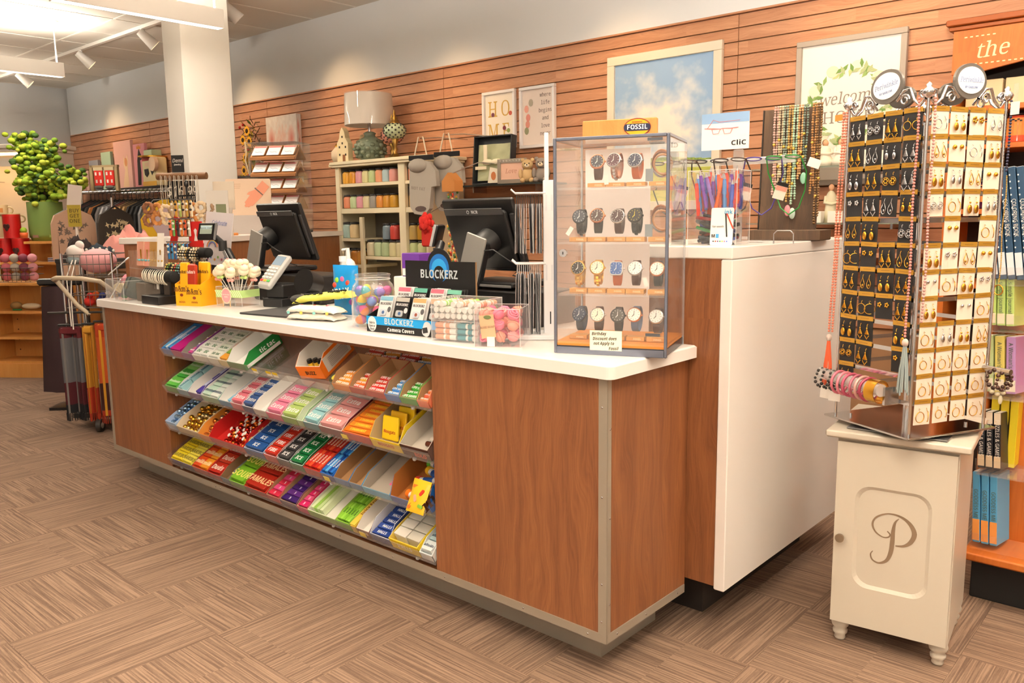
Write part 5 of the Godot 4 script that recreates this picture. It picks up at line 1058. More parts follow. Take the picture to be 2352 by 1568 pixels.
	var R := [
		[["2c3444", M.rose, brown, "navy dial, rose case, dark brown strap"], ["5a3440", M.silver, rosem, "plum dial, rose steel bracelet", false, true], ["2a3450", M.silver, tan, "navy dial, tan leather strap"]],
		[["3a4250", bmet, bmet, "slate dial, black steel bracelet", false, true], ["3a2624", M.rose, blk, "brown dial, rose case, black strap"], ["3c2022", M.silver, brown, "maroon dial, silver case, brown strap"], ["22242a", bmet, C("2a3230", 0.3, 0.8), "black dial with yellow hands", false, true]],
		[["1c1c1e", two, two, "black dial, two-tone bracelet", false, true], ["f0ead8", M.gold, two, "cream dial, gold bracelet", false, true], ["2a5aa0", M.silver, tan, "square blue dial, tan strap", true], ["f4f2ee", M.silver, brown, "white dial, silver case, brown strap"], ["f4f0ea", M.rose, blk, "white dial, rose case, black strap"]],
		[["26334c", C("26334c", 0.3, 0.6), navy, "navy dial and navy strap"], ["f0e8d4", M.silver, brown, "cream dial, silver case, brown strap"], ["4a4844", bmet, blk, "grey chronograph, black strap"], ["f4f0ee", M.rose, den, "white dial, denim blue strap"], ["eeeae6", M.silver, brown, "pale dial, brown strap"]]]
	var xs := [[-0.051, 0.002, 0.060], [-0.105, -0.051, 0.006, 0.06], [-0.105, -0.05, 0.006, 0.06, 0.122], [-0.105, -0.048, 0.006, 0.062, 0.12]]
	var lev := ["top", "second", "third", "bottom"]
	for r in 4:
		for i in R[r].size():
			var a: Array = R[r][i]
			var f := c.transform * Transform3D(Basis(Vector3.UP, rng.randf_range(-0.12, 0.12)), V(xs[r][i], ys[r] + 0.012 + rng.randf_range(0, 0.006) * (1 if i % 2 else 0), 0.062 if r % 2 == 0 or i % 2 else 0.045))
			watch(f, "watch with %s on the %s shelf" % [a[3], lev[r]], a[0], a[1], a[2], a.size() > 4 and a[4], a.size() > 5 and a[5], "e8d44a" if r == 1 and i == 3 else ("2a2420" if a[0].begins_with("f") or a[0].begins_with("e") else "f0f0ee"))
		var bx: Array = xs[r].duplicate()
		if r < 2: bx.append(0.122)
		for i in bx.size():
			var o := thing("watch_block", "small oak watch block, %s from the left on the %s shelf" % [ORD[i], lev[r]], "block", Vector3.ZERO, 0.0, "oak blocks under the watches")
			o.transform = c.transform * Transform3D(Basis(), V(bx[i], ys[r], 0.068)); part(o, "block", mb().box(V(0, 0.0062, 0), V(0.052, 0.0124, 0.034), 0.001), M.oak); txt(o, "FOSSIL", 0.005, C("f2dcb0", 0.5), V(0.006, 0.006, 0.0175), Vector3.ZERO, "bold")
	for k in 2:
		var o := thing("wrap_bracelet", "leather and metal wrap bracelet on the %s shelf" % ["top", "second"][k], "bracelet", Vector3.ZERO); o.transform = c.transform * Transform3D(Basis(Vector3.UP, -0.2), V(0.123, ys[k] + 0.062, 0.05))
		for q in 4: part(o, "loop", moved(ring(0.036 - 0.003 * q, 0.0032, 20, 6, 0.9), Transform3D(Basis(Vector3.UP, -0.35 + 0.2 * q) * Basis(Vector3.RIGHT, 0.1 * q), V(0.004 * q, -0.004 * (q % 2), 0.006 * q))), [C("a8683c", 0.5), M.silver, C("7a4a30", 0.5), C("c0906a", 0.4)][q])
		part(o, "grey_tag", mb().box(V(-0.022, -0.032, 0.03), V(0.022, 0.034, 0.001)), C("8c98a0", 0.6))
	for q in [[0, -0.022, 0.02], [1, -0.128, 0.03], [2, 0.092, 0.034]]:
		var o := one("price_tag", "small white price tag on the %s watch shelf" % lev[q[0]], "tag", mb(V(0, 0, 0), Basis(Vector3.BACK, [0.1, -0.6, 0.3][q[0]])).box(V(0, 0, 0), V(0.012, 0.026, 0.001)), M.paper); o.transform = c.transform * Transform3D(Basis(), V(q[1], ys[q[0]] + q[2], 0.09))

func hutch_goods() -> void:
	var Y := 1.214
	# ---- bucket of pens
	var p := thing("pen_bucket", "clear square bucket crammed with coloured pens on the white wing", "bucket", V(0.0, Y, -0.60), 0.12)
	acrylic_box(p, 0.155, 0.225, 0.12, 0.003, M.acrylic)
	var cols := [["e0402c", "red"], ["e8641e", "orange"], ["6a3fa0", "purple"], ["c82a3a", "crimson"], ["8a6ac0", "violet"], ["2a4ab0", "blue"], ["d83a2a", "scarlet"], ["7a3fb0", "plum"], ["4a8ad0", "sky blue"], ["ee5a2a", "vermilion"]]
	for i in 36:
		var q: Array = cols[(i * 7) % 10]
		var o := thing("pen", "%s pen standing in the clear bucket, %s of its colour" % [q[1], ORD[i / 10]], "pen", Vector3.ZERO, 0.0, "pens standing in the bucket")
		var a := rng.randf_range(-0.22, 0.22); var b := rng.randf_range(-0.12, 0.12)
		o.transform = p.transform * Transform3D(Basis(Vector3.BACK, a) * Basis(Vector3.RIGHT, b), V(-0.054 + 0.0215 * (i % 6) - a * 0.02, 0.155 + rng.randf_range(-0.02, 0.025), -0.042 + 0.0165 * (i / 6)))
		part(o, "barrel", mb().cyl(V(0, -0.055, 0), V(0, 0.045, 0), 0.0052, -1, 8), C(q[0], 0.25)); part(o, "grip", mb().cyl(V(0, 0.0, 0), V(0, 0.04, 0), 0.0066, 0.006, 8), C(q[0], 0.6)); part(o, "tip", mb().cyl(V(0, 0.045, 0), V(0, 0.06, 0), 0.005, 0.0015, 8), C("c9c9cc", 0.3, 0.7)); part(o, "clip", mb().box(V(0.006, -0.03, 0), V(0.0016, 0.036, 0.004)), C(q[0], 0.3))
	var low := ["16161a", "202028", "1a2a6a", "2c2c30", "34383c", "8a1c1c", "1c7a34", "101014"]
	for i in 30:
		var o := thing("pen", "%s pen lying low in the clear bucket, %s" % [["black", "charcoal", "navy", "graphite", "grey", "dark red", "green", "jet"][i % 8], ORD[i / 8]], "pen", Vector3.ZERO, 0.0, "pens lying in the bucket")
		o.transform = p.transform * Transform3D(Basis(Vector3.UP, rng.randf_range(-0.5, 0.5)) * Basis(Vector3.BACK, rng.randf_range(-0.3, 0.3)), V(rng.randf_range(-0.012, 0.012), 0.014 + 0.0125 * (i / 5), -0.042 + 0.021 * (i % 5)))
		part(o, "barrel", mb().cyl(V(-0.055, 0, 0), V(0.05, 0, 0), 0.0055, -1, 8), C(low[i % 8], 0.2)); part(o, "grip", mb().cyl(V(0.015, 0, 0), V(0.045, 0, 0), 0.0068, -1, 8), C(["3a3a3e", "c03a2a", "2a5ac0", "18181a"][i % 4], 0.3))
	var pc := thing("pen_card", "white pen price card with coloured dots leaning on the pen bucket", "card", V(0.052, Y, -0.515), 0.12)
	part(pc, "card", mb(V(0, 0.056, -0.008), Basis(Vector3.RIGHT, -0.1)).ext(rrect(0.07, 0.112, 0.005, 3), -0.0006, 0.0006), C("f5f0ea", 0.7))
	for q in 7: part(pc, "colour_dot", mb(V(-0.024 + 0.007 * q, 0.012, 0.0)).ext(oval(0.0022, 0.0022, 8), -0.006, -0.002), C(["2a2a2c", "d8402c", "6a3a8a", "3a8a4a", "e8b83a", "e06a9a", "3a5ac0"][q], 0.6))
	part(pc, "pen_print", mb(V(0.014, 0.06, -0.0068), Basis(Vector3.RIGHT, -0.1) * Basis(Vector3.BACK, 0.1)).box(V(0, 0, 0), V(0.004, 0.07, 0.0008)), M.ink); part(pc, "red_print", mb(V(0.025, 0.072, -0.0078), Basis(Vector3.RIGHT, -0.1) * Basis(Vector3.BACK, 0.45)).box(V(0, 0, 0), V(0.004, 0.05, 0.0008)), C("d8402c", 0.6)); part(pc, "blue_mark", mb(V(-0.012, 0.028, -0.0032), Basis(Vector3.RIGHT, -0.1)).box(V(0, 0, 0), V(0.009, 0.012, 0.0008)), C("4aa0d8", 0.6))
	txt(pc, "ink", 0.012, C("4a9ac8", 0.6), V(0.018, 0.099, -0.0108), V(-0.1, 0, 0), "bold"); txt(pc, "Flair smooth", 0.006, C("6a6a70", 0.6), V(-0.012, 0.056, -0.0066), V(-0.1, 0, 0), "regular", 0.8); txt(pc, "M", 0.010, M.ink, V(-0.025, 0.028, -0.0034), V(-0.1, 0, 0), "bold")
	# ---- reading glasses rack
	var g := thing("glasses_rack", "clear rack bar for reading glasses with a sign holder behind the pens", "rack", V(-0.06, Y, -0.78), 0.15)
	part(g, "post", mb().box(V(0.03, 0.15, 0), V(0.034, 0.30, 0.012), 0.003), clear("e8eef0", 0.3)); part(g, "base", mb().box(V(0.03, 0.004, 0), V(0.2, 0.008, 0.1), 0.002), M.acryl2); part(g, "bar", mb().box(V(0.0, 0.262, 0.0), V(0.42, 0.022, 0.006), 0.002), clear("e8eef0", 0.3))
	var sg := thing("brand_sign", "white and blue card sign with red spectacle drawing above the glasses", "sign", V(-0.06, Y + 0.30, -0.745), 0.1)
	part(sg, "card", mb().box(V(0, 0.058, 0), V(0.16, 0.116, 0.002)), C("f2f4f8", 0.6)); part(sg, "blue_band", mb().box(V(0, 0.1, 0.0012), V(0.16, 0.032, 0.0006)), C("8fb4de", 0.6)); txt(sg, "CliC", 0.015, M.ink, V(0.046, 0.02, 0.0016), Vector3.ZERO, "bold", 1.3)
	var sp := mb(V(-0.01, 0.066, 0.0018)).stroke([[-0.06, 0.004, 0.002], [-0.03, 0.002, 0.003], [-0.005, 0.0, 0.002], [0.0, 0.002, 0.002], [0.03, 0.0, 0.003], [0.055, 0.002, 0.002]], 0, 0.0005).stroke([[-0.035, 0.0, 0.002], [-0.03, -0.015, 0.0015], [-0.012, -0.014, 0.0015], [-0.006, 0.0, 0.002]], 0, 0.0005).stroke([[0.003, 0.0, 0.002], [0.008, -0.016, 0.0015], [0.028, -0.015, 0.0015], [0.035, 0.0, 0.002]], 0, 0.0005).stroke([[-0.05, 0.004, 0.002], [-0.03, 0.03, 0.0015], [-0.01, 0.022, 0.0015], [0.06, 0.024, 0.001]], 0, 0.0005)
	part(sg, "spectacle_print", sp, C("e07a7a", 0.6))
	var gc := [["17171a", "black"], ["4a3226", "tortoise"], ["1c1c20", "glossy black"], ["3c2a24", "dark brown"], ["4a3a8a", "purple"], ["2f8a3c", "green"]]
	for i in 6:
		var a: Array = gc[i]
		var o := thing("reading_glasses", "%s magnetic reading glasses looped over the clear bar" % a[1], "glasses", V(0, 0, 0), 0.0, "reading glasses on the bar")
		o.transform = g.transform * Transform3D(Basis(Vector3.UP, [0.2, -0.2, 0.15, -0.1, 0.3, -0.15][i]) * Basis(Vector3.RIGHT, 0.25), V([-0.21, -0.14, -0.06, 0.02, 0.12, 0.19][i], 0.265, 0.03 + 0.03 * (i % 2)))
		var fr := C(a[0], 0.25)
		for s in [-1.0, 1.0]:
			part(o, "rim", moved(ring(0.019, 0.0022, 16, 6, 1.25), Transform3D(Basis(Vector3.RIGHT, 1.1), V(s * 0.03, 0, 0))), fr); part(o, "lens", mb(V(s * 0.03, 0, 0), Basis(Vector3.RIGHT, 1.1)).ext(oval(0.0225, 0.018, 16), -0.0006, 0.0006), clear("dfe8ee", 0.18))
			part(o, "temple", mb().tube([V(s * 0.055, 0, 0), V(s * 0.062, -0.05, -0.02), V(s * 0.05, -0.11, -0.03), V(s * 0.03, -0.165, -0.02), V(0, -0.185, -0.01)], 0.0022, 6), fr)
		part(o, "bridge", mb().cyl(V(-0.008, 0.004, 0), V(0.008, 0.004, 0), 0.003, -1, 8), M.chrome)
		if i in [0, 3, 4]:
			var tg := part(o, "paper_tag", mb(V(0.055, -0.10, 0.02), Basis(Vector3.BACK, -0.3)).box(V(0, 0, 0), V(0.036, 0.055, 0.001)), C("efe6da", 0.7)); part(tg, "dark_band", mb(V(0.055, -0.10, 0.02), Basis(Vector3.BACK, -0.3)).box(V(0, 0.022, 0.0006), V(0.036, 0.012, 0.0008)), M.ink); part(tg, "print", mb(V(0.055, -0.10, 0.02), Basis(Vector3.BACK, -0.3)).box(V(0, 0.008, 0.0006), V(0.034, 0.014, 0.0008)), C("d99a8a", 0.7))
	part(g, "card_hoop", mb(V(0.21, 0, 0.1)).tube([V(-0.03, 0, 0), V(-0.03, 0.03, 0), V(-0.02, 0.04, 0), V(0.02, 0.04, 0), V(0.03, 0.03, 0), V(0.03, 0, 0)], 0.002, 6), M.silver)
	# ---- necklace board
	var n := thing("necklace_board", "tall dark wooden board hung with bead necklaces on the white wing", "display board", V(0.012, Y, -1.08), 0.1)
	part(n, "board", mb(V(0, 0.235, -0.02), Basis(Vector3.RIGHT, -0.06)).box(V(0, 0, 0), V(0.2, 0.44, 0.014), 0.002), M.dark_wood); part(n, "edge", mb(V(-0.1015, 0.235, -0.02), Basis(Vector3.RIGHT, -0.06)).box(V(0, 0, 0), V(0.004, 0.44, 0.018)), C("241c16", 0.6)); part(n, "base", mb().box(V(0.02, 0.018, 0.03), V(0.25, 0.036, 0.13), 0.003), M.dark_wood); part(n, "logo_plate", mb().box(V(0.02, 0.02, 0.0955), V(0.08, 0.018, 0.001)), C("5a4432", 0.7))
	var nk := [["c9a49a", 0.30, "rose"], ["c8b89a", 0.26, "sand and jade"], ["8fa090", 0.32, "sage"], ["b9985a", 0.33, "gold"], ["a8c8b0", 0.34, "mint"], ["c89a6a", 0.25, "amber"], ["6a7a70", 0.22, "moss"], ["a87a4a", 0.30, "bronze"], ["7a5a34", 0.40, "brown"]]
	for i in 9:
		var a: Array = nk[i]
		var o := thing("bead_necklace", "%s bead necklace, %s from the left on the dark board" % [a[2], ORD[i]], "necklace", Vector3.ZERO, 0.0, "bead necklaces on the board")
		o.transform = n.transform * Transform3D(Basis(), V(-0.045 + 0.017 * i + (0.012 if i > 6 else 0.0), 0.45, 0.0))
		var m := mb(); var L: float = a[1]
		for s in 2:
			var q := 0
			while q * 0.0085 < L - 0.02 * s:
				var y := -0.0085 * q; m.ball(V((0.0045 if s else -0.0045) * (1 + 0.4 * sin(q * 0.2)), y + 0.008, 0.006 + 0.0 * q + 0.0004 * q * 0.5), V(0.0046, 0.0042, 0.0046) * (1.0 + 0.2 * sin(q * 1.9 + i)), 6, 4); q += 1
		part(o, "strand", m, C(a[0], 0.25))
		part(o, "highlight_bead", mb().ball(V(-0.004, -L * 0.4, 0.012), V(0.006, 0.006, 0.006), 8, 5).ball(V(0.005, -L * 0.6, 0.013), V(0.0055, 0.0055, 0.0055), 8, 5).ball(V(-0.004, -L * 0.75, 0.013), V(0.006, 0.006, 0.006), 8, 5), C("d9b45a", 0.2, 0.8))
		if i in [1, 3, 4, 6]: part(o, "pendant", mb(V(0, -L - 0.018, 0.014)).ball(V(0, 0, 0), V(0.011, 0.02, 0.005), 10, 7), C({1: "5a9a8a", 3: "d88a94", 4: "b8d0c4", 6: "8ac0a8"}[i], 0.2))
	var tg2 := one("price_tag", "white price tag hanging off the right edge of the necklace board", "tag", mb(V(0, 0, 0), Basis(Vector3.BACK, -0.35)).box(V(0, 0, 0), V(0.042, 0.03, 0.001)), M.paper, V(0.115, Y + 0.26, -1.05), 0.1)

func scroll(a: Vector3, b: Vector3, up: float, side: Vector3) -> Array:
	var p := []
	for i in 13:
		var u := i / 12.0; p.append(a.lerp(b, u) + Vector3.UP * up * sin(u * TAU) )
	return p
func curl(c: Vector3, r: float, ux: Vector3, s: float) -> Array:
	var p := []
	for i in 18:
		var a := i / 17.0 * TAU * 1.25; var q := r * (1 - 0.62 * i / 17.0); p.append(c + ux * q * cos(a) * s + Vector3.UP * q * sin(a))
	return p
func earring(kind: int, s: float) -> MB:
	var m := mb()
	if kind != 2 and kind != 3: m.tube([V(0.002, 0.006, 0.004), V(0, 0.009, 0.002), V(-0.002, 0.006, 0.003), V(0, 0.0, 0.005)], 0.0006, 4)
	match kind:
		0: # hoop
			m.tube(arc(V(0, -0.012 * s, 0.006), 0.012 * s, 0, TAU, 16), 0.0012, 5)
		1: # drop
			m.ball(V(0, -0.006, 0.006), V(0.003, 0.003, 0.003), 7, 4).ball(V(0, -0.019 * s, 0.006), V(0.0065, 0.010, 0.003) * s, 9, 6)
		2: # stud flower
			for k in 5: m.ball(V(0.005 * cos(TAU * k / 5) * s, -0.002 + 0.005 * sin(TAU * k / 5) * s, 0.004), V(0.0034, 0.0034, 0.002) * s, 6, 4)
		3: # small stud
			m.ball(V(0, -0.002, 0.004), V(0.005, 0.005, 0.004) * s, 9, 5)
		4: # chandelier
			m.ball(V(0, -0.004, 0.006), V(0.003, 0.003, 0.002), 6, 4)
			for k in 7: m.cyl(V(0, -0.005, 0.006), V((k - 3) * 0.0024 * s, -0.022 * s, 0.006), 0.0007, 0.0012, 4).ball(V((k - 3) * 0.0024 * s, (-0.026 - 0.003 * (3 - absf(k - 3))) * s, 0.006), V(0.0014, 0.002, 0.0014) * s, 5, 4)
		5: # teardrop frame
			m.tube([V(0, 0, 0.006), V(0.007, -0.016, 0.006) * s, V(0.0045, -0.025, 0.006) * s, V(0, -0.028, 0.006) * s, V(-0.0045, -0.025, 0.006) * s, V(-0.007, -0.016, 0.006) * s], 0.0012, 5, -1.0, true).ball(V(0, -0.02 * s, 0.006), V(0.003, 0.004, 0.002), 7, 4)
		6: # filigree disc
			m.tube(arc(V(0, -0.014 * s, 0.006), 0.010 * s, 0, TAU, 14), 0.001, 4)
			for k in 6: m.ball(V(0.0055 * cos(TAU * k / 6), -0.014 + 0.0055 * sin(TAU * k / 6), 0.006) * V(s, s, 1), V(0.0028, 0.0028, 0.0014) * s, 6, 4)
	return m
func spinner() -> void:
	# ---- small white cabinet that carries the rack
	var c := thing("painted_cabinet", "small cream painted cabinet with a scrolled letter P on the door", "cabinet", V(0.517, 0, -0.853), 0.115)
	var W := 0.325; var D := 0.345
	part(c, "body", mb().box(V(0, 0.36, 0), V(W, 0.58, D), 0.003), M.cream); part(c, "top", mb().box(V(0, 0.661, 0.005), V(0.385, 0.022, 0.405), 0.006), M.cream)
	var foot := [Vector2(0, 0), Vector2(0.014, 0), Vector2(0.017, 0.006), Vector2(0.015, 0.014), Vector2(0.021, 0.022), Vector2(0.022, 0.03), Vector2(0.017, 0.037), Vector2(0.024, 0.045), Vector2(0.0265, 0.054), Vector2(0.024, 0.064), Vector2(0.018, 0.07), Vector2(0, 0.07)]
	for sx in [-1.0, 1.0]:
		for sz in [-1.0, 1.0]: part(c, "bun_foot", mb(V(sx * (W / 2 - 0.026), 0, sz * (D / 2 - 0.026))).lathe(foot, 20), M.cream)
	var dw := 0.318; var dh := 0.565; var pw := 0.206; var ph := 0.315
	var door := mb(V(0, 0.355, D / 2))
	var outer := rrect(dw, dh, 0.001, 1); var inner := rrect(pw, ph, 0.045, 7)
	# door face as a frame round a sunk panel with curved corners
	for i in inner.size():
		var a := inner[i]; var b := inner[(i + 1) % inner.size()]
		var oa := Vector2(clampf(a.x * dw / pw * 1.6, -dw / 2, dw / 2), clampf(a.y * dh / ph * 1.6, -dh / 2, dh / 2)); var ob := Vector2(clampf(b.x * dw / pw * 1.6, -dw / 2, dw / 2), clampf(b.y * dh / ph * 1.6, -dh / 2, dh / 2))
		door.flat(V(a.x, a.y, 0.016), V(b.x, b.y, 0.016), V(ob.x, ob.y, 0.016), V(oa.x, oa.y, 0.016), Vector3.BACK)
		var ia := a * Vector2(1 - 0.010 / pw * 2, 1 - 0.010 / ph * 2); var ib := b * Vector2(1 - 0.010 / pw * 2, 1 - 0.010 / ph * 2)
		door.flat(V(a.x, a.y, 0.016), V(b.x, b.y, 0.016), V(ib.x, ib.y, 0.009), V(ia.x, ia.y, 0.009), V(-a.x, -a.y, 0.05))
	for s in [-1.0, 1.0]:
		door.quad(V(s * dw / 2, -dh / 2, 0), V(s * dw / 2, dh / 2, 0), V(s * dw / 2, dh / 2, 0.016), V(s * dw / 2, -dh / 2, 0.016), V(s, 0, 0)); door.quad(V(-dw / 2, s * dh / 2, 0), V(dw / 2, s * dh / 2, 0), V(dw / 2, s * dh / 2, 0.016), V(-dw / 2, s * dh / 2, 0.016), V(0, s, 0))
	var dr := part(c, "door", door, M.cream); part(dr, "sunk_panel", mb(V(0, 0.355, D / 2)).ext(rrect(pw - 0.006, ph - 0.006, 0.045, 7), 0.0, 0.009), M.cream)
	part(dr, "knob", mb(V(-0.138, 0.345, D / 2 + 0.016)).cyl(V(0, 0, 0), V(0, 0, 0.012), 0.006, -1, 12).cyl(V(0, 0, 0.012), V(0, 0, 0.022), 0.012, 0.013, 18), C("9a8c78", 0.3, 0.7))
	var P := C("85705a", 0.55); var q := V(0.0, 0.355, D / 2 + 0.0088)
	var st := mb(q); var pts := []
	# bowl of the letter: from inner curl over the top and round to the stem
	var key := [[-0.012, 0.030, 0.003], [-0.004, 0.021, 0.004], [-0.009, 0.012, 0.004], [-0.024, 0.010, 0.003], [-0.044, 0.022, 0.0045], [-0.053, 0.045, 0.0055], [-0.042, 0.068, 0.005], [-0.012, 0.083, 0.004], [0.022, 0.080, 0.006], [0.048, 0.062, 0.0105], [0.060, 0.036, 0.0135], [0.052, 0.010, 0.012], [0.034, -0.006, 0.007], [0.012, -0.010, 0.0035]]
	for i in key.size() - 1:
		for k in 5: pts.append(cat(key, i, k / 5.0))
	pts.append(key[-1]); st.stroke(pts, 0, 0.0012)
	var key2 := [[0.018, 0.074, 0.001], [0.008, 0.060, 0.006], [0.004, 0.035, 0.010], [0.003, 0.0, 0.0125], [0.000, -0.034, 0.012], [-0.010, -0.060, 0.009], [-0.030, -0.072, 0.005], [-0.048, -0.066, 0.004], [-0.054, -0.050, 0.004], [-0.048, -0.038, 0.002]]
	pts = []
	for i in key2.size() - 1:
		for k in 5: pts.append(cat(key2, i, k / 5.0))
	pts.append(key2[-1]); st.stroke(pts, 0, 0.0012)
	part(dr, "letter_p", st, P)
	# ---- revolving earring rack
	var at := V(0.5225, 0, -0.81); var ry := -0.4815; var S := 0.141
	var r := thing("earring_spinner", "four-sided chrome revolving earring rack on the cream cabinet", "rack", at, ry)
	part(r, "lower_plate", mb(V(0, 0.674, 0), Basis(Vector3.UP, 0.55)).box(V(0, 0.002, 0), V(0.27, 0.004, 0.27), 0.001), C("8c8c8e", 0.3, 0.8)); part(r, "turntable", mb().cyl(V(0, 0.676, 0), V(0, 0.684, 0), 0.135, -1, 36), C("1e1e20", 0.4)); part(r, "base_plate", mb().box(V(0, 0.688, 0), V(0.33, 0.006, 0.33), 0.002), C("c4c2c0", 0.10, 1.0))
	for a in [[-0.11, 0.11], [0.11, 0.11], [0.11, -0.11], [-0.11, -0.11]]: part(r, "bolt", mb(V(a[0], 0.691, a[1])).cyl(V(0, 0, 0), V(0, 0.008, 0), 0.005, -1, 10), M.chrome)
	for a in [[-1, 1], [1, 1], [1, -1], [-1, -1]]: part(r, "post", mb().cyl(V(a[0] * S, 0.691, a[1] * S), V(a[0] * S, 1.60, a[1] * S), 0.0045, -1, 12), M.chrome)
	part(r, "centre_tube", mb().cyl(V(0, 0.69, 0), V(0, 1.55, 0), 0.012, -1, 16), M.chrome)
	var y0 := 1.572; var dy := 0.0716
	for k in 12:
		var y := y0 - dy * k
		for f in 4:
			part(r, "rail", mb(V(0, y, 0), Basis(Vector3.UP, PI / 2 * f)).box(V(0, -0.003, S), V(2 * S - 0.008, 0.012, 0.0016)), C("cfd0d4", 0.15, 1.0))
	for f in 4:
		var B := Basis(Vector3.UP, PI / 2 * f)
		for s in [-1.0, 1.0]:
			part(r, "scroll", mb(V(0, 0, 0), B).tube([V(s * 0.035, 1.605, S), V(s * 0.06, 1.63, S), V(s * 0.08, 1.632, S), V(s * 0.095, 1.60, S), V(s * 0.115, 1.585, S), V(s * 0.132, 1.60, S)], 0.0042, 7).tube(curl(V(s * 0.062, 1.605, S), 0.016, Vector3.RIGHT, s), 0.003, 6).tube(curl(V(s * 0.122, 1.612, S), 0.012, Vector3.RIGHT, -s), 0.003, 6), M.chrome)
		if f < 2:
			var w := 1.0 if f == 0 else 1.0
			var ov := part(r, "oval_sign", mb(V(0, 1.648, 0), B * Basis(Vector3.BACK, 0.14 if f == 0 else 0.0)).ext(oval(0.057, 0.046, 36), S - 0.004, S + 0.004), C("77726c", 0.35, 0.4)); part(ov, "white_face", mb(V(0, 1.650, 0), B * Basis(Vector3.BACK, 0.14 if f == 0 else 0.0)).ext(oval(0.047, 0.035, 36), S + 0.004, S + 0.006), C("f4f6fa", 0.4))
			var l := txt(ov, "Periwinkle", 0.0125, C("8a9ac0", 0.5), Vector3.ZERO, Vector3.ZERO, "serif italic", 0.92); l.transform = Transform3D(B * Basis(Vector3.BACK, 0.14 if f == 0 else 0.0) * Basis().scaled(V(0.92, 1, 1)), V(0, 1.651, 0) + B * V(0, 0, S + 0.0066))
			var l2 := txt(ov, "BY BARLOW", 0.0058, C("8a9ac0", 0.5)); l2.transform = Transform3D(B * Basis(Vector3.BACK, 0.14 if f == 0 else 0.0), V(0, 1.632, 0) + B * V(0, 0, S + 0.0066))
			part(r, "oval_back", mb(V(0, 1.622, 0), B).ext(oval(0.045, 0.03, 28), S - 0.06, S - 0.05), C("6a655f", 0.4, 0.4))
	for a in [[-1, 1], [1, 1], [1, -1], [-1, -1]]: part(r, "finial", mb(V(a[0] * S, 1.60, a[1] * S)).lathe([Vector2(0.005, 0), Vector2(0.012, 0.006), Vector2(0.017, 0.016), Vector2(0.012, 0.024), Vector2(0.006, 0.028), Vector2(0.008, 0.034), Vector2(0, 0.042)], 14), M.chrome)
	# cards with earrings
	var card_mesh := mb(V(0, -0.031, 0)).box(V(0, 0, 0), V(0.058, 0.066, 0.001)).mesh(); var head_mesh := mb(V(0, 0.002, 0.0008)).box(V(0, 0, 0), V(0.0585, 0.013, 0.0022)).mesh(); var rule := mb(V(0, 0.002, 0.0022)).box(V(0, 0, 0), V(0.03, 0.0012, 0.0004)).mesh()
	var shapes := {}
	var kn := ["hoop", "bead drop", "flower stud", "round stud", "chandelier", "teardrop", "filigree"]
	var skipB := {4: [0, 2], 7: [1]}
	for face in 2:
		var B := Basis(Vector3.UP, PI / 2 * face)
		for k in 12:
			for i in 4:
				if face == 0 and (k > 10 or (k == 10 and i > 0) or (k == 8 and i == 2) or (k == 4 and i == 2) or (k == 9 and i == 2)): continue
				if face == 1 and skipB.has(k) and i in skipB[k]: continue
				var kind: int
				var met: Material; var mw: String
				if face == 0:
					kind = [4, 5, 1, 4, 0, 6, 1, 4, 5, 2, 4][(k * 3 + i * 5) % 11]; mw = "silver" if (k + i * 2) % 5 in [0, 2, 3] and k < 5 else "gold"
				else:
					kind = [0, 3, 1, 1, 6, 5, 2, 0, 3, 5, 1][(k * 5 + i * 3) % 11]; mw = "gold" if (k + i) % 3 else "silver"
					if k > 8: kind = 0; mw = "gold" 
				met = M.gold if mw == "gold" else M.silver
				var s := 1.0 + 0.12 * ((k + i) % 3)
				var key3 := "%d|%.2f" % [kind, s]
				if not shapes.has(key3): shapes[key3] = earring(kind, s).mesh()
				var o := thing("earring_card", "%s %s earrings, %s card of the %s row, %s rack face" % [mw, kn[kind], ORD[i], ORD[k], "left black" if face == 0 else "right cream"], "earrings", Vector3.ZERO, 0.0, "earring cards on the %s face" % ["left", "right"][face])
				o.transform = Transform3D(Basis(Vector3.UP, ry) * B * Basis(Vector3.BACK, rng.randf_range(-0.035, 0.035)) * Basis(Vector3.UP, rng.randf_range(-0.06, 0.06)), at + Basis(Vector3.UP, ry) * B * V(-0.101 + 0.0665 * i, y0 - dy * k, S + 0.004))
				part(o, "card", card_mesh, C("1b1a1c", 0.6) if face == 0 else C("eadfce", 0.7)); part(o, "gold_header", head_mesh, C("c89a3c", 0.35, 0.5)); part(o, "header_print", rule, C("8a6420", 0.5))
				for e in [-1.0, 1.0]:
					var er := part(o, "earring", shapes[key3], met, V(e * 0.0125, -0.022 if kind != 0 else -0.026, 0.0)); 
					if kind == 0 and e > 0: er.rotation.y = 0.9
	# bracelet bar
	var bw := Basis(Vector3.UP, ry)
	part(r, "bracelet_bar", mb().cyl(V(-0.16, 0.822, S + 0.045), V(0.095, 0.816, S + 0.06), 0.018, -1, 18), clear("f2f4f6", 0.3)); part(r, "bar_arm", mb().box(V(0.10, 0.80, S + 0.03), V(0.008, 0.05, 0.05)), M.silver)
	var bc := [["2a2624", 0], ["1e1c1c", 0], ["3a3634", 0], ["d77a8c", 1], ["e08a9a", 1], ["c25a74", 1], ["b8687a", 1], ["d8a8a0", 1], ["a8445c", 1], ["d9a84a", 2]]
	var bn := ["black bead", "jet bead", "charcoal bead", "pink", "light pink", "raspberry", "dusky rose", "blush gold", "wine", "gold mesh"]
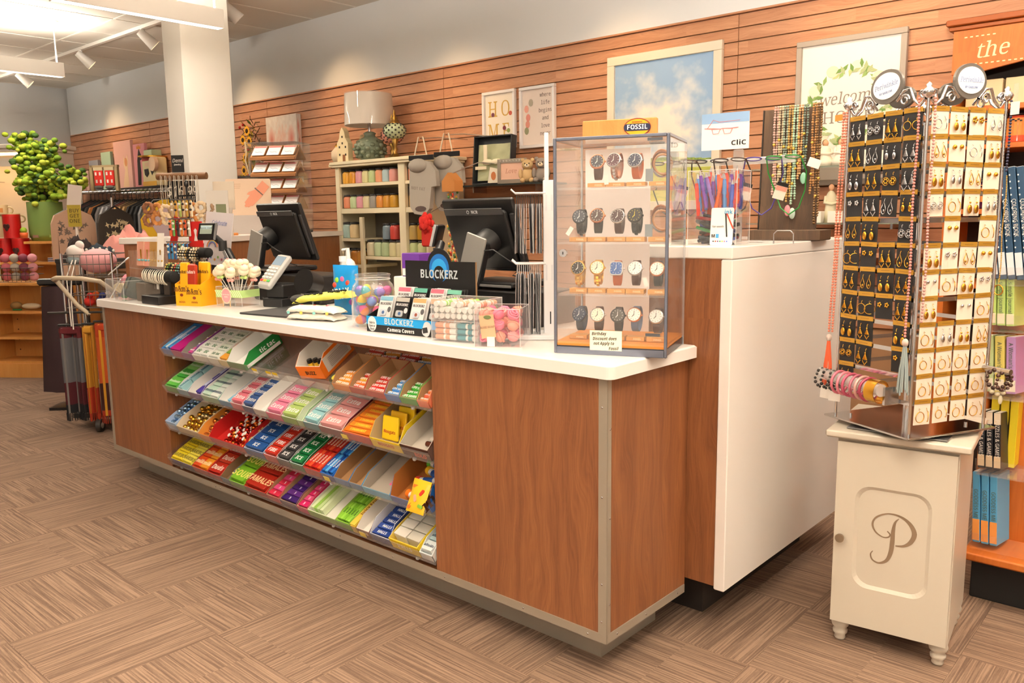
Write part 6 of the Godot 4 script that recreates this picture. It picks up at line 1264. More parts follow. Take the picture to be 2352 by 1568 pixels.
	for i in 10:
		var o := thing("bangle", "%s bracelet, %s along the clear bar of the earring rack" % [bn[i], ORD[i]], "bracelet", Vector3.ZERO, 0.0, "bracelets on the rack bar")
		var x := -0.15 + 0.024 * i
		o.transform = Transform3D(bw * Basis(Vector3.UP, PI / 2 + rng.randf_range(-0.2, 0.2)) * Basis(Vector3.BACK, rng.randf_range(-0.1, 0.1)), at + bw * V(x, 0.808, S + 0.046 + 0.06 * (x + 0.16) * 0.25))
		if bc[i][1] == 0:
			part(o, "beads", bead_ring(0.027, 0.005, 14), C(bc[i][0], 0.3)); part(o, "white_tag", mb(V(0.02, -0.045, -0.008), Basis(Vector3.UP, -1.2)).box(V(0, 0, 0), V(0.034, 0.04, 0.001)), M.paper)
		elif bc[i][1] == 1: part(o, "band", ring(0.033, 0.0042, 22, 6), C(bc[i][0], 0.25, 0.3))
		else: part(o, "mesh_band", moved(strap_mesh(0.034, 0.034, 0.032, 0.002), Transform3D(Basis(Vector3.UP, PI / 2), Vector3.ZERO)), M.gold)
	# long strands with tassels
	var sd := [[V(-S - 0.008, 1.595, S + 0.01), 0.66, "d9826a", "e0623c", "coral bead strand with orange tassel on the left post", 0.15], [V(S - 0.014, 1.60, S + 0.014), 0.64, "d08a84", "93a0a0", "pink bead strand with grey tassel left of the near post", 0.13], [V(S + 0.014, 1.60, S - 0.012), 0.60, "cf9a94", "", "pink bead strand right of the near post", 0.0], [V(S + 0.012, 1.60, -S - 0.006), 0.20, "2a2c4a", "", "navy bead strand on the right post", 0.0], [V(S + 0.013, 1.40, -S - 0.008), 0.30, "c9a24a", "", "thin gold chain with ring pendant on the right post", 0.0]]
	for i in 5:
		var a: Array = sd[i]
		var o := thing("bead_strand", a[4], "necklace", Vector3.ZERO, 0.0, "strands on the earring rack"); o.transform = Transform3D(bw, at + bw * a[0])
		var m := mb(); var L: float = a[1]; var b := 0.004 if i < 4 else 0.0022
		var n := int(L / (b * 2.1))
		for k in n: m.ball(V(0.002 * sin(k * 0.15) - 0.03 * L * (k / float(n)) * (1 if i == 0 else 0), -k * b * 2.1, 0.003), V(b, b, b), 6, 4)
		if i == 0:
			for k in n: m.ball(V(0.007 - 0.03 * L * (k / float(n)), -k * b * 2.1, -0.002), V(b, b, b), 6, 4)
		part(o, "beads", m, C(a[2], 0.35, 0.0 if i != 4 else 0.8))
		if a[3] != "":
			var tx := -0.03 * L if i == 0 else 0.0
			part(o, "tassel_cap", mb(V(tx, -L, 0.003)).ball(V(0, -0.008, 0), V(0.009, 0.012, 0.009), 10, 6), C("c9b8b0", 0.3)); var ts := mb(V(tx, -L - 0.015, 0.003))
			for k in 14: ts.tube([V(0.003 * cos(k), 0, 0.003 * sin(k)), V(0.010 * cos(k * 2.4), -a[5] * 0.5, 0.010 * sin(k * 2.4)), V(0.014 * cos(k * 2.4), -a[5] + 0.008 * sin(k), 0.014 * sin(k * 2.4))], 0.0028, 4)
			part(o, "tassel", ts, C(a[3], 0.85))
		if i == 4: part(o, "ring_pendant", moved(ring(0.014, 0.0016, 18, 6), Transform3D(Basis(), V(0, -L - 0.014, 0.003))), M.gold)
		if i == 3: part(o, "white_tag", mb(V(0.016, -0.02, 0.008)).box(V(0, 0, 0), V(0.026, 0.034, 0.001)), M.paper); part(o, "clear_hanger", mb(V(0.014, 0.02, 0.006)).box(V(0, 0, 0), V(0.014, 0.05, 0.001)), M.acryl2)
		if i == 0: part(o, "orange_tag", mb(V(-0.016, -0.012, 0.006)).box(V(0, 0, 0), V(0.03, 0.018, 0.001)), C("e08a34", 0.7))
	var wb := thing("bead_bracelet", "brown wooden bead bracelet on a clear ring at the right side of the rack", "bracelet", Vector3.ZERO); wb.transform = Transform3D(bw * Basis(Vector3.UP, 0.9), at + bw * V(S + 0.05, 0.84, -S + 0.02))
	part(wb, "beads", bead_ring(0.026, 0.006, 13), C("3c241c", 0.3)); part(wb, "second_beads", moved(bead_ring(0.024, 0.0055, 13), Transform3D(Basis(Vector3.UP, 0.5), V(0.014, -0.004, 0.012))), C("4a2c22", 0.3)); part(wb, "shell_beads", mb(V(0.0, -0.036, 0.006)).ball(V(-0.012, 0, 0), V(0.007, 0.006, 0.006), 8, 5).ball(V(0.002, -0.006, 0), V(0.008, 0.007, 0.006), 8, 5).ball(V(0.016, -0.002, 0), V(0.007, 0.006, 0.006), 8, 5).ball(V(0.01, -0.022, 0), V(0.006, 0.014, 0.003), 8, 5), C("c9c0a4", 0.3)); part(wb, "clear_ring", moved(ring(0.03, 0.0015, 18, 5), Transform3D(Basis(), V(0.012, 0, 0.016))), M.acryl2); part(r, "bar_stub", mb().cyl(V(S, 0.865, -S + 0.02), V(S + 0.09, 0.865, -S + 0.02), 0.008, -1, 10), M.silver)
func cat(p: Array, i: int, u: float) -> Array:
	var n := p.size() - 1; var a: Array = p[maxi(i - 1, 0)]; var b: Array = p[i]; var c: Array = p[mini(i + 1, n)]; var d: Array = p[mini(i + 2, n)]
	var o := []
	for k in 3: o.append(0.5 * (2 * b[k] + (c[k] - a[k]) * u + (2 * a[k] - 5 * b[k] + 4 * c[k] - d[k]) * u * u + (3 * b[k] - a[k] - 3 * c[k] + d[k]) * u * u * u))
	o[2] = lerpf(b[2], c[2], u)
	return o

func right_shop() -> void:
	# ---- orange wood book stand behind the earring rack
	var b := thing("book_stand", "orange wooden book stand with black plinth behind the earring rack", "book stand", V(0.61, 0, -1.40), 0.0)
	part(b, "back_board", mb().box(V(0.35, 0.775, -0.01), V(0.7, 1.25, 0.02), 0.004), M.orange_wood); part(b, "stile", mb().box(V(0.012, 0.775, 0.03), V(0.024, 1.25, 0.09), 0.008), M.orange_wood); part(b, "base_shelf", mb().box(V(0.25, 0.165, 0.10), V(0.5, 0.03, 0.22), 0.008), M.orange_wood); part(b, "plinth", mb().box(V(0.25, 0.075, 0.06), V(0.46, 0.15, 0.16), 0.004), C("121213", 0.6))
	var ys := [1.07, 0.92, 0.70, 0.44, 0.185]
	for i in 5:
		var y: float = ys[i]
		if i < 4: part(b, "pocket_floor", mb().box(V(0.12, y, 0.09), V(0.2, 0.004, 0.14)), M.acryl2)
		part(b, "pocket_front", mb(V(0.12, y + 0.03, 0.182), Basis(Vector3.RIGHT, 0.25)).box(V(0, 0, 0), V(0.2, 0.06, 0.003)), M.acrylic)
	var lots := [[5, 0.022, 0.36, "2a4a68", "dfe8ee", "blue dotted", 1.085, 0.0], [3, 0.024, 0.165, "bcd67a", "efe6c8", "lime and cream", 0.935, 0.0], [3, 0.03, 0.185, "c9a0c8", "e6dcc8", "lilac", 0.715, 0.0], [3, 0.022, 0.19, "23242a", "e0c8a4", "black and cream", 0.455, 0.0], [3, 0.024, 0.24, "5aa8d8", "f0a050", "sky blue and orange", 0.195, 0.0]]
	var words := ["COLORING BOOK", "simple journal", "A Woman's Heart", "PUZZLES & GAMES", "GODDESS ME"]
	for i in 5:
		var a: Array = lots[i]
		for k in a[0]:
			var o := thing("book", "%s spined book, %s of its row on the orange stand" % [a[5] if i != 2 else ["pale green", "cream and yellow", "lilac"][k], ORD[k]], "book", V(0.635 + a[1] * 1.08 * (k + 0.5), a[6], -1.312), 0.0, "books in the %s pocket" % ORD[i])
			o.rotation = V(-0.06, -0.12, 0.16 if i == 0 else 0.08)
			var hh: float = a[2]; var wd: float = a[1]
			var cover: String = a[3] if i != 2 else ["b8c890", "d8c86a", "b58ac0"][k]
			part(o, "cover", mb(V(0, hh / 2, 0)).box(V(0, 0, 0), V(wd * 0.94, hh, 0.12), 0.002), C(cover, 0.4)); part(o, "spine_band", mb(V(0, hh * (0.14 if i != 4 else 0.18), 0.0602)).box(V(0, 0, 0), V(wd * 0.9, hh * (0.2 if i != 4 else 0.3), 0.001)), C(a[4], 0.5)); part(o, "page_block", mb(V(0, hh - 0.0005, 0)).box(V(0, 0.0012, 0), V(wd * 0.7, 0.001, 0.11)), M.paper)
			if i == 3: part(o, "spine_top", mb(V(0, hh * 0.9, 0.0602)).box(V(0, 0, 0), V(wd * 0.9, hh * 0.2, 0.001)), C("e8d8c0", 0.5))
			if i == 0:
				for s in [-1.0, 1.0]:
					for q in 16: part(o, "white_dot", mb(V(s * 0.0062, 0.02 + 0.021 * q, 0.0606)).box(V(0, 0, 0), V(0.004, 0.005, 0.0006)), C("e8eef2", 0.5)) if s < 0 else null
			txt(o, words[i], minf(wd * 0.5, hh * 0.6 / (words[i].length() * 0.62)), C("f0ece4" if i in [0, 3] else "5a6a5a", 0.5), V(0, hh * 0.55, 0.0614), V(0, 0, -PI / 2), "regular")
	# three yellow books behind the black ones
	for k in 3: one("book", "bright yellow book, %s behind the black and cream books" % ORD[k], "book", mb(V(0, 0.12, 0)).box(V(0, 0, 0), V(0.024, 0.24, 0.07), 0.002), C("e8d22a", 0.4), V(0.655 + 0.028 * k, 0.455, -1.36), 0.0, "yellow books")
	# ---- wooden candle display against the wall
	var u := thing("candle_display", "orange pine candle display with arched lettered sign against the wall", "display", V(0.18, 0, -2.80), 0.0)
	part(u, "side_board", mb().box(V(0.012, 1.05, 0.19), V(0.024, 2.1, 0.38)), M.orange_wood); part(u, "side_board", mb().box(V(1.3, 1.05, 0.19), V(0.024, 2.1, 0.38)), M.orange_wood); part(u, "back_board", mb().box(V(0.656, 1.0, 0.012), V(1.27, 2.0, 0.02)), C("2a1c14", 0.7))
	part(u, "cornice", mb().box(V(0.65, 2.128, 0.20), V(1.36, 0.028, 0.43), 0.006).box(V(0.65, 2.104, 0.195), V(1.34, 0.02, 0.41), 0.005), C("9a4e1c", 0.4))
	var sb := PackedVector2Array([Vector2(0, 0.185), Vector2(0, 0.0)])
	for i in 13: sb.append(Vector2(0.10 + 1.1 * i / 12.0, 0.0 + 0.06 * sin(PI * i / 12.0)))
	sb.append_array(PackedVector2Array([Vector2(1.31, 0), Vector2(1.31, 0.185)]))
	var sg := part(u, "sign_board", mb(V(0, 1.908, 0.37)).ext(sb, 0, 0.02), M.orange_wood)
	txt(sg, "the", 0.062, C("f4dcae", 0.6), V(0.155, 2.0, 0.3908), V(0, 0, 0.05), "serif italic"); txt(sg, "CANDLE", 0.075, C("f4dcae", 0.6), V(0.50, 2.005, 0.3908), Vector3.ZERO, "serif")
	for i in 26:
		part(sg, "dotted_rule", mb().box(V(0.05 + 0.022 * i, 1.945, 0.3908), V(0.011, 0.005, 0.0008)), C("f4dcae", 0.6))
		if i < 6 or i > 11: part(sg, "dotted_rule", mb().box(V(0.05 + 0.022 * i, 2.062, 0.3908), V(0.011, 0.005, 0.0008)), C("f4dcae", 0.6))
	for y in [1.765, 1.60, 1.315, 0.98]: part(u, "shelf", mb().box(V(0.656, y - 0.012, 0.20), V(1.264, 0.024, 0.35), 0.003), M.orange_wood)
	for i in 4:
		one("gift_carton", "cream carton, %s on the upper shelf of the candle display" % ORD[i], "carton", mb().box(V(0, 0.058, 0), V(0.145, 0.116, 0.2), 0.003), C("e6cfa4", 0.7), V(0.30 + 0.155 * i, 1.766, -2.58), 0.0, "cream cartons on the candle display")

	for lv in 2:
		for i in 4:
			var lab := "%s jar candle with checked label, %s on the %s shelf of the candle display" % [["dark red", "salmon", "burgundy", "amber"][i] if lv == 0 else ["plum", "black", "brown", "ruby"][i], ORD[i], ["middle", "lower"][lv]]
			var o := candle_jar(V(0.31 + 0.125 * i, [1.601, 1.316][lv], -2.52), lab, [["7a1418", "e2583a", "6a1420", "c8702a"], ["4a1c3a", "1c1618", "4a2a1c", "8a1c24"]][lv][i], 0.05, 0.135)
			part(o, "label", mb().cyl(V(0, 0.03, 0), V(0, 0.105, 0), 0.0505, -1, 20, false), C("d98a3c", 0.6))
			for q in 5: part(o, "label_check", mb().box(V(-0.02 + 0.01 * q, 0.098 if q % 2 else 0.092, 0.0505), V(0.009, 0.006, 0.0016)), M.ink)

func candle_jar(at: Vector3, label: String, wax: String, r: float, h: float, group := "jar candles on the candle display") -> Node3D:
	var k := "jar%.3f|%.3f" % [r, h]
	if not cache.has(k):
		cache[k] = [mb().lathe([Vector2(0, 0), Vector2(r * 0.92, 0), Vector2(r, 0.006), Vector2(r, h * 0.72), Vector2(r * 0.8, h * 0.82), Vector2(r * 0.78, h * 0.86)], 18).mesh(), mb().lathe([Vector2(0, h * 0.86), Vector2(r * 0.9, h * 0.86), Vector2(r * 0.92, h * 0.9), Vector2(r * 0.88, h * 0.97), Vector2(r * 0.3, h), Vector2(0, h)], 18).mesh(), mb().box(V(0, h * 0.36, r * 0.97), V(r * 0.9, h * 0.34, r * 0.16)).mesh()]
	var o := thing("candle_jar", label, "candle", at, 0.0, group)
	part(o, "wax_and_glass", cache[k][0], C(wax, 0.12)); part(o, "lid", cache[k][1], C("17171a", 0.3))
	return o

func frame(label: String, at: Vector3, w: float, h: float, bw: float, fm: Material, pic: Material, called := "framed_picture") -> Node3D:
	var t := thing(called, label, "picture", at)
	part(t, "frame", mb().box(V(0, h / 2 - bw / 2, 0.014), V(w, bw, 0.028), 0.003).box(V(0, -h / 2 + bw / 2, 0.014), V(w, bw, 0.028), 0.003).box(V(-w / 2 + bw / 2, 0, 0.014), V(bw, h - 2 * bw, 0.028), 0.003).box(V(w / 2 - bw / 2, 0, 0.014), V(bw, h - 2 * bw, 0.028), 0.003), fm)
	part(t, "print", mb().ext(PackedVector2Array([Vector2(-w / 2 + bw, -h / 2 + bw), Vector2(w / 2 - bw, -h / 2 + bw), Vector2(w / 2 - bw, h / 2 - bw), Vector2(-w / 2 + bw, h / 2 - bw)]), 0.004, 0.012), pic)
	return t
func leafy(p: Node, c: Vector3, n: int, r: float, size: float, called: String, cols: Array, sd: int, flat_ := false) -> void:
	var g := RandomNumberGenerator.new(); g.seed = sd
	var leaf := mb().ext(PackedVector2Array([Vector2(0, -size), Vector2(size * 0.4, 0), Vector2(0, size), Vector2(-size * 0.4, 0)]), 0, 0.0006).mesh()
	for k in cols.size():
		for i in n:
			var a := g.randf() * TAU; var e := r * (0.85 + 0.3 * g.randf())
			var o := part(p, called, leaf, C(cols[k], 0.8), c + V(cos(a) * e, sin(a) * e, 0.0008 * (k + 1))); o.rotation.z = g.randf() * TAU
func figurine(at: Vector3, turn: float, dress: String, hair: String, label: String, sit := false) -> void:
	var o := thing("figurine", label, "figurine", at, turn, "carved figurines on the glass shelves")
	var h := 0.13 if sit else 0.2
	part(o, "robe", mb().lathe([Vector2(0, 0), Vector2(0.042 if sit else 0.034, 0), Vector2(0.045 if sit else 0.032, h * 0.2), Vector2(0.026, h * 0.45), Vector2(0.028, h * 0.66), Vector2(0.017, h * 0.78), Vector2(0.008, h * 0.83)], 14), C(dress, 0.7)); part(o, "head", mb().ball(V(0, h * 0.91, 0.004), V(0.014, 0.018, 0.015), 12, 8), C("d9a884", 0.7)); part(o, "hair", mb().ball(V(0, h * 0.93, -0.004), V(0.0155, 0.018, 0.014), 12, 7), C(hair, 0.8)); part(o, "arms", mb().tube([V(-0.026, h * 0.68, 0), V(-0.032, h * 0.52, 0.016), V(0, h * 0.48, 0.032), V(0.032, h * 0.52, 0.016), V(0.026, h * 0.68, 0)], 0.008, 7), C(dress, 0.7))
func bear(at: Vector3, turn: float, s: float, hex: String, label: String) -> void:
	var o := thing("teddy_bear", label, "soft toy", at, turn, "teddy bears on the dark shelf"); var f := C(hex, 0.95)
	part(o, "body", mb().ball(V(0, 0.045, 0) * s, V(0.04, 0.045, 0.036) * s, 12, 8), f); var hd := part(o, "head", mb().ball(V(0, 0.11, 0.006) * s, V(0.036, 0.033, 0.033) * s, 12, 8), f); part(hd, "muzzle", mb().ball(V(0, 0.102, 0.036) * s, V(0.015, 0.012, 0.012) * s, 8, 6), C("e9d9bc", 0.95)); part(hd, "nose", mb().ball(V(0, 0.107, 0.048) * s, V(0.005, 0.004, 0.003) * s, 6, 4), M.ink)
	for q in [-1.0, 1.0]:
		part(hd, "ear", mb().ball(V(q * 0.03, 0.138, 0) * s, V(0.013, 0.013, 0.007) * s, 8, 6), f); part(hd, "eye", mb().ball(V(q * 0.013, 0.116, 0.037) * s, V(0.004, 0.004, 0.003) * s, 6, 4), M.ink); part(o, "arm", mb().ball(V(q * 0.042, 0.055, 0.014) * s, V(0.014, 0.03, 0.014) * s, 8, 6), f); part(o, "leg", mb().ball(V(q * 0.028, 0.014, 0.034) * s, V(0.017, 0.016, 0.03) * s, 8, 6), f)

func wall_goods() -> void:
	var zf := -2.818
	# ---- pictures
	var a := frame("small white framed print reading HOME in flowered letters", V(-2.915, 2.004, zf), 0.32, 0.41, 0.022, C("f0eef0", 0.4), C("efe8dc", 0.7))
	for q in 4: txt(a, "HOME"[q], 0.105, C("c8a24a", 0.6), V([-0.062, 0.062, -0.056, 0.066][q], [0.075, 0.075, -0.085, -0.085][q], 0.0128), Vector3.ZERO, "serif", 0.85)
	for q in 5: part(a, "flower_print", mb(V([-0.06, 0.11, -0.03, 0.05, 0.09][q], [0.04, 0.04, -0.115, -0.06, -0.08][q], 0.0134)).ext(oval(0.016, 0.016, 10), 0, 0.0006), C(["6a3048", "c05a4a", "c87a6a", "7a2a3a", "8a9a5a"][q], 0.7))
	var b := frame("white framed print of a family verse with pink flowers", V(-2.553, 1.995, zf), 0.32, 0.42, 0.022, C("f0eef0", 0.4), C("e9dbd2", 0.7))
	for q in 6: txt(b, ["where", "life", "begins", "and", "love", "never"][q], 0.026, C("6a5a54", 0.6), V(0.07, 0.145 - 0.052 * q, 0.0128), Vector3.ZERO, "mono", 0.9)
	for q in 5: part(b, "flower_print", mb(V([-0.10, -0.085, -0.09, -0.1, -0.06][q], [0.06, -0.0, -0.045, -0.09, 0.10][q], 0.0134)).ext(oval(0.02, 0.026, 10), 0, 0.0006), C(["e0a090", "d88a80", "dc9484", "8a8a6a", "a8a090"][q], 0.7))
	var n1 := noise(1.0, 21, 4)
	var sky := func(x: int, y: int) -> Color:
		var u := x / 191.0; var v := y / 223.0
		var d := Vector2((u - 0.42) / 0.55, (v - 0.47) / 0.30).length()
		var col := Color("8fb0d6").lerp(Color("ece9e2"), clampf(1.3 - d + 0.55 * n1.get_noise_2d(x * 0.012, y * 0.016) + 0.15 * n1.get_noise_2d(x * 0.05, y * 0.05), 0, 1))
		var hill := 0.74 - 0.03 * sin(u * 4.0) - 0.05 * u
		if v > hill:
			var k := clampf((v - hill) / 0.2, 0, 1)
			col = Color("aab84e").lerp(Color("d0c868"), k) if k > 0.12 else Color("5f7e3a").lerp(Color("8aa04a"), 0.5 + n1.get_noise_2d(x * 0.2, y * 0.2))
			col = col.lerp(Color("a3b04e"), clampf(n1.get_noise_2d(x * 0.05, y * 0.12), 0, 0.6))
		return col
	frame("large cream framed landscape painting of clouds over green fields", V(-1.552, 1.823, zf), 0.81, 0.972, 0.055, C("e3d9c6", 0.45), textured(picture(192, 224, sky), 0.6))
	var w := frame("large grey framed print reading welcome home in a leaf wreath", V(-0.415, 1.84, zf), 0.572, 0.772, 0.03, C("a39a90", 0.5), C("f4f0ea", 0.7))
	leafy(w, V(0, 0.03, 0.0124), 26, 0.19, 0.026, "leaf_print", ["8fae6a", "b4c48a", "6f9450", "a9b88a"], 5)
	for q in 9:
		var an := 0.7 + q * 0.66; part(w, "rose_print", mb(V(cos(an) * 0.2, 0.03 + sin(an) * 0.2, 0.0145)).ext(oval(0.034, 0.03, 14), 0, 0.0006).ext(oval(0.016, 0.014, 10), 0, 0.0010), C("efe6d2" if q % 2 else "f0dcc4", 0.7))
	txt(w, "welcome", 0.058, C("8a8078", 0.6), V(-0.005, 0.07, 0.0130), V(0, 0, 0.06), "serif italic", 0.92); txt(w, "HOME", 0.06, C("8a8078", 0.6), V(0.0, -0.03, 0.0130), Vector3.ZERO, "serif", 1.05)
	# ---- glass shelves with figurines
	for k in 2:
		var s := thing("glass_shelf", ["upper", "lower"][k] + " glass wall shelf of carved figurines beside the necklace board", "shelf", V(-0.42, [1.545, 1.255][k], -2.68)); part(s, "pane", mb().box(V(0, -0.004, 0), V(0.86, 0.008, 0.27)), clear("9ab8ac", 0.35)); part(s, "bracket", mb().box(V(-0.3, -0.02, -0.06), V(0.012, 0.03, 0.14)).box(V(0.3, -0.02, -0.06), V(0.012, 0.03, 0.14)), M.silver)
	var fg := [[-0.62, 0, "e6d8c0", "5a4030", false], [-0.55, 0, "d9cbb0", "4a3426", false], [-0.45, 0, "efe6d6", "8a6a4a", true], [-0.37, 0, "f2eadc", "6a4c34", true], [-0.72, 1, "e2d6c6", "5a4030", false], [-0.55, 1, "efe7da", "6a4c34", false], [-0.42, 1, "d9d4b8", "4a3426", false], [-0.30, 1, "e8dcc8", "7a5a40", true], [-0.64, 1, "efe8dc", "6a4a34", true]]
	for q in fg.size():
		var f: Array = fg[q]; figurine(V(f[0], [1.545, 1.255][f[1]], -2.64 + (0.03 if f[4] else 0.0)), 0.5 + 0.3 * sin(q), f[2], f[3], "cream %s figurine, %s on the %s glass shelf" % ["sitting" if f[4] else "standing", ORD[q if f[1] == 0 else q - 4], ["upper", "lower"][f[1]]], f[4])
	for q in 3: one("figurine_box", "white figurine box, %s along the glass shelves" % ORD[q], "box", mb().box(V(0, 0.03, 0), V(0.075, 0.06, 0.06), 0.002), C("f2ede4", 0.7), V([-0.50, -0.48, -0.36][q], [1.545, 1.255, 1.255][q], [-2.575, -2.60, -2.57][q]))
	for q in 2: one("terracotta_box", "salmon pink box, %s of the stack below the figurines" % ["lower", "upper"][q], "box", mb().box(V(0, 0.022, 0), V(0.16 - 0.04 * q, 0.044, 0.12), 0.002), C("d9906a", 0.7), V(-0.30, 1.10 + 0.0445 * q, -2.6))
	one("low_wall_shelf", "wooden ledge under the salmon boxes", "shelf", mb().box(V(0, 0, 0), V(0.9, 0.02, 0.25)), M.slat2, V(-0.42, 1.09, -2.69))
	# ---- dark shelf with gift box, photo frame and bears
	var ds := one("dark_wall_shelf", "narrow dark glass wall shelf under the gift box and bears", "shelf", mb().box(V(0, -0.006, 0), V(0.92, 0.012, 0.26)), C("2a302e", 0.2), V(-2.76, 1.535, -2.68)); part(ds, "bracket", mb().box(V(-0.3, -0.03, -0.06), V(0.012, 0.04, 0.14)).box(V(0.3, -0.03, -0.06), V(0.012, 0.04, 0.14)), M.silver)
	var gb := thing("gift_box", "black open gift box holding a folded sage blanket", "gift box", V(-2.83, 1.535, -2.66), 0.1); var gm := C("23262a", 0.5)
	part(gb, "box", mb(V(0, 0.17, 0), Basis(Vector3.RIGHT, -0.1)).box(V(0, 0, -0.02), V(0.33, 0.34, 0.008)).box(V(-0.163, 0, 0.01), V(0.007, 0.34, 0.06)).box(V(0.163, 0, 0.01), V(0.007, 0.34, 0.06)).box(V(0, 0.167, 0.01), V(0.33, 0.007, 0.06)).box(V(0, -0.167, 0.01), V(0.33, 0.007, 0.06)), gm)
	var bl := []
	for i in 9:
		var row := []
		for j in 9: row.append(V(-0.145 + 0.036 * j, 0.03 + 0.032 * i, 0.02 + 0.012 * sin(i * 2.1) * sin(j * 1.3) - 0.003 * i))
		bl.append(row)
	var bk := part(gb, "blanket", mb().grid(bl), C("b3b896", 0.95)); part(gb, "ribbon", mb(V(0, 0.15, 0.035)).ball(V(-0.04, 0.01, 0), V(0.05, 0.02, 0.012), 10, 6).ball(V(0.04, 0.01, 0), V(0.05, 0.02, 0.012), 10, 6).box(V(-0.10, -0.03, 0), V(0.10, 0.022, 0.006)).box(V(-0.06, 0.07, -0.004), V(0.03, 0.12, 0.006)), C("f0e6cc", 0.6)); var tg := part(gb, "hang_tag", mb(V(0.02, 0.06, 0.045), Basis(Vector3.BACK, -0.2)).box(V(0, 0, 0), V(0.085, 0.11, 0.002)), C("f2ead8", 0.7)); part(tg, "tag_print", mb(V(0.02, 0.06, 0.0465)).ext(oval(0.022, 0.03, 12), 0, 0.0006), C("c87a4a", 0.7))
	var pf := thing("photo_frame", "silver studded photo frame with pink insert beside the gift box", "photo frame", V(-2.615, 1.535, -2.60), 0.12); part(pf, "frame", mb(V(0, 0.085, 0)).box(V(0, 0.07, 0), V(0.24, 0.028, 0.016)).box(V(0, -0.07, 0), V(0.24, 0.028, 0.016)).box(V(-0.107, 0, 0), V(0.026, 0.114, 0.016)).box(V(0.107, 0, 0), V(0.026, 0.114, 0.016)), C("b9b2a6", 0.3, 0.6)); part(pf, "insert", mb().box(V(0, 0.085, -0.002), V(0.19, 0.115, 0.006)), C("e2b8a2", 0.7)); txt(pf, "Love", 0.03, C("b8806a", 0.6), V(-0.01, 0.085, 0.0014), Vector3.ZERO, "serif italic")
	for q in 8: part(pf, "stud", mb().ball(V(-0.095 + 0.027 * q, 0.155, 0.009), V(0.006, 0.006, 0.004), 7, 4), C("e8e4dc", 0.2, 0.4))
	bear(V(-2.475, 1.535, -2.60), 0.6, 1.1, "c8aa7c", "tan teddy bear beside the silver photo frame"); bear(V(-2.385, 1.535, -2.64), 0.5, 1.15, "8a8078", "grey teddy bear behind the tan bear")
	# ---- cream candle cabinet
	var c := thing("candle_cabinet", "cream open candle cabinet with moulded top against the slat wall", "cabinet", V(-3.82, 0, -2.6)); var cm := C("e9dfc0", 0.5)
	part(c, "back", mb().box(V(0, 0.87, -0.195), V(1.08, 1.72, 0.012)), C("8c8880", 0.7))
	for x in [-0.53, 0.53]: part(c, "side", mb().box(V(x, 0.865, 0), V(0.022, 1.73, 0.38)), cm)
	part(c, "post", mb().box(V(0.265, 0.865, 0.175), V(0.075, 1.73, 0.035), 0.004), cm); part(c, "lower_post", mb().box(V(-0.235, 0.66, 0.18), V(0.04, 1.32, 0.025), 0.003), cm); part(c, "left_post", mb().box(V(-0.515, 0.865, 0.18), V(0.05, 1.73, 0.025), 0.003), cm)
	part(c, "top", mb().box(V(0, 1.747, 0.01), V(1.14, 0.026, 0.44), 0.006).box(V(0, 1.726, 0.008), V(1.11, 0.018, 0.42), 0.004), cm)
	var sh := [[1.573, 0.0, 1.04], [1.369, 0.0, 1.04], [1.0, 0.15, 0.72], [1.14, -0.38, 0.27], [0.93, -0.38, 0.27], [0.55, 0.0, 1.04]]
	for s in sh: part(c, "shelf", mb().box(V(s[1], s[0], 0.0), V(s[2], 0.026 if s[0] != 1.369 else 0.04, 0.37), 0.003), cm)
	var wx := ["d9a03a", "cf8f2c", "d99aa4", "d8cf9a", "b3c48c", "dd9a72", "a8c0c4", "d8958c", "d98a6a", "b9cfa0", "d89aa8", "d9cda4", "8c8a84", "c9863c", "c08a34", "b98a2c"]
	var wn := ["amber", "honey", "pink", "straw", "pale green", "peach", "pale blue", "rose", "coral", "mint", "blush", "cream", "grey", "caramel", "ochre", "mustard"]
	for lv in 2:
		for i in 10:
			var x := -4.27 + 0.082 * i if i < 8 else -3.475 + 0.085 * (i - 8)
			candle_jar(V(x, [1.587, 1.391][lv], -2.46), "%s jar candle, %s on the %s shelf of the cream cabinet" % [wn[(lv * 8 + i) % 16], ORD[i], ["top", "second"][lv]], wx[(lv * 8 + i) % 16], 0.038, 0.11, "jar candles in the cream cabinet")
	var lo := [[-3.99, 1.014, "d9d0b0", "ivory"], [-3.90, 1.014, "b0c09a", "sage"], [-3.81, 1.014, "a3b48c", "olive green"], [-3.72, 1.014, "c9c49a", "khaki"], [-3.64, 1.014, "cfc8a0", "buff"], [-3.48, 1.014, "b9c890", "lime"], [-3.39, 1.014, "c4cc9a", "celery"], [-4.29, 1.154, "a9c4c0", "aqua"], [-4.20, 1.154, "d9c498", "vanilla"], [-4.29, 0.944, "b0a890", "taupe"], [-4.20, 0.944, "b87a34", "rust"], [-4.12, 0.944, "c08a40", "toffee"]]
	for i in lo.size(): candle_jar(V(lo[i][0], lo[i][1], -2.46), "%s jar candle standing low in the cream cabinet" % lo[i][3], lo[i][2], 0.042, 0.13, "jar candles in the cream cabinet")
	for i in 4: candle_jar(V([-3.79, -3.70, -3.48, -3.39][i], 1.145, -2.46), "%s jar candle stacked on another in the cream cabinet" % ["slate blue", "crimson", "dark straw", "gold"][i], ["6a7c88", "b8443c", "b39a5a", "b88a2c"][i], 0.042, 0.13, "jar candles in the cream cabinet")
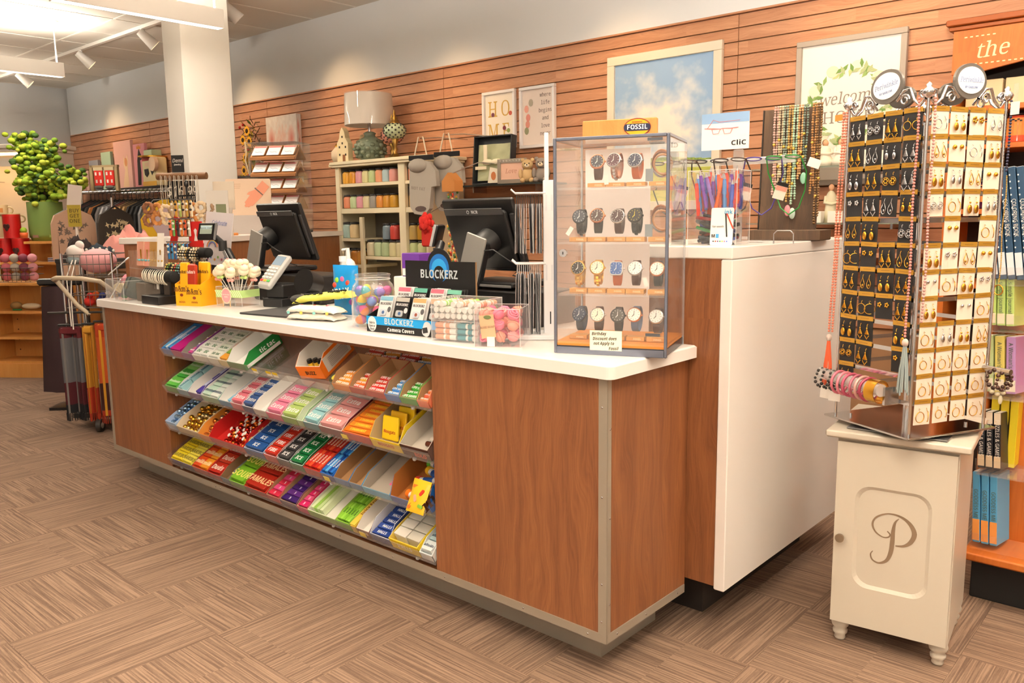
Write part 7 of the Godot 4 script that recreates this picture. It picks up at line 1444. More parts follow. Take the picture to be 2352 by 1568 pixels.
	# ---- on the cabinet: lamp, house, mosaic lamps
	var L := thing("table_lamp", "table lamp with plastic wrapped cream drum shade and green vase base", "lamp", V(-4.09, 1.76, -2.56)); part(L, "base", mb().lathe([Vector2(0, 0), Vector2(0.07, 0), Vector2(0.075, 0.01), Vector2(0.105, 0.06), Vector2(0.12, 0.11), Vector2(0.105, 0.16), Vector2(0.05, 0.19), Vector2(0.042, 0.205), Vector2(0.052, 0.22), Vector2(0.03, 0.232), Vector2(0, 0.232)], 24), C("6f7a66", 0.25))
	for q in 5:
		for e in 9: part(L, "glazed_scale", mb().ball(V(sin(TAU * (e + 0.5 * (q % 2)) / 9.0) * [0.098, 0.113, 0.119, 0.112, 0.09][q], 0.04 + 0.028 * q, cos(TAU * (e + 0.5 * (q % 2)) / 9.0) * [0.098, 0.113, 0.119, 0.112, 0.09][q]), V(0.022, 0.017, 0.022), 8, 5), C("7f8a74" if (q + e) % 2 else "687460", 0.2))
	part(L, "stem", mb().cyl(V(0, 0.23, 0), V(0, 0.32, 0), 0.012, -1, 10), M.silver); part(L, "shade", mb().lathe([Vector2(0.195, 0.28), Vector2(0.185, 0.52), Vector2(0.183, 0.52), Vector2(0.193, 0.28)], 32), C("ddd2c4", 0.8)); part(L, "plastic_wrap", mb().lathe([Vector2(0.199, 0.275), Vector2(0.197, 0.33), Vector2(0.195, 0.42), Vector2(0.190, 0.527)], 32), clear("ffffff", 0.14, 0.04))
	var hs := thing("wooden_house", "cream wooden house ornament on the candle cabinet", "ornament", V(-4.30, 1.76, -2.47), 0.25); part(hs, "house", mb().ext(PackedVector2Array([Vector2(-0.055, 0), Vector2(0.055, 0), Vector2(0.055, 0.15), Vector2(0.03, 0.19), Vector2(0.022, 0.24), Vector2(0, 0.275), Vector2(-0.022, 0.24), Vector2(-0.03, 0.19), Vector2(-0.055, 0.15)]), -0.03, 0.03), C("e6d6ae", 0.7)); part(hs, "door", mb().box(V(0.012, 0.03, 0.031), V(0.026, 0.06, 0.002)), C("8a5a34", 0.7))
	for q in 6: part(hs, "window", mb().box(V([-0.03, 0.03, -0.03, 0.03, 0.0, 0.0][q], [0.06, 0.06, 0.12, 0.12, 0.2, 0.15][q], 0.031), V(0.012, 0.016, 0.002)), C("2c2620", 0.6))
	one("wooden_house", "smaller tan house ornament behind the cream one", "ornament", mb().ext(PackedVector2Array([Vector2(-0.05, 0), Vector2(0.05, 0), Vector2(0.05, 0.16), Vector2(0.02, 0.22), Vector2(-0.02, 0.22), Vector2(-0.05, 0.16)]), -0.02, 0.02), C("b39a74", 0.7), V(-4.215, 1.76, -2.60))
	for k in 2:
		var ml := thing("mosaic_lamp", ["pink mosaic glass lamp with brass foot", "pale green mosaic glass lamp with brass foot, taller"][k], "lamp", V([-3.865, -3.74][k], 1.76, [-2.60, -2.52][k])); var br := C("8a6a34", 0.3, 0.9); var yo := 0.13 + 0.02 * k
		part(ml, "foot", mb().lathe([Vector2(0, 0), Vector2(0.055, 0), Vector2(0.058, 0.01), Vector2(0.03, 0.03), Vector2(0.014, 0.05), Vector2(0.02, 0.07), Vector2(0.012, 0.09), Vector2(0.03, yo), Vector2(0, yo)], 18), br); part(ml, "globe", mb().ball(V(0, yo + 0.06, 0), V(0.086, 0.062, 0.086), 22, 12), C(["c88a7c", "a9b89a"][k], 0.2)); part(ml, "crown", mb(V(0, yo + 0.115, 0)).lathe([Vector2(0.045, 0), Vector2(0.04, 0.012), Vector2(0.022, 0.03), Vector2(0.026, 0.04), Vector2(0.01, 0.06), Vector2(0.012, 0.07), Vector2(0, 0.11)], 16), br)
		var ti := mb()
		for e in 7:
			for q in 10:
				var el := -0.9 + 0.3 * e; var an := TAU * (q + 0.5 * (e % 2)) / 10.0; var nrm := V(cos(el) * sin(an), sin(el), cos(el) * cos(an))
				ti.ball(V(0, yo + 0.06, 0) + nrm * V(0.086, 0.062, 0.086), V(0.008, 0.008, 0.008), 6, 4)
		part(ml, "mosaic_beads", ti, C(["5a3430", "2c2c28"][k], 0.3))
	var tp := thing("ginger_jar", "ivory lidded jar with brass lid among the cabinet ornaments", "jar", V(-4.45, 1.755, -2.55)); part(tp, "jar", mb().lathe([Vector2(0, 0), Vector2(0.06, 0), Vector2(0.085, 0.05), Vector2(0.085, 0.10), Vector2(0.05, 0.14)], 20), C("dccbb0", 0.4)); part(tp, "lid", mb().lathe([Vector2(0.055, 0.14), Vector2(0.05, 0.16), Vector2(0.012, 0.19), Vector2(0.016, 0.21), Vector2(0.006, 0.225), Vector2(0, 0.27)], 16), M.gold); part(tp, "pedestal", mb().box(V(0, -0.012, 0), V(0.16, 0.024, 0.16), 0.003), cm); part(tp, "handle_leaf", mb(V(0.03, 0.2, 0), Basis(Vector3.BACK, -0.5)).box(V(0, 0, 0), V(0.018, 0.09, 0.004), 0.001), M.gold)
	# ---- pet hoodies
	for k in 2:
		var h := thing("pet_hoodie", "grey pet hoodie, %s of the two beside the candle cabinet" % ["front", "rear"][k], "clothing", V(-3.10 + 0.15 * k, 1.70 + 0.02 * k, -2.20 - 0.10 * k), 0.15)
		part(h, "body", mb(V(0, -0.2, 0), Basis(Vector3.BACK, -0.12)).ext(PackedVector2Array([Vector2(-0.11, 0.16), Vector2(-0.05, 0.2), Vector2(0.05, 0.2), Vector2(0.12, 0.14), Vector2(0.14, 0.04), Vector2(0.095, 0.03), Vector2(0.09, -0.12), Vector2(0.05, -0.17), Vector2(-0.04, -0.17), Vector2(-0.085, -0.12), Vector2(-0.10, 0.02)]), -0.02, 0.02), C("a39c92", 0.95)); part(h, "hood", mb(V(-0.02, -0.035, 0.012)).ball(V(0, 0, 0), V(0.085, 0.05, 0.04), 12, 8), C("9a938a", 0.95)); part(h, "patch", mb(V(0.0, -0.33, 0.021)).ext(oval(0.05, 0.02, 12), 0, 0.001), C("5a4c48", 0.95)); txt(h, "NOT FAT", 0.022, C("8a8278", 0.9), V(-0.02, -0.19, 0.0206), V(0, 0, -0.12), "bold")
		part(h, "hanger", mb().box(V(0, 0.02, 0), V(0.22, 0.035, 0.012), 0.003), M.black); part(h, "cord", mb().tube([V(-0.06, 0.03, 0), V(-0.02, 0.16, 0), V(0.02, 0.16, 0), V(0.05, 0.03, 0)], 0.005, 6), C("e6d6bc", 0.9)); part(h, "wall_hook", mb().tube([V(0, 0.15, 0), V(0, 0.17, -0.2), V(0, 0.18, -0.55)], 0.004, 6), M.silver)
	# ---- gingerbread garland and red knit flower
	var gg := thing("bead_garland", "tall hanging garland of green, red and gold beads behind the right register", "garland", V(-2.80, 1.52, -2.20)); for k in 4:
		var m := mb()
		for i in 42: m.ball(V(-0.035 + 0.07 * (((i * 7 + k * 3) % 11) / 11.0), -0.015 * i, 0.02 * sin(i * 1.7 + k)), V(0.009, 0.011, 0.009), 6, 4)
		part(gg, "bead_string", m, C(["3f7a3a", "c8402c", "d9a23a", "e0c080"][k], 0.35))
	part(gg, "gingerbread_house", mb(V(0, 0.0, 0)).ext(PackedVector2Array([Vector2(-0.06, -0.04), Vector2(0.06, -0.04), Vector2(0.06, 0.03), Vector2(0, 0.085), Vector2(-0.06, 0.03)]), -0.04, 0.04), C("b5773a", 0.8)); part(gg, "ribbon", mb().box(V(0.075, -0.42, 0), V(0.05, 0.5, 0.004)), C("c23a24", 0.7))
	part(gg, "hanger", mb().tube([V(0, 0.08, 0), V(0, 0.16, -0.25), V(0, 0.16, -0.58)], 0.004, 6), M.silver)
	var rf := thing("red_flower_bag", "red knitted flower hanging by the bead garland", "bag", V(-3.0, 1.27, -2.14)); var fm := mb()
	for k in 3:
		for i in 7: fm.ball(V(cos(TAU * i / 7 + k) * 0.055 * (1 - 0.3 * k), sin(TAU * i / 7 + k) * 0.055 * (1 - 0.3 * k), 0.012 * k), V(0.026, 0.026, 0.012), 7, 5)
	part(rf, "flower", fm, C("c8241c", 0.9)); part(rf, "pouch", mb().box(V(0.01, -0.10, -0.01), V(0.14, 0.12, 0.03), 0.012), C("c22a20", 0.9)); part(rf, "hanger", mb().tube([V(0, 0.06, -0.01), V(0, 0.14, -0.2), V(0, 0.14, -0.55)], 0.003, 6), M.silver)
	var pp := one("purple_box", "small clear box of purple sweets behind the side-on display", "box", mb().box(V(0, 0.05, 0), V(0.11, 0.10, 0.08), 0.003), C("6a3a9a", 0.3), V(-1.42, 1.06, -0.62)); part(pp, "pedestal", mb().box(V(0, -0.07, 0), V(0.18, 0.14, 0.12), 0.004), C("efe8da", 0.6)); part(pp, "white_label", mb().box(V(0, 0.02, 0.0405), V(0.1, 0.03, 0.001)), M.paper)
	# ---- pictures and wreath near the column
	var pig := func(x: int, y: int) -> Color:
		var u := x / 95.0 - 0.5; var v := y / 111.0 - 0.5
		var col := Color("ded6d2").lerp(Color("f0ece8"), 0.5 + 0.5 * n1.get_noise_2d(x * 0.06, y * 0.06))
		var f := clampf(1.2 - Vector2(u / 0.36, (v - 0.1) / 0.42).length() + 0.35 * n1.get_noise_2d(x * 0.09, y * 0.05), 0, 1)
		col = col.lerp(Color("e0a898"), f)
		for e in [-1.0, 1.0]: col = col.lerp(Color("d07a6c"), clampf(1.0 - Vector2((u - e * 0.33) / 0.13, (v + 0.15) / 0.22).length(), 0, 1))
		return col.lerp(Color("6a5450"), clampf(1.4 - Vector2((u - 0.1) / 0.07, (v + 0.02) / 0.07).length() * 1.4, 0, 0.8))
	var cv := one("canvas_painting", "pale canvas painting of a pink pig on the slat wall", "picture", mb().ext(rrect(0.5, 0.62, 0.002, 1), 0, 0.05), textured(picture(96, 112, pig), 0.8), V(-5.64, 1.96, -2.818))
	var sl := one("dark_wall_shelf", "dark wall shelf holding the lantern and pink pig", "shelf", mb().box(V(0, -0.008, 0), V(0.8, 0.016, 0.25)), C("1c1a18", 0.4), V(-5.75, 1.725, -2.69))
	var ln := thing("lantern", "grey wooden lantern with arched windows on the dark shelf", "lantern", V(-5.90, 1.725, -2.68), 0.5); var lm := C("a8a092", 0.7)
	part(ln, "base", mb().box(V(0, 0.012, 0), V(0.15, 0.024, 0.15)), lm); for sx in [-1.0, 1.0]:
		for sz in [-1.0, 1.0]: part(ln, "post", mb().box(V(sx * 0.062, 0.11, sz * 0.062), V(0.02, 0.18, 0.02)), lm)
	part(ln, "arch", mb().box(V(0, 0.19, 0.066), V(0.12, 0.02, 0.012)).box(V(0, 0.19, -0.066), V(0.12, 0.02, 0.012)).box(V(0.066, 0.19, 0), V(0.012, 0.02, 0.12)).box(V(-0.066, 0.19, 0), V(0.012, 0.02, 0.12)), lm); part(ln, "roof", mb().cyl(V(0, 0.2, 0), V(0, 0.27, 0), 0.115, 0.03, 4).cyl(V(0, 0.27, 0), V(0, 0.3, 0), 0.02, 0.008, 8), C("8c8578", 0.7)); part(ln, "candle", mb().cyl(V(0, 0.024, 0), V(0, 0.12, 0), 0.03, -1, 14), C("e8dcc4", 0.6))
	var pg := thing("pig_cushion", "pink pig soft toy beside the lantern", "soft toy", V(-5.64, 1.725, -2.66), 0.5); part(pg, "body", mb().ball(V(0, 0.075, 0), V(0.11, 0.075, 0.07), 16, 10), C("d9988c", 0.9)); part(pg, "snout", mb().cyl(V(0.02, 0.08, 0.06), V(0.02, 0.08, 0.085), 0.03, -1, 14), C("cf8478", 0.9)); part(pg, "ear", mb().ball(V(-0.05, 0.14, 0.02), V(0.025, 0.03, 0.01), 8, 6).ball(V(0.08, 0.135, 0.02), V(0.025, 0.03, 0.01), 8, 6), C("cf8478", 0.9)); part(pg, "patch", mb().ball(V(-0.05, 0.09, 0.05), V(0.03, 0.025, 0.02), 8, 6), C("5a4440", 0.9))
	var wr := thing("sunflower_swag", "hanging swag of yellow sunflowers, leaves and ribbons right of the column", "wreath", V(-6.13, 1.96, -2.78)); var tw := mb()
	rng.seed = 77
	for i in 26:
		var y := 0.28 - 0.56 * i / 26.0; tw.tube([V(0.02 * sin(i), y, 0), V(0.10 * sin(i * 2.1), y + 0.04 * cos(i), 0.03), V(0.19 * sin(i * 2.1), y + 0.07 * cos(i * 1.3), 0.03)], 0.004, 4)
	part(wr, "twigs", tw, C("4a3420", 0.9)); for k in 2:
		var lf := mb()
		for i in 40:
			lf.xf = Transform3D(Basis(V(rng.randf_range(-1, 1), rng.randf_range(-1, 1), rng.randf_range(-1, 1)).normalized(), rng.randf() * TAU), V(rng.randfn(0, 0.06), rng.randf_range(-0.28, 0.29), 0.03 + rng.randf() * 0.04)); lf.ext(PackedVector2Array([Vector2(0, -0.04), Vector2(0.014, 0), Vector2(0, 0.045), Vector2(-0.014, 0)]), 0, 0.001)
		part(wr, "leaves", lf, C(["6f8a34", "c9b03a"][k], 0.8))
	for i in 7:
		var q := V([-0.05, 0.06, -0.02, 0.05, -0.06, 0.03, -0.02][i], [0.12, 0.10, -0.05, -0.15, -0.17, 0.2, -0.24][i], 0.09); var pe := mb()
		for k in 12:
			pe.xf = Transform3D(Basis(Vector3.BACK, TAU * k / 12), q); pe.ext(PackedVector2Array([Vector2(-0.008, 0.018), Vector2(0.008, 0.018), Vector2(0.009, 0.04), Vector2(0, 0.052), Vector2(-0.009, 0.04)]), 0, 0.003)
		var sf := part(wr, "sunflower", pe, C("eab01c", 0.7)); part(sf, "seed_disc", mb(q).ball(V(0, 0, 0.004), V(0.022, 0.022, 0.01), 10, 6), C("3a2414", 0.9))
	for i in 4: part(wr, "berry", mb().ball(V([-0.08, 0.05, 0.03, -0.02][i], [0.24, 0.02, -0.22, 0.26][i], 0.1), V(0.014, 0.014, 0.014), 8, 6), C("b8241c", 0.4))
	part(wr, "ribbon", mb().tube([V(0, 0.1, 0.1), V(0.03, 0.0, 0.11), V(-0.01, -0.08, 0.1), V(0.04, -0.2, 0.1), V(0.0, -0.3, 0.09)], 0.003, 5, 0.014), C("efe0b0", 0.7))
	var wf := frame("small white frame with a green sprig below the lantern shelf", V(-6.17, 1.50, -2.80), 0.40, 0.22, 0.04, C("f0e8d8", 0.6), C("cfd0b8", 0.7)); leafy(wf, V(0, 0, 0.013), 16, 0.05, 0.03, "sprig_print", ["6f8a4a", "8fa46a"], 9)

func back_counter() -> void:
	var A := V(-3.313, 0, -0.619); var r := 2.053
	var bc := thing("rear_counter", "white topped walnut rear counter wing between the registers and the column", "counter", A, r)
	part(bc, "top_slab", mb().box(V(0.97, 1.1955, -0.25), V(1.96, 0.037, 0.52), 0.004), M.white); part(bc, "front_panel", mb().box(V(0.96, 0.63, -0.02), V(1.9, 1.09, 0.02)), M.wood); part(bc, "end_panel", mb().box(V(1.90, 0.63, -0.25), V(0.02, 1.09, 0.44)), M.wood); part(bc, "end_panel", mb().box(V(0.02, 0.63, -0.25), V(0.02, 1.09, 0.44)), M.wood); part(bc, "rear_panel", mb().box(V(0.96, 0.63, -0.48), V(1.9, 1.09, 0.02)), M.wood); part(bc, "toe_kick", mb().box(V(0.96, 0.042, -0.25), V(1.8, 0.084, 0.38)), C("4a4038", 0.7))
	var F := bc.transform; var Y := 1.214
	# brochure rack of five tented tiers
	var at := F * V(1.42, Y, -0.24)
	var br := thing("card_rack", "clear five-tier rack of small wooden tent trays with bracelet cards", "rack", at, 0.5)
	part(br, "base", mb().box(V(0, 0.01, 0), V(0.40, 0.02, 0.22), 0.003), M.black)
	for s in [-1.0, 1.0]: part(br, "side_pane", mb().box(V(s * 0.2, 0.33, 0), V(0.004, 0.64, 0.24)), M.acrylic); 
	part(br, "back_pane", mb().box(V(0, 0.33, -0.12), V(0.4, 0.64, 0.004)), M.acrylic); part(br, "top_pane", mb().box(V(0, 0.65, 0), V(0.4, 0.004, 0.24)), M.acryl2)
	for k in 5:
		var y := 0.055 + 0.119 * k
		var tr := part(br, "tent_tray", mb(V(0, y, 0), Basis(Vector3.UP, PI / 2)).ext(PackedVector2Array([Vector2(-0.085, 0), Vector2(-0.085, 0.012), Vector2(0.0, 0.105), Vector2(0.085, 0.012), Vector2(0.085, 0), Vector2(0.070, 0.004), Vector2(0.0, 0.085), Vector2(-0.070, 0.004)]), -0.18, 0.18), C("a8713f", 0.7))
		part(tr, "ledge", mb().box(V(0, y + 0.006, 0.088), V(0.36, 0.02, 0.008)), C("8a5a30", 0.7))
		for q in 3:
			var o := thing("bracelet_card", "white bracelet card with red heading, %s on the %s tent tray" % [ORD[q], ["lowest", "second", "middle", "fourth", "top"][k]], "card", Vector3.ZERO, 0.0, "bracelet cards on the tent trays")
			o.transform = br.transform * Transform3D(Basis(Vector3.RIGHT, -0.74), V(-0.118 + 0.118 * q, y + 0.064, 0.052)); part(o, "card", mb().box(V(0, 0, 0), V(0.098, 0.09, 0.003)), C("ece8e8", 0.7)); part(o, "red_heading", mb().box(V(0, 0.036, 0.002), V(0.094, 0.012, 0.0008)), C("c86a6a", 0.7)); part(o, "bracelet_print", mb().stroke([[-0.03, -0.01, 0.002], [-0.01, -0.018, 0.0025], [0.01, -0.012, 0.002], [0.03, -0.02, 0.002]], 0.0015, 0.0024), C("6a6a78", 0.6)); part(o, "divider", mb().box(V(0.056, 0, 0), V(0.006, 0.095, 0.01)), C("8a5a30", 0.7))
	# hand poster
	var po := thing("hand_poster", "standing card poster with a drawn hand wearing a ring", "poster", F * V(0.86, Y, -0.16), 0.78); part(po, "card", mb(V(0, 0.185, 0)).ext(rrect(0.30, 0.37, 0.012, 3), -0.003, 0.003), C("d9bfa6", 0.7)); part(po, "grey_band", mb().box(V(0, 0.065, 0.0032), V(0.30, 0.125, 0.001)), C("b3aaa4", 0.7)); part(po, "easel", mb(V(0, 0.11, -0.05), Basis(Vector3.RIGHT, 0.35)).box(V(0, 0, 0), V(0.08, 0.24, 0.004)), C("b3aaa4", 0.7))
	part(po, "hand_print", mb(V(0.045, 0.255, 0.0034), Basis(Vector3.BACK, -0.75)).ext(PackedVector2Array([Vector2(-0.032, 0.11), Vector2(-0.03, 0.03), Vector2(-0.05, -0.01), Vector2(-0.05, -0.03), Vector2(-0.03, -0.02), Vector2(-0.026, -0.08), Vector2(-0.014, -0.085), Vector2(-0.011, -0.1), Vector2(0.002, -0.1), Vector2(0.005, -0.092), Vector2(0.016, -0.088), Vector2(0.02, -0.07), Vector2(0.03, -0.062), Vector2(0.034, 0.03), Vector2(0.03, 0.11)]), 0, 0.001), C("dc9478", 0.7)); part(po, "bracelet_print", mb(V(0.07, 0.285, 0.0050), Basis(Vector3.BACK, -0.75)).box(V(0, 0, 0), V(0.07, 0.008, 0.001)), C("6a5a54", 0.6)); part(po, "script_line", mb().box(V(-0.09, 0.335, 0.0035), V(0.08, 0.003, 0.0008)).box(V(-0.09, 0.322, 0.0035), V(0.08, 0.003, 0.0008)).box(V(-0.09, 0.309, 0.0035), V(0.07, 0.003, 0.0008)), C("b8987c", 0.7))
	# necklace T-bar
	var tb := thing("necklace_bar", "brown wooden T bar hung with fine necklaces in front of the column", "stand", F * V(0.20, Y, -0.20), 0.62); part(tb, "post", mb().cyl(V(0, 0, -0.02), V(0, 0.36, -0.02), 0.01, -1, 10), C("6a4a2a", 0.6)); part(tb, "base", mb().cyl(V(0, 0, -0.02), V(0, 0.012, -0.02), 0.08, -1, 20), C("6a4a2a", 0.6)); part(tb, "bar", mb().cyl(V(-0.155, 0.36, 0), V(0.155, 0.36, 0), 0.021, -1, 16), C("6f4a28", 0.6))
	for q in 9:
		var o := thing("fine_necklace", "fine silver necklace, %s along the wooden T bar" % ORD[q], "necklace", Vector3.ZERO, 0.0, "fine necklaces on the T bar"); o.transform = tb.transform * Transform3D(Basis(), V(-0.12 + 0.028 * q, 0.36, 0)); part(o, "chain", mb().tube([V(0, 0.022, 0), V(-0.004, 0.0, 0.023), V(-0.006, -0.12, 0.024), V(0, -0.16 - 0.01 * (q % 3), 0.024), V(0.006, -0.12, 0.024), V(0.004, 0, 0.023)], 0.0022, 4), C("c9bfae", 0.3, 0.7)); part(o, "charm", mb().ball(V(0, -0.168 - 0.01 * (q % 3), 0.026), V(0.007, 0.009, 0.004), 8, 5), C("d9d0c0", 0.3))
	var dg := one("small_sign", "tiny black sign with white script on the T bar", "sign", mb().box(V(0, 0.05, 0), V(0.075, 0.10, 0.006)), C("17171a", 0.5)); dg.transform = tb.transform * Transform3D(Basis(), V(-0.02, 0.383, 0)); txt(dg, "Demi", 0.02, C("f0ece4", 0.5), V(0, 0.068, 0.0034), Vector3.ZERO, "italic"); txt(dg, "jewelry", 0.009, C("f0ece4", 0.5), V(0, 0.045, 0.0034))
	var ps := one("price_board", "black price card with white numerals hanging behind the fine necklaces", "sign", mb().box(V(0, 0, 0), V(0.17, 0.13, 0.004)), C("1c1a1c", 0.6)); ps.transform = tb.transform * Transform3D(Basis(), V(-0.03, 0.27, -0.045)); txt(ps, "$16.99", 0.062, C("f0ece4", 0.6), V(0, 0, 0.0024), Vector3.ZERO, "italic", 0.75)
	for q in 16:
		var o := one("scrunchie", "%s ruffled hair scrunchie, %s around the T bar foot" % [["brown", "caramel", "cream", "taupe"][q % 4], ORD[q]], "hair tie", scrunchie(), C(["8a5a3c", "b5773f", "dcc4a0", "a08468"][q % 4], 0.9), Vector3.ZERO, 0.0, "scrunchies round the T bar")
		o.transform = tb.transform * Transform3D(Basis(Vector3.UP, 0.4 * sin(q * 2.0)), V(-0.20 + 0.055 * (q % 8), 0.10 + 0.062 * (q / 8) + 0.01 * sin(q), 0.05))
	for q in 3:
		var o := one("display_card", "%s standing card beside the wooden T bar" % ["white photo", "pale grey", "cream"][q], "card", mb().box(V(0, 0.085, 0), V(0.13, 0.17, 0.004)), C(["dad4cc", "cfc6bc", "e2d6c4"][q], 0.7)); o.transform = tb.transform * Transform3D(Basis(Vector3.UP, 0.1), V(0.24 - 0.02 * q, [0.10, 0.0, 0.16][q], 0.06 - 0.09 * q)); 
		if q == 0: part(o, "easel", mb().box(V(0, -0.05, -0.02), V(0.06, 0.10, 0.03)), C("8a8078", 0.7)); part(o, "photo", mb().box(V(0.02, 0.06, 0.0024), V(0.06, 0.06, 0.0008)), C("7a8060", 0.7))
		elif q == 2: part(o, "easel", mb().box(V(0, -0.08, -0.02), V(0.06, 0.16, 0.03)), C("8a8078", 0.7))
	var fo := one("orange_folder", "flat orange folder lying on the rear counter", "folder", mb().box(V(0, 0.008, 0), V(0.16, 0.016, 0.10), 0.003), C("e0904a", 0.6)); fo.transform = F * Transform3D(Basis(), V(0.42, Y, -0.08))
func scrunchie() -> ArrayMesh:
	if not cache.has("scrunchie"):
		var p := []
		for i in 24:
			var a := TAU * i / 24.0; p.append(V(cos(a) * (0.026 + 0.004 * (i % 2)), sin(a) * (0.026 + 0.004 * (i % 2)), 0.004 * sin(5 * a)))
		cache["scrunchie"] = mb().tube(p, 0.012, 7, -1.0, true).mesh()
	return cache["scrunchie"]

func garment(at: Vector3, turn: float, hex: String, label: String, w: float, h: float, sleeve := true, hex2 := "") -> Node3D:
	var o := thing("hanging_shirt", label, "clothing", at, turn, "garments on the clothes rails")
	var p := PackedVector2Array([Vector2(-0.05, 0), Vector2(0.05, 0), Vector2(w * 0.42, -0.05), Vector2(w * 0.5, -0.12)])
	if sleeve: p.append_array(PackedVector2Array([Vector2(w * 0.52, -h * 0.72), Vector2(w * 0.40, -h * 0.74), Vector2(w * 0.38, -0.2)]))
	p.append_array(PackedVector2Array([Vector2(w * 0.36, -h), Vector2(-w * 0.36, -h)]))
	if sleeve: p.append_array(PackedVector2Array([Vector2(-w * 0.38, -0.2), Vector2(-w * 0.40, -h * 0.74), Vector2(-w * 0.52, -h * 0.72)]))
	p.append_array(PackedVector2Array([Vector2(-w * 0.5, -0.12), Vector2(-w * 0.42, -0.05)]))
	part(o, "cloth", mb().ext(p, -0.014, 0.014), C(hex, 0.95))
	if hex2 != "":
		var m := mb(); var g := RandomNumberGenerator.new(); g.seed = int(at.x * 1000)
		for i in 40:
			m.xf = Transform3D(Basis(Vector3.BACK, g.randf() * TAU), V(g.randf_range(-w * 0.33, w * 0.33), g.randf_range(-h * 0.95, -0.1), 0)); m.ext(PackedVector2Array([Vector2(0, 0.028), Vector2(0.007, 0.007), Vector2(0.024, 0), Vector2(0.007, -0.007), Vector2(0, -0.028), Vector2(-0.007, -0.007), Vector2(-0.024, 0), Vector2(-0.007, 0.007)]), -0.0155, 0.0155)
		part(o, "printed_flowers", m, C(hex2, 0.95)).set_meta("kind", "stuff")
	part(o, "hanger", mb().tube([V(-w * 0.4, -0.05, 0), V(0, 0.025, 0), V(w * 0.4, -0.05, 0)], 0.008, 5).tube([V(0, 0.02, 0), V(0, 0.08, 0)] + arc(V(0, 0.104, 0), 0.0185, -1.4, 3.4, 8), 0.0025, 5), M.black)
	return o
func scarf(at: Vector3, turn: float, w: float, h: float, bands: Array, label: String) -> void:
	var o := thing("scarf", label, "scarf", at, turn, "plaid scarves on the cart")
	var y := 0.0
	for b in bands:
		var g := []
		for i in 5:
			var row := []
			for j in 13:
				var u := j / 12.0; row.append(V((u - 0.5) * w, -y - b[1] * h * i / 4.0, 0.022 * sin(u * 9.0) + 0.01 * sin(u * 23.0)))
			g.append(row)
		part(o, "woven_band", mb().grid(g), C(b[0], 0.95)); y += b[1] * h
	for q in 3:
		var g := []
		for i in 9:
			var row := []
			for j in 2:
				var u: float = 0.16 + 0.3 * q + 0.07 * j; row.append(V((u - 0.5) * w, -h * i / 8.0, 0.022 * sin(u * 9.0) + 0.01 * sin(u * 23.0) + 0.004))
			g.append(row)
		part(o, "woven_stripe", mb().grid(g), C(bands[0][2], 0.95))
	var fr := mb()
	for i in 18: fr.tube([V((i / 17.0 - 0.5) * w, -h, 0.022 * sin(i / 17.0 * 9.0)), V((i / 17.0 - 0.5) * w + 0.004 * sin(i), -h - 0.05, 0.022 * sin(i / 17.0 * 9.0))], 0.003, 4)
	part(o, "fringe", fr, C(bands[-1][0], 0.95)).set_meta("kind", "stuff")
	part(o, "fold_over", mb().box(V(0, -0.02, 0.0), V(w, 0.05, 0.05), 0.015), C(bands[0][0], 0.95)); part(o, "clip_hanger", mb().box(V(0, 0.016, 0), V(w * 1.05, 0.012, 0.02), 0.003).tube([V(0, 0.02, 0), V(0, 0.06, 0), V(0.014, 0.075, 0)], 0.003, 5), M.black)

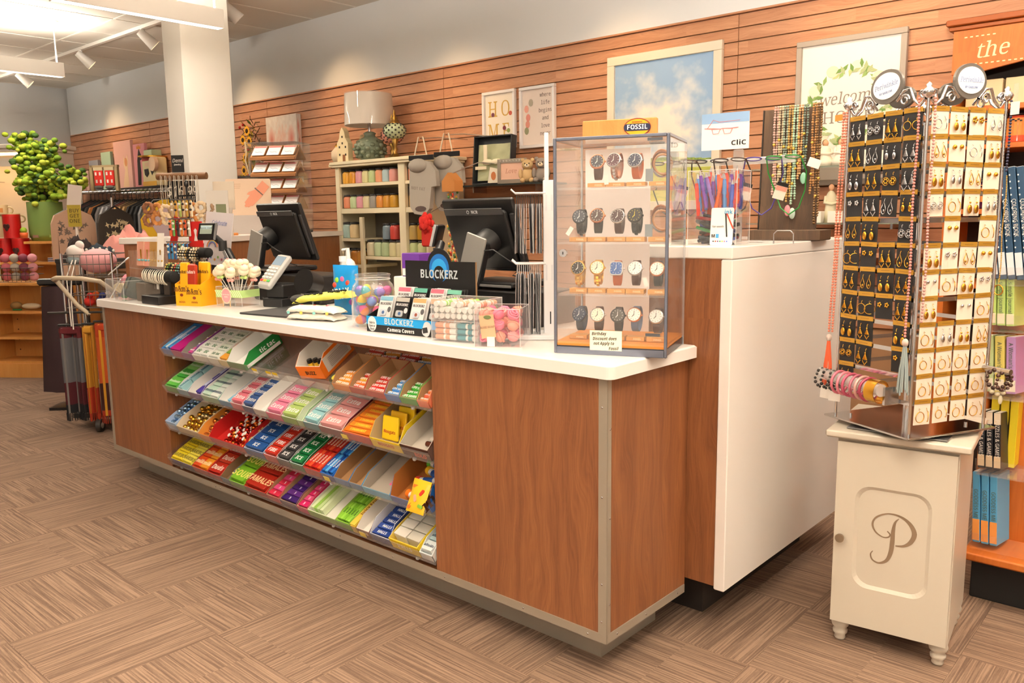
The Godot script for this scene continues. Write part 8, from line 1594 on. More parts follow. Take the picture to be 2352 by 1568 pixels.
func left_shop() -> void:
	# ---- clothes rail with shirts seen side-on
	var R0 := V(-7.50, 1.60, -1.66); var R1 := V(-6.05, 1.60, -1.98); var d := (R1 - R0).normalized(); var ang := atan2(d.x, d.z)
	var rl := thing("clothes_rail", "chrome clothes rail loaded with shirts behind the column", "clothes rail", Vector3.ZERO); part(rl, "rail", mb().cyl(R0 - d * 0.05, R1 + d * 0.05, 0.014, -1, 10), M.chrome)
	for e in [R0, R1]: part(rl, "upright", mb().cyl(V(e.x, 0.02, e.z), e, 0.014, -1, 10).box(V(e.x, 0.015, e.z), V(0.08, 0.03, 0.5)), M.chrome)
	part(rl, "upper_rail", mb().cyl(R0 + V(0, 0.0, -0.4), R1 + V(0.2, 0.0, -0.4), 0.014, -1, 10).cyl(R0 + V(0, 0, -0.4), R0, 0.01, -1, 8).cyl(R1 + V(0, 0, -0.4), R1, 0.01, -1, 8), M.chrome)
	var cols := [["2c2422", "black brown"], ["5a2a2c", "wine"], ["1e1e20", "black"], ["4a4a4c", "charcoal"], ["d98f52", "orange"], ["1c1c1e", "jet"], ["8a8a8c", "grey"], ["a3a3a6", "pale grey"], ["7c7c80", "heather"], ["8a4038", "brick"], ["9a7448", "camel"], ["7a5a34", "brown"], ["8a6c44", "tan"], ["221e1c", "dark"], ["18181a", "ink"], ["202022", "soot"], ["7a7a7c", "mid grey"], ["6a6248", "olive"], ["2a2626", "espresso"], ["9c948a", "stone"], ["24201e", "coal"], ["807a70", "taupe"]]
	for i in cols.size(): garment(R0 + d * (0.14 + 0.062 * i) + V(0, -0.104, 0), ang, cols[i][0], "%s shirt on the long rail, %s from the left" % [cols[i][1], ORD[i] if i < 20 else ["twenty-first", "twenty-second"][i - 20]], 0.44, 0.52)
	for i in 9: garment(R0 + d * (0.1 + 0.155 * i) + V(0, -0.104, -0.4), ang, ["a8c0c8", "e8c0a0", "c86a5a", "9cb04a", "d88a8c", "5a4a5a", "e07a7c", "d8cfa0", "3a3a3c"][i], "%s baby top on the rear rail" % ["pale blue", "peach", "rust", "lime", "pink", "plum", "coral", "straw", "black"][i], 0.2, 0.2, false)
	# ---- canvases and tins on the wall shelf
	var cs := one("dark_wall_shelf", "long dark wall shelf behind the clothes rail", "shelf", mb().box(V(0, -0.008, 0), V(2.5, 0.016, 0.22)), C("1c1a18", 0.4), V(-9.0, 1.70, -2.70))
	var cv := [[-10.04, 0.20, 0.26, "dcb0a0", "small pink canvas with a faint figure", "c08a7c"], [-9.76, 0.27, 0.38, "a8a6ac", "grey canvas with a dark dog", "3a3438"], [-9.385, 0.27, 0.46, "a9c4ac", "mint canvas of pink flowers", "d88a7a"], [-8.92, 0.46, 0.56, "dbaea6", "large pink canvas with a pale llama", "e6c8a4"], [-8.485, 0.29, 0.50, "d28c94", "rose canvas with a black dog outline", "1e1a1a"]]
	for i in 5:
		var a: Array = cv[i]
		var o := thing("canvas_painting", a[4] + " on the dark shelf", "picture", V(a[0], 1.70 + a[2] / 2, -2.74), 0.0); part(o, "canvas", mb().box(V(0, 0, 0), V(a[1], a[2], 0.035), 0.003), C(a[3], 0.85))
		var sh: PackedVector2Array
		match i:
			0: sh = PackedVector2Array([Vector2(-0.02, -0.12), Vector2(0.03, -0.12), Vector2(0.02, 0.0), Vector2(0.0, 0.04), Vector2(-0.02, 0.0)])
			1: sh = PackedVector2Array([Vector2(-0.07, -0.05), Vector2(-0.02, -0.16), Vector2(0.05, -0.16), Vector2(0.04, 0.06), Vector2(0.02, 0.12), Vector2(-0.03, 0.06), Vector2(-0.05, 0.0)])
			2: sh = oval(0.07, 0.06, 10)
			3: sh = PackedVector2Array([Vector2(-0.03, -0.26), Vector2(0.13, -0.26), Vector2(0.12, -0.06), Vector2(0.14, 0.06), Vector2(0.12, 0.12), Vector2(0.10, 0.07), Vector2(0.05, 0.07), Vector2(0.03, 0.11), Vector2(0.02, 0.0), Vector2(0.05, -0.06)])
			4: sh = PackedVector2Array([Vector2(-0.07, -0.22), Vector2(0.01, -0.22), Vector2(0.03, -0.08), Vector2(0.02, 0.06), Vector2(0.07, 0.07), Vector2(0.07, 0.1), Vector2(0.03, 0.15), Vector2(0.0, 0.2), Vector2(-0.02, 0.15), Vector2(-0.05, 0.06)])
		part(o, "painted_shape", mb(V(0, 0, 0.0176)).ext(sh, 0, 0.001), C(a[5], 0.85))
		if i == 4: part(o, "painted_crown", mb(V(0.0, 0.20, 0.0176)).ext(PackedVector2Array([Vector2(-0.05, -0.01), Vector2(0.05, -0.01), Vector2(0.05, 0.03), Vector2(0.025, 0.01), Vector2(0, 0.04), Vector2(-0.025, 0.01), Vector2(-0.05, 0.03)]), 0, 0.0014), C("c8802c", 0.8))
		if i == 3: part(o, "painted_face", mb(V(0.085, 0.03, 0.019)).ext(oval(0.035, 0.05, 12), 0, 0.001), C("c88a5a", 0.8))
	var ti := thing("tin_sign_set", "cream tin planter printed with black cows beside the column", "tin", V(-8.07, 1.70, -2.70)); part(ti, "tin", mb().box(V(0, 0.16, 0), V(0.34, 0.32, 0.14), 0.02), C("e2d4a4", 0.4)); part(ti, "red_band", mb().box(V(0, 0.30, 0.071), V(0.3, 0.035, 0.002)), C("c8402c", 0.5)); part(ti, "cow_print", mb(V(-0.05, 0.15, 0.0712)).ext(PackedVector2Array([Vector2(-0.06, 0.04), Vector2(0.04, 0.045), Vector2(0.05, -0.01), Vector2(0.0, -0.05), Vector2(-0.05, -0.02)]), 0, 0.001).ext(PackedVector2Array([Vector2(0.09, 0.02), Vector2(0.14, 0.06), Vector2(0.16, 0.0), Vector2(0.12, -0.03)]), 0, 0.001), M.ink); part(ti, "yellow_base", mb().box(V(0, 0.03, 0.0715), V(0.33, 0.05, 0.002)), C("dca83a", 0.5)); txt(ti, "MILK", 0.04, C("e8b8a0", 0.6), V(-0.02, 0.24, 0.0712)); part(ti, "clock_face", mb().cyl(V(0.14, 0.24, 0.06), V(0.14, 0.24, 0.10), 0.08, -1, 20), C("d9bca0", 0.5))
	var hb := thing("round_hat_box", "mint green tin on a round tray above the cow tin", "tin", V(-8.10, 2.02, -2.70)); part(hb, "tray", mb().cyl(V(0, 0, 0), V(0, 0.015, 0), 0.16, -1, 24), M.gold); part(hb, "tin", mb().box(V(0, 0.05, 0), V(0.2, 0.07, 0.12), 0.01), C("a9bc9a", 0.4))
	# ---- red socks on a small wooden frame
	var sf := thing("sock_display", "small wooden frame hung with two red patterned socks", "display", V(-6.92, 1.60, -1.66), 0.5); part(sf, "post", mb().box(V(-0.14, 0.12, 0), V(0.03, 0.24, 0.03)).box(V(0.13, 0.12, 0), V(0.03, 0.24, 0.03)).box(V(0, 0.23, 0), V(0.3, 0.02, 0.03)), C("9a8460", 0.7))
	for s in [-1.0, 1.0]:
		var sk := part(sf, "red_sock", mb(V(s * 0.06, 0.12, 0.01)).box(V(0, 0, 0), V(0.10, 0.15, 0.02), 0.008), C("c8281c", 0.9)); part(sk, "toe", mb(V(s * 0.06 - 0.01, 0.035, 0.012)).ball(V(0, 0, 0), V(0.05, 0.02, 0.015), 10, 6), C("5a5450", 0.9)); part(sk, "cuff", mb(V(s * 0.06, 0.205, 0.01)).box(V(0, 0, 0), V(0.10, 0.03, 0.022)), C("b8a888", 0.9))
		for q in 4: part(sk, "knit_mark", mb(V(s * 0.06 + [-0.025, 0.02, -0.02, 0.025][q], [0.16, 0.16, 0.09, 0.09][q], 0.0205)).box(V(0, 0, 0), V(0.018, 0.03, 0.001)), C("d9d0c8", 0.9))
	# ---- floral dress on an end hook
	var fd := garment(V(-6.46, 1.42, -1.16), 1.55, "c9a48c", "pink beige floral dress hanging on the end rail", 0.36, 0.60, true, "7a6a60"); part(fd, "stand", mb().cyl(V(0, 0.1, -0.03), V(0, -1.40, -0.03), 0.012, -1, 8).box(V(0, -1.405, -0.03), V(0.12, 0.03, 0.12)), M.chrome)
	var f2 := garment(V(-6.22, 1.42, -1.42), 1.75, "3a332e", "black and cream floral shirt behind the floral dress", 0.34, 0.52, true, "d9c8a0"); part(f2, "stand", mb().cyl(V(0, 0.1, -0.03), V(0, -1.40, -0.03), 0.012, -1, 8).box(V(0, -1.405, -0.03), V(0.2, 0.03, 0.2)), M.chrome)
	# ---- yellow hood and pink fleece pile
	var yh := garment(V(-5.30, 1.45, -1.35), 0.7, "c8a022", "yellow jacket draped beside the pink fleece", 0.40, 0.42); yh.rotation.z = 0.5; part(yh, "lining", mb(V(0, -0.18, 0.016)).ext(rrect(0.22, 0.24, 0.05), 0, 0.002), C("b8a4a8", 0.95)); part(yh, "stand", mb(V(0, -0.3, -0.05), Basis(Vector3.BACK, -0.5)).cyl(V(0, 0.3, 0), V(0.0, -1.1, 0), 0.012, -1, 8), M.chrome)
	var pf := one("pink_fleece", "crumpled pink fleece heaped behind the hair clips", "clothing", cloth_heap(0.42, 0.26, 0.24, 3), C("d9948c", 0.95), V(-5.06, 1.046, -1.02), 0.7)
	var ft := thing("folding_table", "small dark table under the heaped clothes", "table", V(-5.18, 0, -0.92), 0.7); part(ft, "top", mb().box(V(0, 1.03, 0), V(0.66, 0.03, 0.36), 0.004), C("2a2422", 0.5))
	for sx in [-1.0, 1.0]:
		for sz in [-1.0, 1.0]: part(ft, "leg", mb().box(V(sx * 0.31, 0.51, sz * 0.16), V(0.03, 1.02, 0.03)), C("2a2422", 0.5))
	one("dark_coat", "dark brown coat folded over the table beside the pink fleece", "clothing", cloth_heap(0.26, 0.18, 0.2, 8), C("2c2020", 0.9), V(-5.38, 1.046, -0.80), 0.7)
	var db := one("dotted_bag", "navy bag with white dots lying on the folded coat", "bag", cloth_heap(0.26, 0.12, 0.14, 5), C("22303c", 0.8), V(-5.12, 1.046, -0.82), 0.7)
	for q in 6: part(db, "white_dot", mb().ball(V(-0.12 + 0.05 * q, 0.075 - 0.008 * absf(q - 2.5), 0.06), V(0.011, 0.011, 0.008), 8, 5), C("e4e0d8", 0.8))
	# ---- rolling cart with basket, pink hat and scarves
	var k := thing("rolling_cart", "chrome rolling cart with wire basket and pale handle left of the counter", "cart", V(-4.24, 0, -0.43), 0.8); var pale := C("b9ab94", 0.4)
	part(k, "handle", mb().tube([V(-0.17, 0.93, 0.12), V(-0.19, 0.965, 0.18), V(-0.15, 0.975, 0.22), V(0.0, 0.97, 0.24), V(0.10, 0.95, 0.22), V(0.15, 0.88, 0.15)], 0.015, 8), pale); part(k, "brace", mb().tube([V(-0.16, 0.95, 0.2), V(-0.06, 0.80, 0.18), V(0.0, 0.74, 0.16)], 0.013, 8), pale)
	for sx in [-1.0, 1.0]:
		for sz in [-1.0, 1.0]: part(k, "upright", mb().cyl(V(sx * 0.15, 0.06, sz * 0.14), V(sx * 0.15, 1.12, sz * 0.14), 0.009, -1, 8), M.chrome)
	var wires := mb()
	for y in [0.78, 0.86, 0.97, 1.05, 1.11]:
		for e in [-1.0, 1.0]: wires.cyl(V(-0.15, y, e * 0.14), V(0.15, y, e * 0.14), 0.003, -1, 5).cyl(V(e * 0.15, y, -0.14), V(e * 0.15, y, 0.14), 0.003, -1, 5)
	for i in 9: wires.cyl(V(-0.15 + 0.0375 * i, 0.78, 0.14), V(-0.15 + 0.0375 * i, 1.11, 0.14), 0.0018, -1, 4).cyl(V(-0.15 + 0.0375 * i, 0.78, -0.14), V(-0.15 + 0.0375 * i, 0.78, 0.14), 0.0018, -1, 4).cyl(V(-0.15 + 0.0375 * i, 0.97, -0.14), V(-0.15 + 0.0375 * i, 0.97, 0.14), 0.0018, -1, 4)
	part(k, "wire_basket", wires, C("7a7672", 0.3, 0.7)); part(k, "hang_rail", mb().cyl(V(-0.25, 0.755, 0.165), V(0.24, 0.755, 0.165), 0.007, -1, 8), C("3a3836", 0.4, 0.5)); part(k, "chassis", mb().box(V(0, 0.095, 0), V(0.32, 0.03, 0.3)), C("4a4642", 0.4, 0.5))
	for q in [[0.02, 0.20], [-0.13, -0.12], [0.13, -0.12]]:
		var wh := part(k, "wheel", mb().cyl(V(q[0] - 0.014, 0.042, q[1]), V(q[0] + 0.014, 0.042, q[1]), 0.042, -1, 20), C("2c2a28", 0.5)); part(wh, "hub", mb().cyl(V(q[0] - 0.016, 0.042, q[1]), V(q[0] + 0.016, 0.042, q[1]), 0.02, -1, 14), C("a8a098", 0.4))
	var kf := k.transform
	var ht := thing("plush_hat", "pale pink plush hat with white pompom in the wire basket", "hat", Vector3.ZERO); ht.transform = kf * Transform3D(Basis(), V(-0.01, 0.975, 0.0)); part(ht, "crown", mb().ball(V(0.02, 0.09, 0), V(0.115, 0.078, 0.09), 18, 10), C("dca0a4", 0.95)); part(ht, "white_tuft", mb().ball(V(-0.10, 0.15, 0.03), V(0.055, 0.045, 0.045), 12, 8).ball(V(-0.07, 0.19, 0.03), V(0.028, 0.03, 0.025), 10, 7), C("dcd4d0", 0.95)); part(ht, "brim", mb().ball(V(-0.11, 0.10, 0.03), V(0.05, 0.03, 0.04), 10, 7), C("8a9aa0", 0.9)); part(ht, "tie", mb().tube([V(-0.10, 0.1, 0.08), V(-0.11, -0.0, 0.16), V(-0.10, -0.12, 0.18), V(-0.085, -0.3, 0.21)], 0.004, 5).tube([V(-0.08, 0.1, 0.08), V(-0.08, 0.0, 0.16), V(-0.08, -0.12, 0.19), V(-0.075, -0.32, 0.21)], 0.004, 5), C("e4dcd4", 0.9))
	for q in 6:
		var o := one("plush_toy", "%s small plush toy in the lower basket" % ["red", "blue", "yellow", "orange", "white and red", "navy"][q], "soft toy", mb().ball(V(0, 0.03, 0), V(0.035, 0.03, 0.032), 10, 7).ball(V(0.012, 0.068, 0.008), V(0.022, 0.02, 0.02), 9, 6), C(["c8281c", "22307a", "d8a828", "d8601c", "d8c8c0", "1c2450"][q], 0.8)); o.transform = kf * Transform3D(Basis(), V(-0.03 + 0.075 * (q % 3), 0.784, 0.08 - 0.09 * (q / 3)))
	var ss := thing("cloth_pile", "folded lilac and pink knitwear at the right of the wire basket", "clothing", Vector3.ZERO); ss.transform = kf * Transform3D(Basis(), V(0.21, 0.80, 0.03)); part(ss, "lilac_knit", mb().box(V(0, 0.05, 0), V(0.09, 0.10, 0.18), 0.03), C("c490b0", 0.95)); part(ss, "pink_knit", mb().box(V(0, 0.14, 0), V(0.08, 0.08, 0.16), 0.03), C("dc8c9c", 0.95)); part(ss, "shelf_clip", mb().box(V(0, -0.008, 0), V(0.1, 0.016, 0.16)), M.silver)
	scarf(kf * V(-0.115, 0.665, 0.185), 0.8, 0.135, 0.54, [["5a1820", 0.12, "6a6664"], ["5c5c60", 0.52, "8a8a8c"], ["4a141c", 0.26, "6a2a30"], ["16161a", 0.10, "000000"]], "grey and wine plaid scarf hanging on the cart")
	scarf(kf * V(0.13, 0.685, 0.20), 0.8, 0.185, 0.58, [["a83a18", 0.14, "c8922c"], ["b85020", 0.50, "d0983a"], ["3a1614", 0.30, "a8a09a"], ["a03018", 0.06, "d8c8b8"]], "rust and mustard plaid scarf beside the counter end")
	scarf(kf * V(-0.005, 0.67, 0.19), 0.8, 0.07, 0.55, [["c08a2c", 0.7, "a86a20"], ["a83418", 0.3, "7a2412"]], "narrow mustard scarf between the two plaid scarves")
	var co := thing("long_coat", "long dark plum coat hanging at the left end of the cart", "clothing", V(-4.97, 0.87, -0.45), 0.8); var g := []
	for i in 9:
		var row := []
		for j in 14:
			var a := TAU * j / 14.0; row.append(V(cos(a) * (0.10 + 0.045 * i / 8.0) * (1 + 0.12 * sin(a * 5)), -0.74 * i / 8.0, sin(a) * (0.06 + 0.03 * i / 8.0) * (1 + 0.12 * sin(a * 5))))
		g.append(row)
	part(co, "cloth", mb().grid(g, true), C("3a282c", 0.95)); part(co, "shoulder_bar", mb().box(V(0.02, 0.03, 0), V(0.30, 0.05, 0.06), 0.015), M.black); part(co, "stand", mb().cyl(V(0, -0.86, -0.02), V(0, 0.06, -0.02), 0.01, -1, 8).box(V(0, -0.86, -0.02), V(0.2, 0.02, 0.2)), M.black)
	# ---- sign on a pole
	var sp := thing("pole_sign", "white and mustard paper signs on a thin pole by the floral dress", "sign", V(-5.72, 0, -0.90), 0.75); part(sp, "pole", mb().cyl(V(0, 0.01, 0), V(0, 1.50, 0), 0.012, -1, 8), C("e6dcd4", 0.5)); part(sp, "foot", mb().cyl(V(0, 0, 0), V(0, 0.02, 0), 0.14, -1, 20), C("8a8680", 0.4)); part(sp, "white_sheet", mb(V(0.01, 1.50, 0.014), Basis(Vector3.BACK, -0.15)).box(V(0, 0, 0), V(0.11, 0.20, 0.003)), C("d8ccc4", 0.8)); part(sp, "mustard_sheet", mb().box(V(0, 1.36, 0.016), V(0.105, 0.17, 0.003)), C("a89434", 0.8))
	for q in 3: txt(sp, ["BUY", "GET", "ONE"][q], 0.03, C("6a5a20", 0.7), V(0, 1.40 - 0.04 * q, 0.0182))
	# ---- maple step shelves
	var ms := thing("maple_bookcase", "low maple bookcase with three empty shelves at the far left", "bookcase", V(-6.62, 0, -0.78), 0.62); var mp: Material = M.maple
	for s in [-1.0, 1.0]: part(ms, "side", mb().box(V(s * 0.26, 0.40, 0), V(0.025, 0.80, 0.30)), mp)
	part(ms, "back", mb().box(V(0, 0.40, -0.14), V(0.5, 0.78, 0.012)), mp); part(ms, "top", mb().box(V(0, 0.80, 0.0), V(0.56, 0.025, 0.31), 0.003), mp); part(ms, "plinth", mb().box(V(0, 0.06, 0.14), V(0.5, 0.12, 0.02)), mp)
	for y in [0.13, 0.34, 0.56]: part(ms, "shelf", mb().box(V(0, y, 0.0), V(0.5, 0.022, 0.28)), mp)
	for q in 8: part(ms, "peg_hole", mb().cyl(V(-0.2 if q % 2 else 0.16, 0.2 + 0.09 * (q / 2), -0.135), V(-0.2 if q % 2 else 0.16, 0.2 + 0.09 * (q / 2), -0.132), 0.006, -1, 8), C("4a3018", 0.8))
	var mf := ms.transform
	var gl := thing("cloth_doll", "small cloth doll with green ribbon lying on the maple shelf", "doll", Vector3.ZERO); gl.transform = mf * Transform3D(Basis(), V(0.02, 0.575, 0.05)); part(gl, "body", mb().ball(V(0.06, 0.03, 0), V(0.09, 0.026, 0.04), 12, 7), C("ddc9a8", 0.9)); part(gl, "hair", mb().ball(V(-0.08, 0.035, 0), V(0.05, 0.034, 0.04), 10, 7), C("8a6a3c", 0.9)); part(gl, "ribbon", mb().box(V(-0.03, 0.006, 0.06), V(0.08, 0.012, 0.02), 0.004), C("1f7a3c", 0.7))
	var wbk := thing("wire_bin", "wire bin of pink and grey yarn balls on the maple bookcase", "basket", Vector3.ZERO); wbk.transform = mf * Transform3D(Basis(), V(-0.02, 0.814, 0.02)); var wb := mb()
	for y in [0.0, 0.06, 0.12]: wb.tube([V(-0.15, y, -0.1), V(0.15, y, -0.1), V(0.17, y, 0.1), V(-0.17, y, 0.1)], 0.003, 5, -1.0, true)
	for i in 9: wb.cyl(V(-0.16 + 0.04 * i, 0, 0.1), V(-0.16 + 0.04 * i, 0.12, 0.1), 0.002, -1, 4)
	part(wbk, "wires", wb, C("4a4440", 0.4, 0.6))
	for q in 12:
		var o := one("yarn_ball", "%s yarn ball, %s in the wire bin" % [["rose", "grey", "plum", "pale pink"][q % 4], ORD[q]], "yarn", mb().ball(Vector3.ZERO, V(0.0385, 0.0385, 0.0385), 12, 8), C(["b8606c", "a8a094", "7a3a4c", "c88a94"][q % 4], 0.9), Vector3.ZERO, 0.0, "yarn balls in the wire bin"); o.transform = mf * Transform3D(Basis(), V(-0.125 + 0.082 * (q % 4), 0.858 + 0.078 * (q / 4), 0.04))
	# upper maple shelving behind
	var us := thing("maple_shelving", "tall maple shelving with red canisters behind the low bookcase", "shelving", V(-7.30, 0, -1.15), 0.62)
	for y in [0.45, 0.94, 1.13]: part(us, "shelf", mb().box(V(0.21 if y > 1 else 0.0, y, 0), V(0.46 if y > 1 else 0.9, 0.022, 0.34)), mp)
	for s in [-1.0, 1.0]: part(us, "side", mb().box(V(s * 0.44, 0.58, 0), V(0.022, 1.15, 0.34)), mp)
	part(us, "back", mb().box(V(0, 0.58, -0.165), V(0.88, 1.15, 0.012)), mp)
	var uf := us.transform
	for q in 3:
		var o := thing("red_canister", "red canister with dark heart, %s" % ["left of the lower pair", "right of the lower pair", "standing on the pair"][q], "canister", Vector3.ZERO, 0.0, "red heart canisters"); o.transform = uf * Transform3D(Basis(), V([-0.29, -0.13, -0.20][q], [0.952, 0.952, 1.172][q], [0.06, 0.06, 0.06][q])); 
		part(o, "can", mb().cyl(V(0, 0, 0), V(0, 0.20, 0), 0.075, -1, 22), C("b81414", 0.3)); part(o, "lid", mb().cyl(V(0, 0.20, 0), V(0, 0.218, 0), 0.076, -1, 22), C("c81c18", 0.3)); part(o, "heart_print", mb(V(0, 0.10, 0.0745)).ball(V(-0.014, 0.01, 0), V(0.02, 0.022, 0.004), 9, 6).ball(V(0.014, 0.01, 0), V(0.02, 0.022, 0.004), 9, 6).ball(V(0, -0.012, 0), V(0.018, 0.024, 0.004), 9, 6), C("3a1410", 0.5))
	var bh := thing("knit_beehive", "pink knitted beehive hat on the maple shelf", "hat", Vector3.ZERO); bh.transform = uf * Transform3D(Basis(), V(0.33, 1.142, 0.07)); part(bh, "knit", mb().lathe([Vector2(0, 0), Vector2(0.085, 0), Vector2(0.09, 0.02), Vector2(0.084, 0.035), Vector2(0.088, 0.05), Vector2(0.075, 0.075), Vector2(0.05, 0.10), Vector2(0, 0.112)], 20), C("c8958c", 0.95)); part(bh, "tip", mb().ball(V(0, 0.12, 0), V(0.01, 0.014, 0.01), 8, 5), M.silver)
	var cd := one("rainbow_card", "greeting card with a small rainbow on the maple shelf", "card", mb().box(V(0, 0.07, 0), V(0.19, 0.14, 0.004)), C("d6c98c", 0.8)); cd.transform = uf * Transform3D(Basis(), V(0.26, 0.951, 0.05)); 
	for q in 3: part(cd, "rainbow_print", mb().tube(arc(V(0.03, 0.05, 0.004), 0.03 + 0.008 * q, 0, PI, 10), 0.004, 4), C(["6a9ac0", "d8b84a", "c8603c"][q], 0.8))
	var bx := one("striped_box", "small striped book stack before the rainbow card", "books", mb().box(V(0, 0.02, 0), V(0.15, 0.04, 0.08)), C("b8b0b4", 0.7)); bx.transform = uf * Transform3D(Basis(), V(0.27, 0.951, 0.12)); part(bx, "dark_stripe", mb().box(V(0, 0.012, 0.0405), V(0.15, 0.008, 0.001)).box(V(0, 0.03, 0.0405), V(0.15, 0.006, 0.001)), C("3a3a5a", 0.7))
	var sl := one("succulent_pot", "tiny orange pot with green succulent on the maple shelf", "plant", mb().lathe([Vector2(0, 0), Vector2(0.03, 0), Vector2(0.036, 0.05), Vector2(0, 0.05)], 14), C("d8642c", 0.6)); sl.transform = uf * Transform3D(Basis(), V(-0.06, 1.172, 0.10)); part(sl, "leaves", mb().ball(V(0, 0.07, 0), V(0.03, 0.03, 0.03), 8, 6), C("8aa82c", 0.8))
	for q in 3:
		var o := thing("cream_mug", "cream mug with face print, %s at the far left" % ORD[q], "mug", Vector3.ZERO, 0.0, "cream mugs at the far left"); o.transform = uf * Transform3D(Basis(Vector3.UP, 0.4), V(-0.42 + 0.085 * q, [1.30, 1.38, 1.30][q], [0.06, 0.0, -0.04][q])); part(o, "cup", mb().lathe([Vector2(0, 0), Vector2(0.05, 0), Vector2(0.056, 0.02), Vector2(0.056, 0.10), Vector2(0.05, 0.10), Vector2(0.05, 0.01)], 16), C("dcc898", 0.4)); part(o, "handle", moved(ring(0.03, 0.008, 12, 6), Transform3D(Basis(), V(0.065, 0.05, 0))), C("dcc898", 0.4)); part(o, "face_print", mb().box(V(0, 0.05, 0.055), V(0.05, 0.04, 0.004)), C("d08a4a", 0.6)); part(o, "riser", mb().box(V(0, -0.06 - (0.04 if q == 1 else 0.0), 0), V(0.09, 0.12 + (0.08 if q == 1 else 0.0), 0.09)), C("c8b48c", 0.7))
	var cr := one("cream_towel", "cream fringed towel hanging at the far left edge", "towel", cloth_sheet(0.26, 0.42), C("d6c6a0", 0.95)); cr.transform = uf * Transform3D(Basis(), V(-0.40, 1.17, 0.19))
	# ---- green printed bag planter with artificial tree
	var tp := thing("tree_planter", "artificial yellow-green tree in a green printed fabric planter", "plant", uf * V(0.06, 1.143, -0.06), 0.5)
	part(tp, "planter", mb().lathe([Vector2(0, 0), Vector2(0.13, 0), Vector2(0.15, 0.06), Vector2(0.15, 0.36), Vector2(0.14, 0.36), Vector2(0.12, 0.30)], 18), C("6f8a44", 0.8)); for q in 6: part(tp, "printed_band", mb(Vector3.ZERO, Basis(Vector3.UP, TAU * q / 6)).box(V(0, 0.19, 0.140), V(0.06, 0.32, 0.012)), C(["8a6a5a", "8fae5c", "6a5a4a"][q % 3], 0.85))
	part(tp, "trunk", mb().tube([V(0, 0.3, 0), V(0.02, 0.5, 0), V(-0.02, 0.7, 0.01), V(-0.08, 0.82, 0)], 0.014, 6).tube([V(0.01, 0.5, 0), V(0.12, 0.65, 0.02), V(0.32, 0.62, 0.0)], 0.008, 5).tube([V(0, 0.55, 0), V(0.06, 0.75, 0.02), V(0.08, 0.92, 0)], 0.008, 5), C("4a3c20", 0.9))
	var gr := RandomNumberGenerator.new(); gr.seed = 31
	var fcol := ["7d9a1c", "98ac28", "5f7e16", "a9b43a", "36561a"]
	var cl := [V(-0.16, 0.98, 0), V(-0.10, 0.86, 0.03), V(-0.12, 0.74, 0.05), V(0.02, 0.66, 0.08), V(0.10, 0.80, 0.02), V(0.08, 0.92, 0), V(-0.06, 0.58, 0.10), V(0.14, 0.64, 0.06), V(0.28, 0.62, 0.02), V(0.20, 0.52, 0.05), V(-0.15, 0.60, 0.02), V(0.0, 0.5, 0.02), V(0.36, 0.64, 0.0)]
	for c in 5:
		var m := mb()
		for i in cl.size():
			for q in 9:
				var p: Vector3 = cl[i] + V(0, -0.07, 0) + V(gr.randfn(0, 0.055), gr.randfn(0, 0.05), gr.randfn(0, 0.05)); var s := gr.randf_range(0.022, 0.038)
				m.ball(p, V(s, s * 0.8, s), 6, 4)
		part(tp, "leaf_clusters", m, C(fcol[c], 0.85)).set_meta("kind", "stuff")
	# ---- white valance cabinet with striped bags on the far wall
	var vc := thing("white_wall_unit", "white display unit with lit cornice in the far left corner", "wall unit", V(-9.22, 0, -1.46), 0.55); var wm := C("ddd4c8", 0.6)
	part(vc, "back", mb().box(V(0, 1.05, -0.2), V(1.6, 2.1, 0.03)), wm); part(vc, "side", mb().box(V(0.79, 1.05, 0), V(0.03, 2.1, 0.42)), wm); part(vc, "side", mb().box(V(-0.79, 1.05, 0), V(0.03, 2.1, 0.42)), wm); part(vc, "cornice", mb().box(V(0, 2.12, 0.02), V(1.68, 0.05, 0.5), 0.01).box(V(0, 2.08, 0.02), V(1.64, 0.04, 0.47), 0.01), wm); part(vc, "valance", mb().box(V(0, 1.96, 0.20), V(1.56, 0.09, 0.02)), wm)
	part(vc, "strip_lamp", mb().box(V(-0.1, 2.045, 0.17), V(1.2, 0.02, 0.04), 0.004), glow("ffd9a0", 4.0)); var vl := AreaLight3D.new(); vl.name = "strip_light"; vl.area_size = Vector2(1.2, 0.04); vl.light_color = Color(1, 0.8, 0.55); vl.light_energy = 0.35; vl.shadow_enabled = true; vl.area_range = 12.0; vl.position = V(-0.1, 2.03, 0.17); vl.rotation = V(-PI / 2, 0, 0); vc.add_child(vl)
	for q in 3:
		var o := thing("tote_bag", "%s tote bag on the white wall unit" % ["black strapped striped", "blue striped", "grey striped"][q], "bag", Vector3.ZERO, 0.0, "tote bags on the wall unit"); o.transform = vc.transform * Transform3D(Basis(Vector3.BACK, 0.08 * q), V(-0.30 + 0.13 * q, 1.58, 0.215 + 0.055 * q)); part(o, "bag", mb().box(V(0, -0.18, 0), V(0.20, 0.16, 0.04), 0.01), C(["d6cebe", "b8b4bc", "c8c0b4"][q], 0.9)); part(o, "handles", mb().tube([V(-0.07, -0.11, 0), V(-0.02, 0.20, 0), V(0.02, 0.20, 0), V(0.07, -0.11, 0)], 0.012, 5), [M.black, C("a8a6b4", 0.9), C("a89c94", 0.9)][q]); part(o, "stripe", mb().box(V(0, -0.15, 0.021), V(0.2, 0.012, 0.002)).box(V(0, -0.19, 0.021), V(0.2, 0.012, 0.002)), C("6a6a8a", 0.9)); part(o, "peg", mb().cyl(V(0, 0.19, 0), V(0, 0.19, -0.39 - 0.055 * q), 0.006, -1, 6), M.silver)

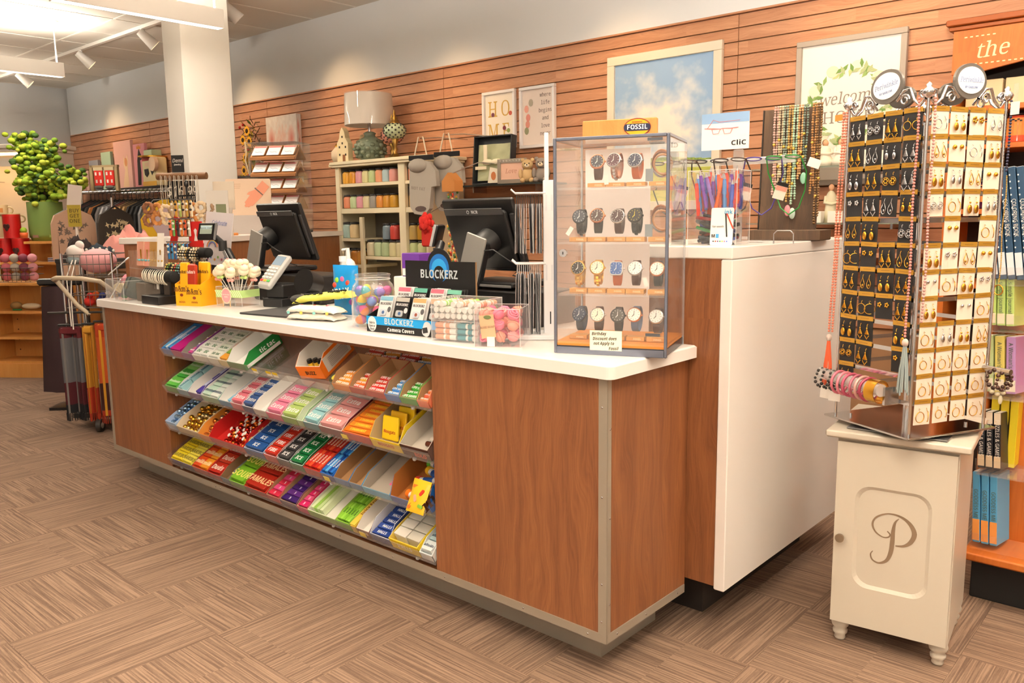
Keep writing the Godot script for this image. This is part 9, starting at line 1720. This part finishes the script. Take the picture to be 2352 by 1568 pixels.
func cloth_heap(w: float, h: float, dd: float, sd: int) -> MB:
	var f := noise(1.1, sd, 3); var g := []
	for i in 17:
		var row := []
		for j in 17:
			var u := i / 16.0 * 2 - 1; var v := j / 16.0 * 2 - 1
			var e := maxf(0, 1 - pow(absf(u), 3)) * maxf(0, 1 - pow(absf(v), 3))
			row.append(V(u * w / 2 * (1 + 0.15 * f.get_noise_2d(u, v + 5)), h * e * (0.65 + 0.5 * f.get_noise_2d(u * 0.8, v * 0.8)), v * dd / 2))
		g.append(row)
	return mb().grid(g)
func cloth_sheet(w: float, h: float) -> MB:
	var g := []
	for i in 9:
		var row := []
		for j in 17: row.append(V((j / 16.0 - 0.5) * w, -h * i / 8.0, 0.014 * sin(j * 1.1) + 0.006 * sin(i * 1.3)))
		g.append(row)
	return mb().grid(g)
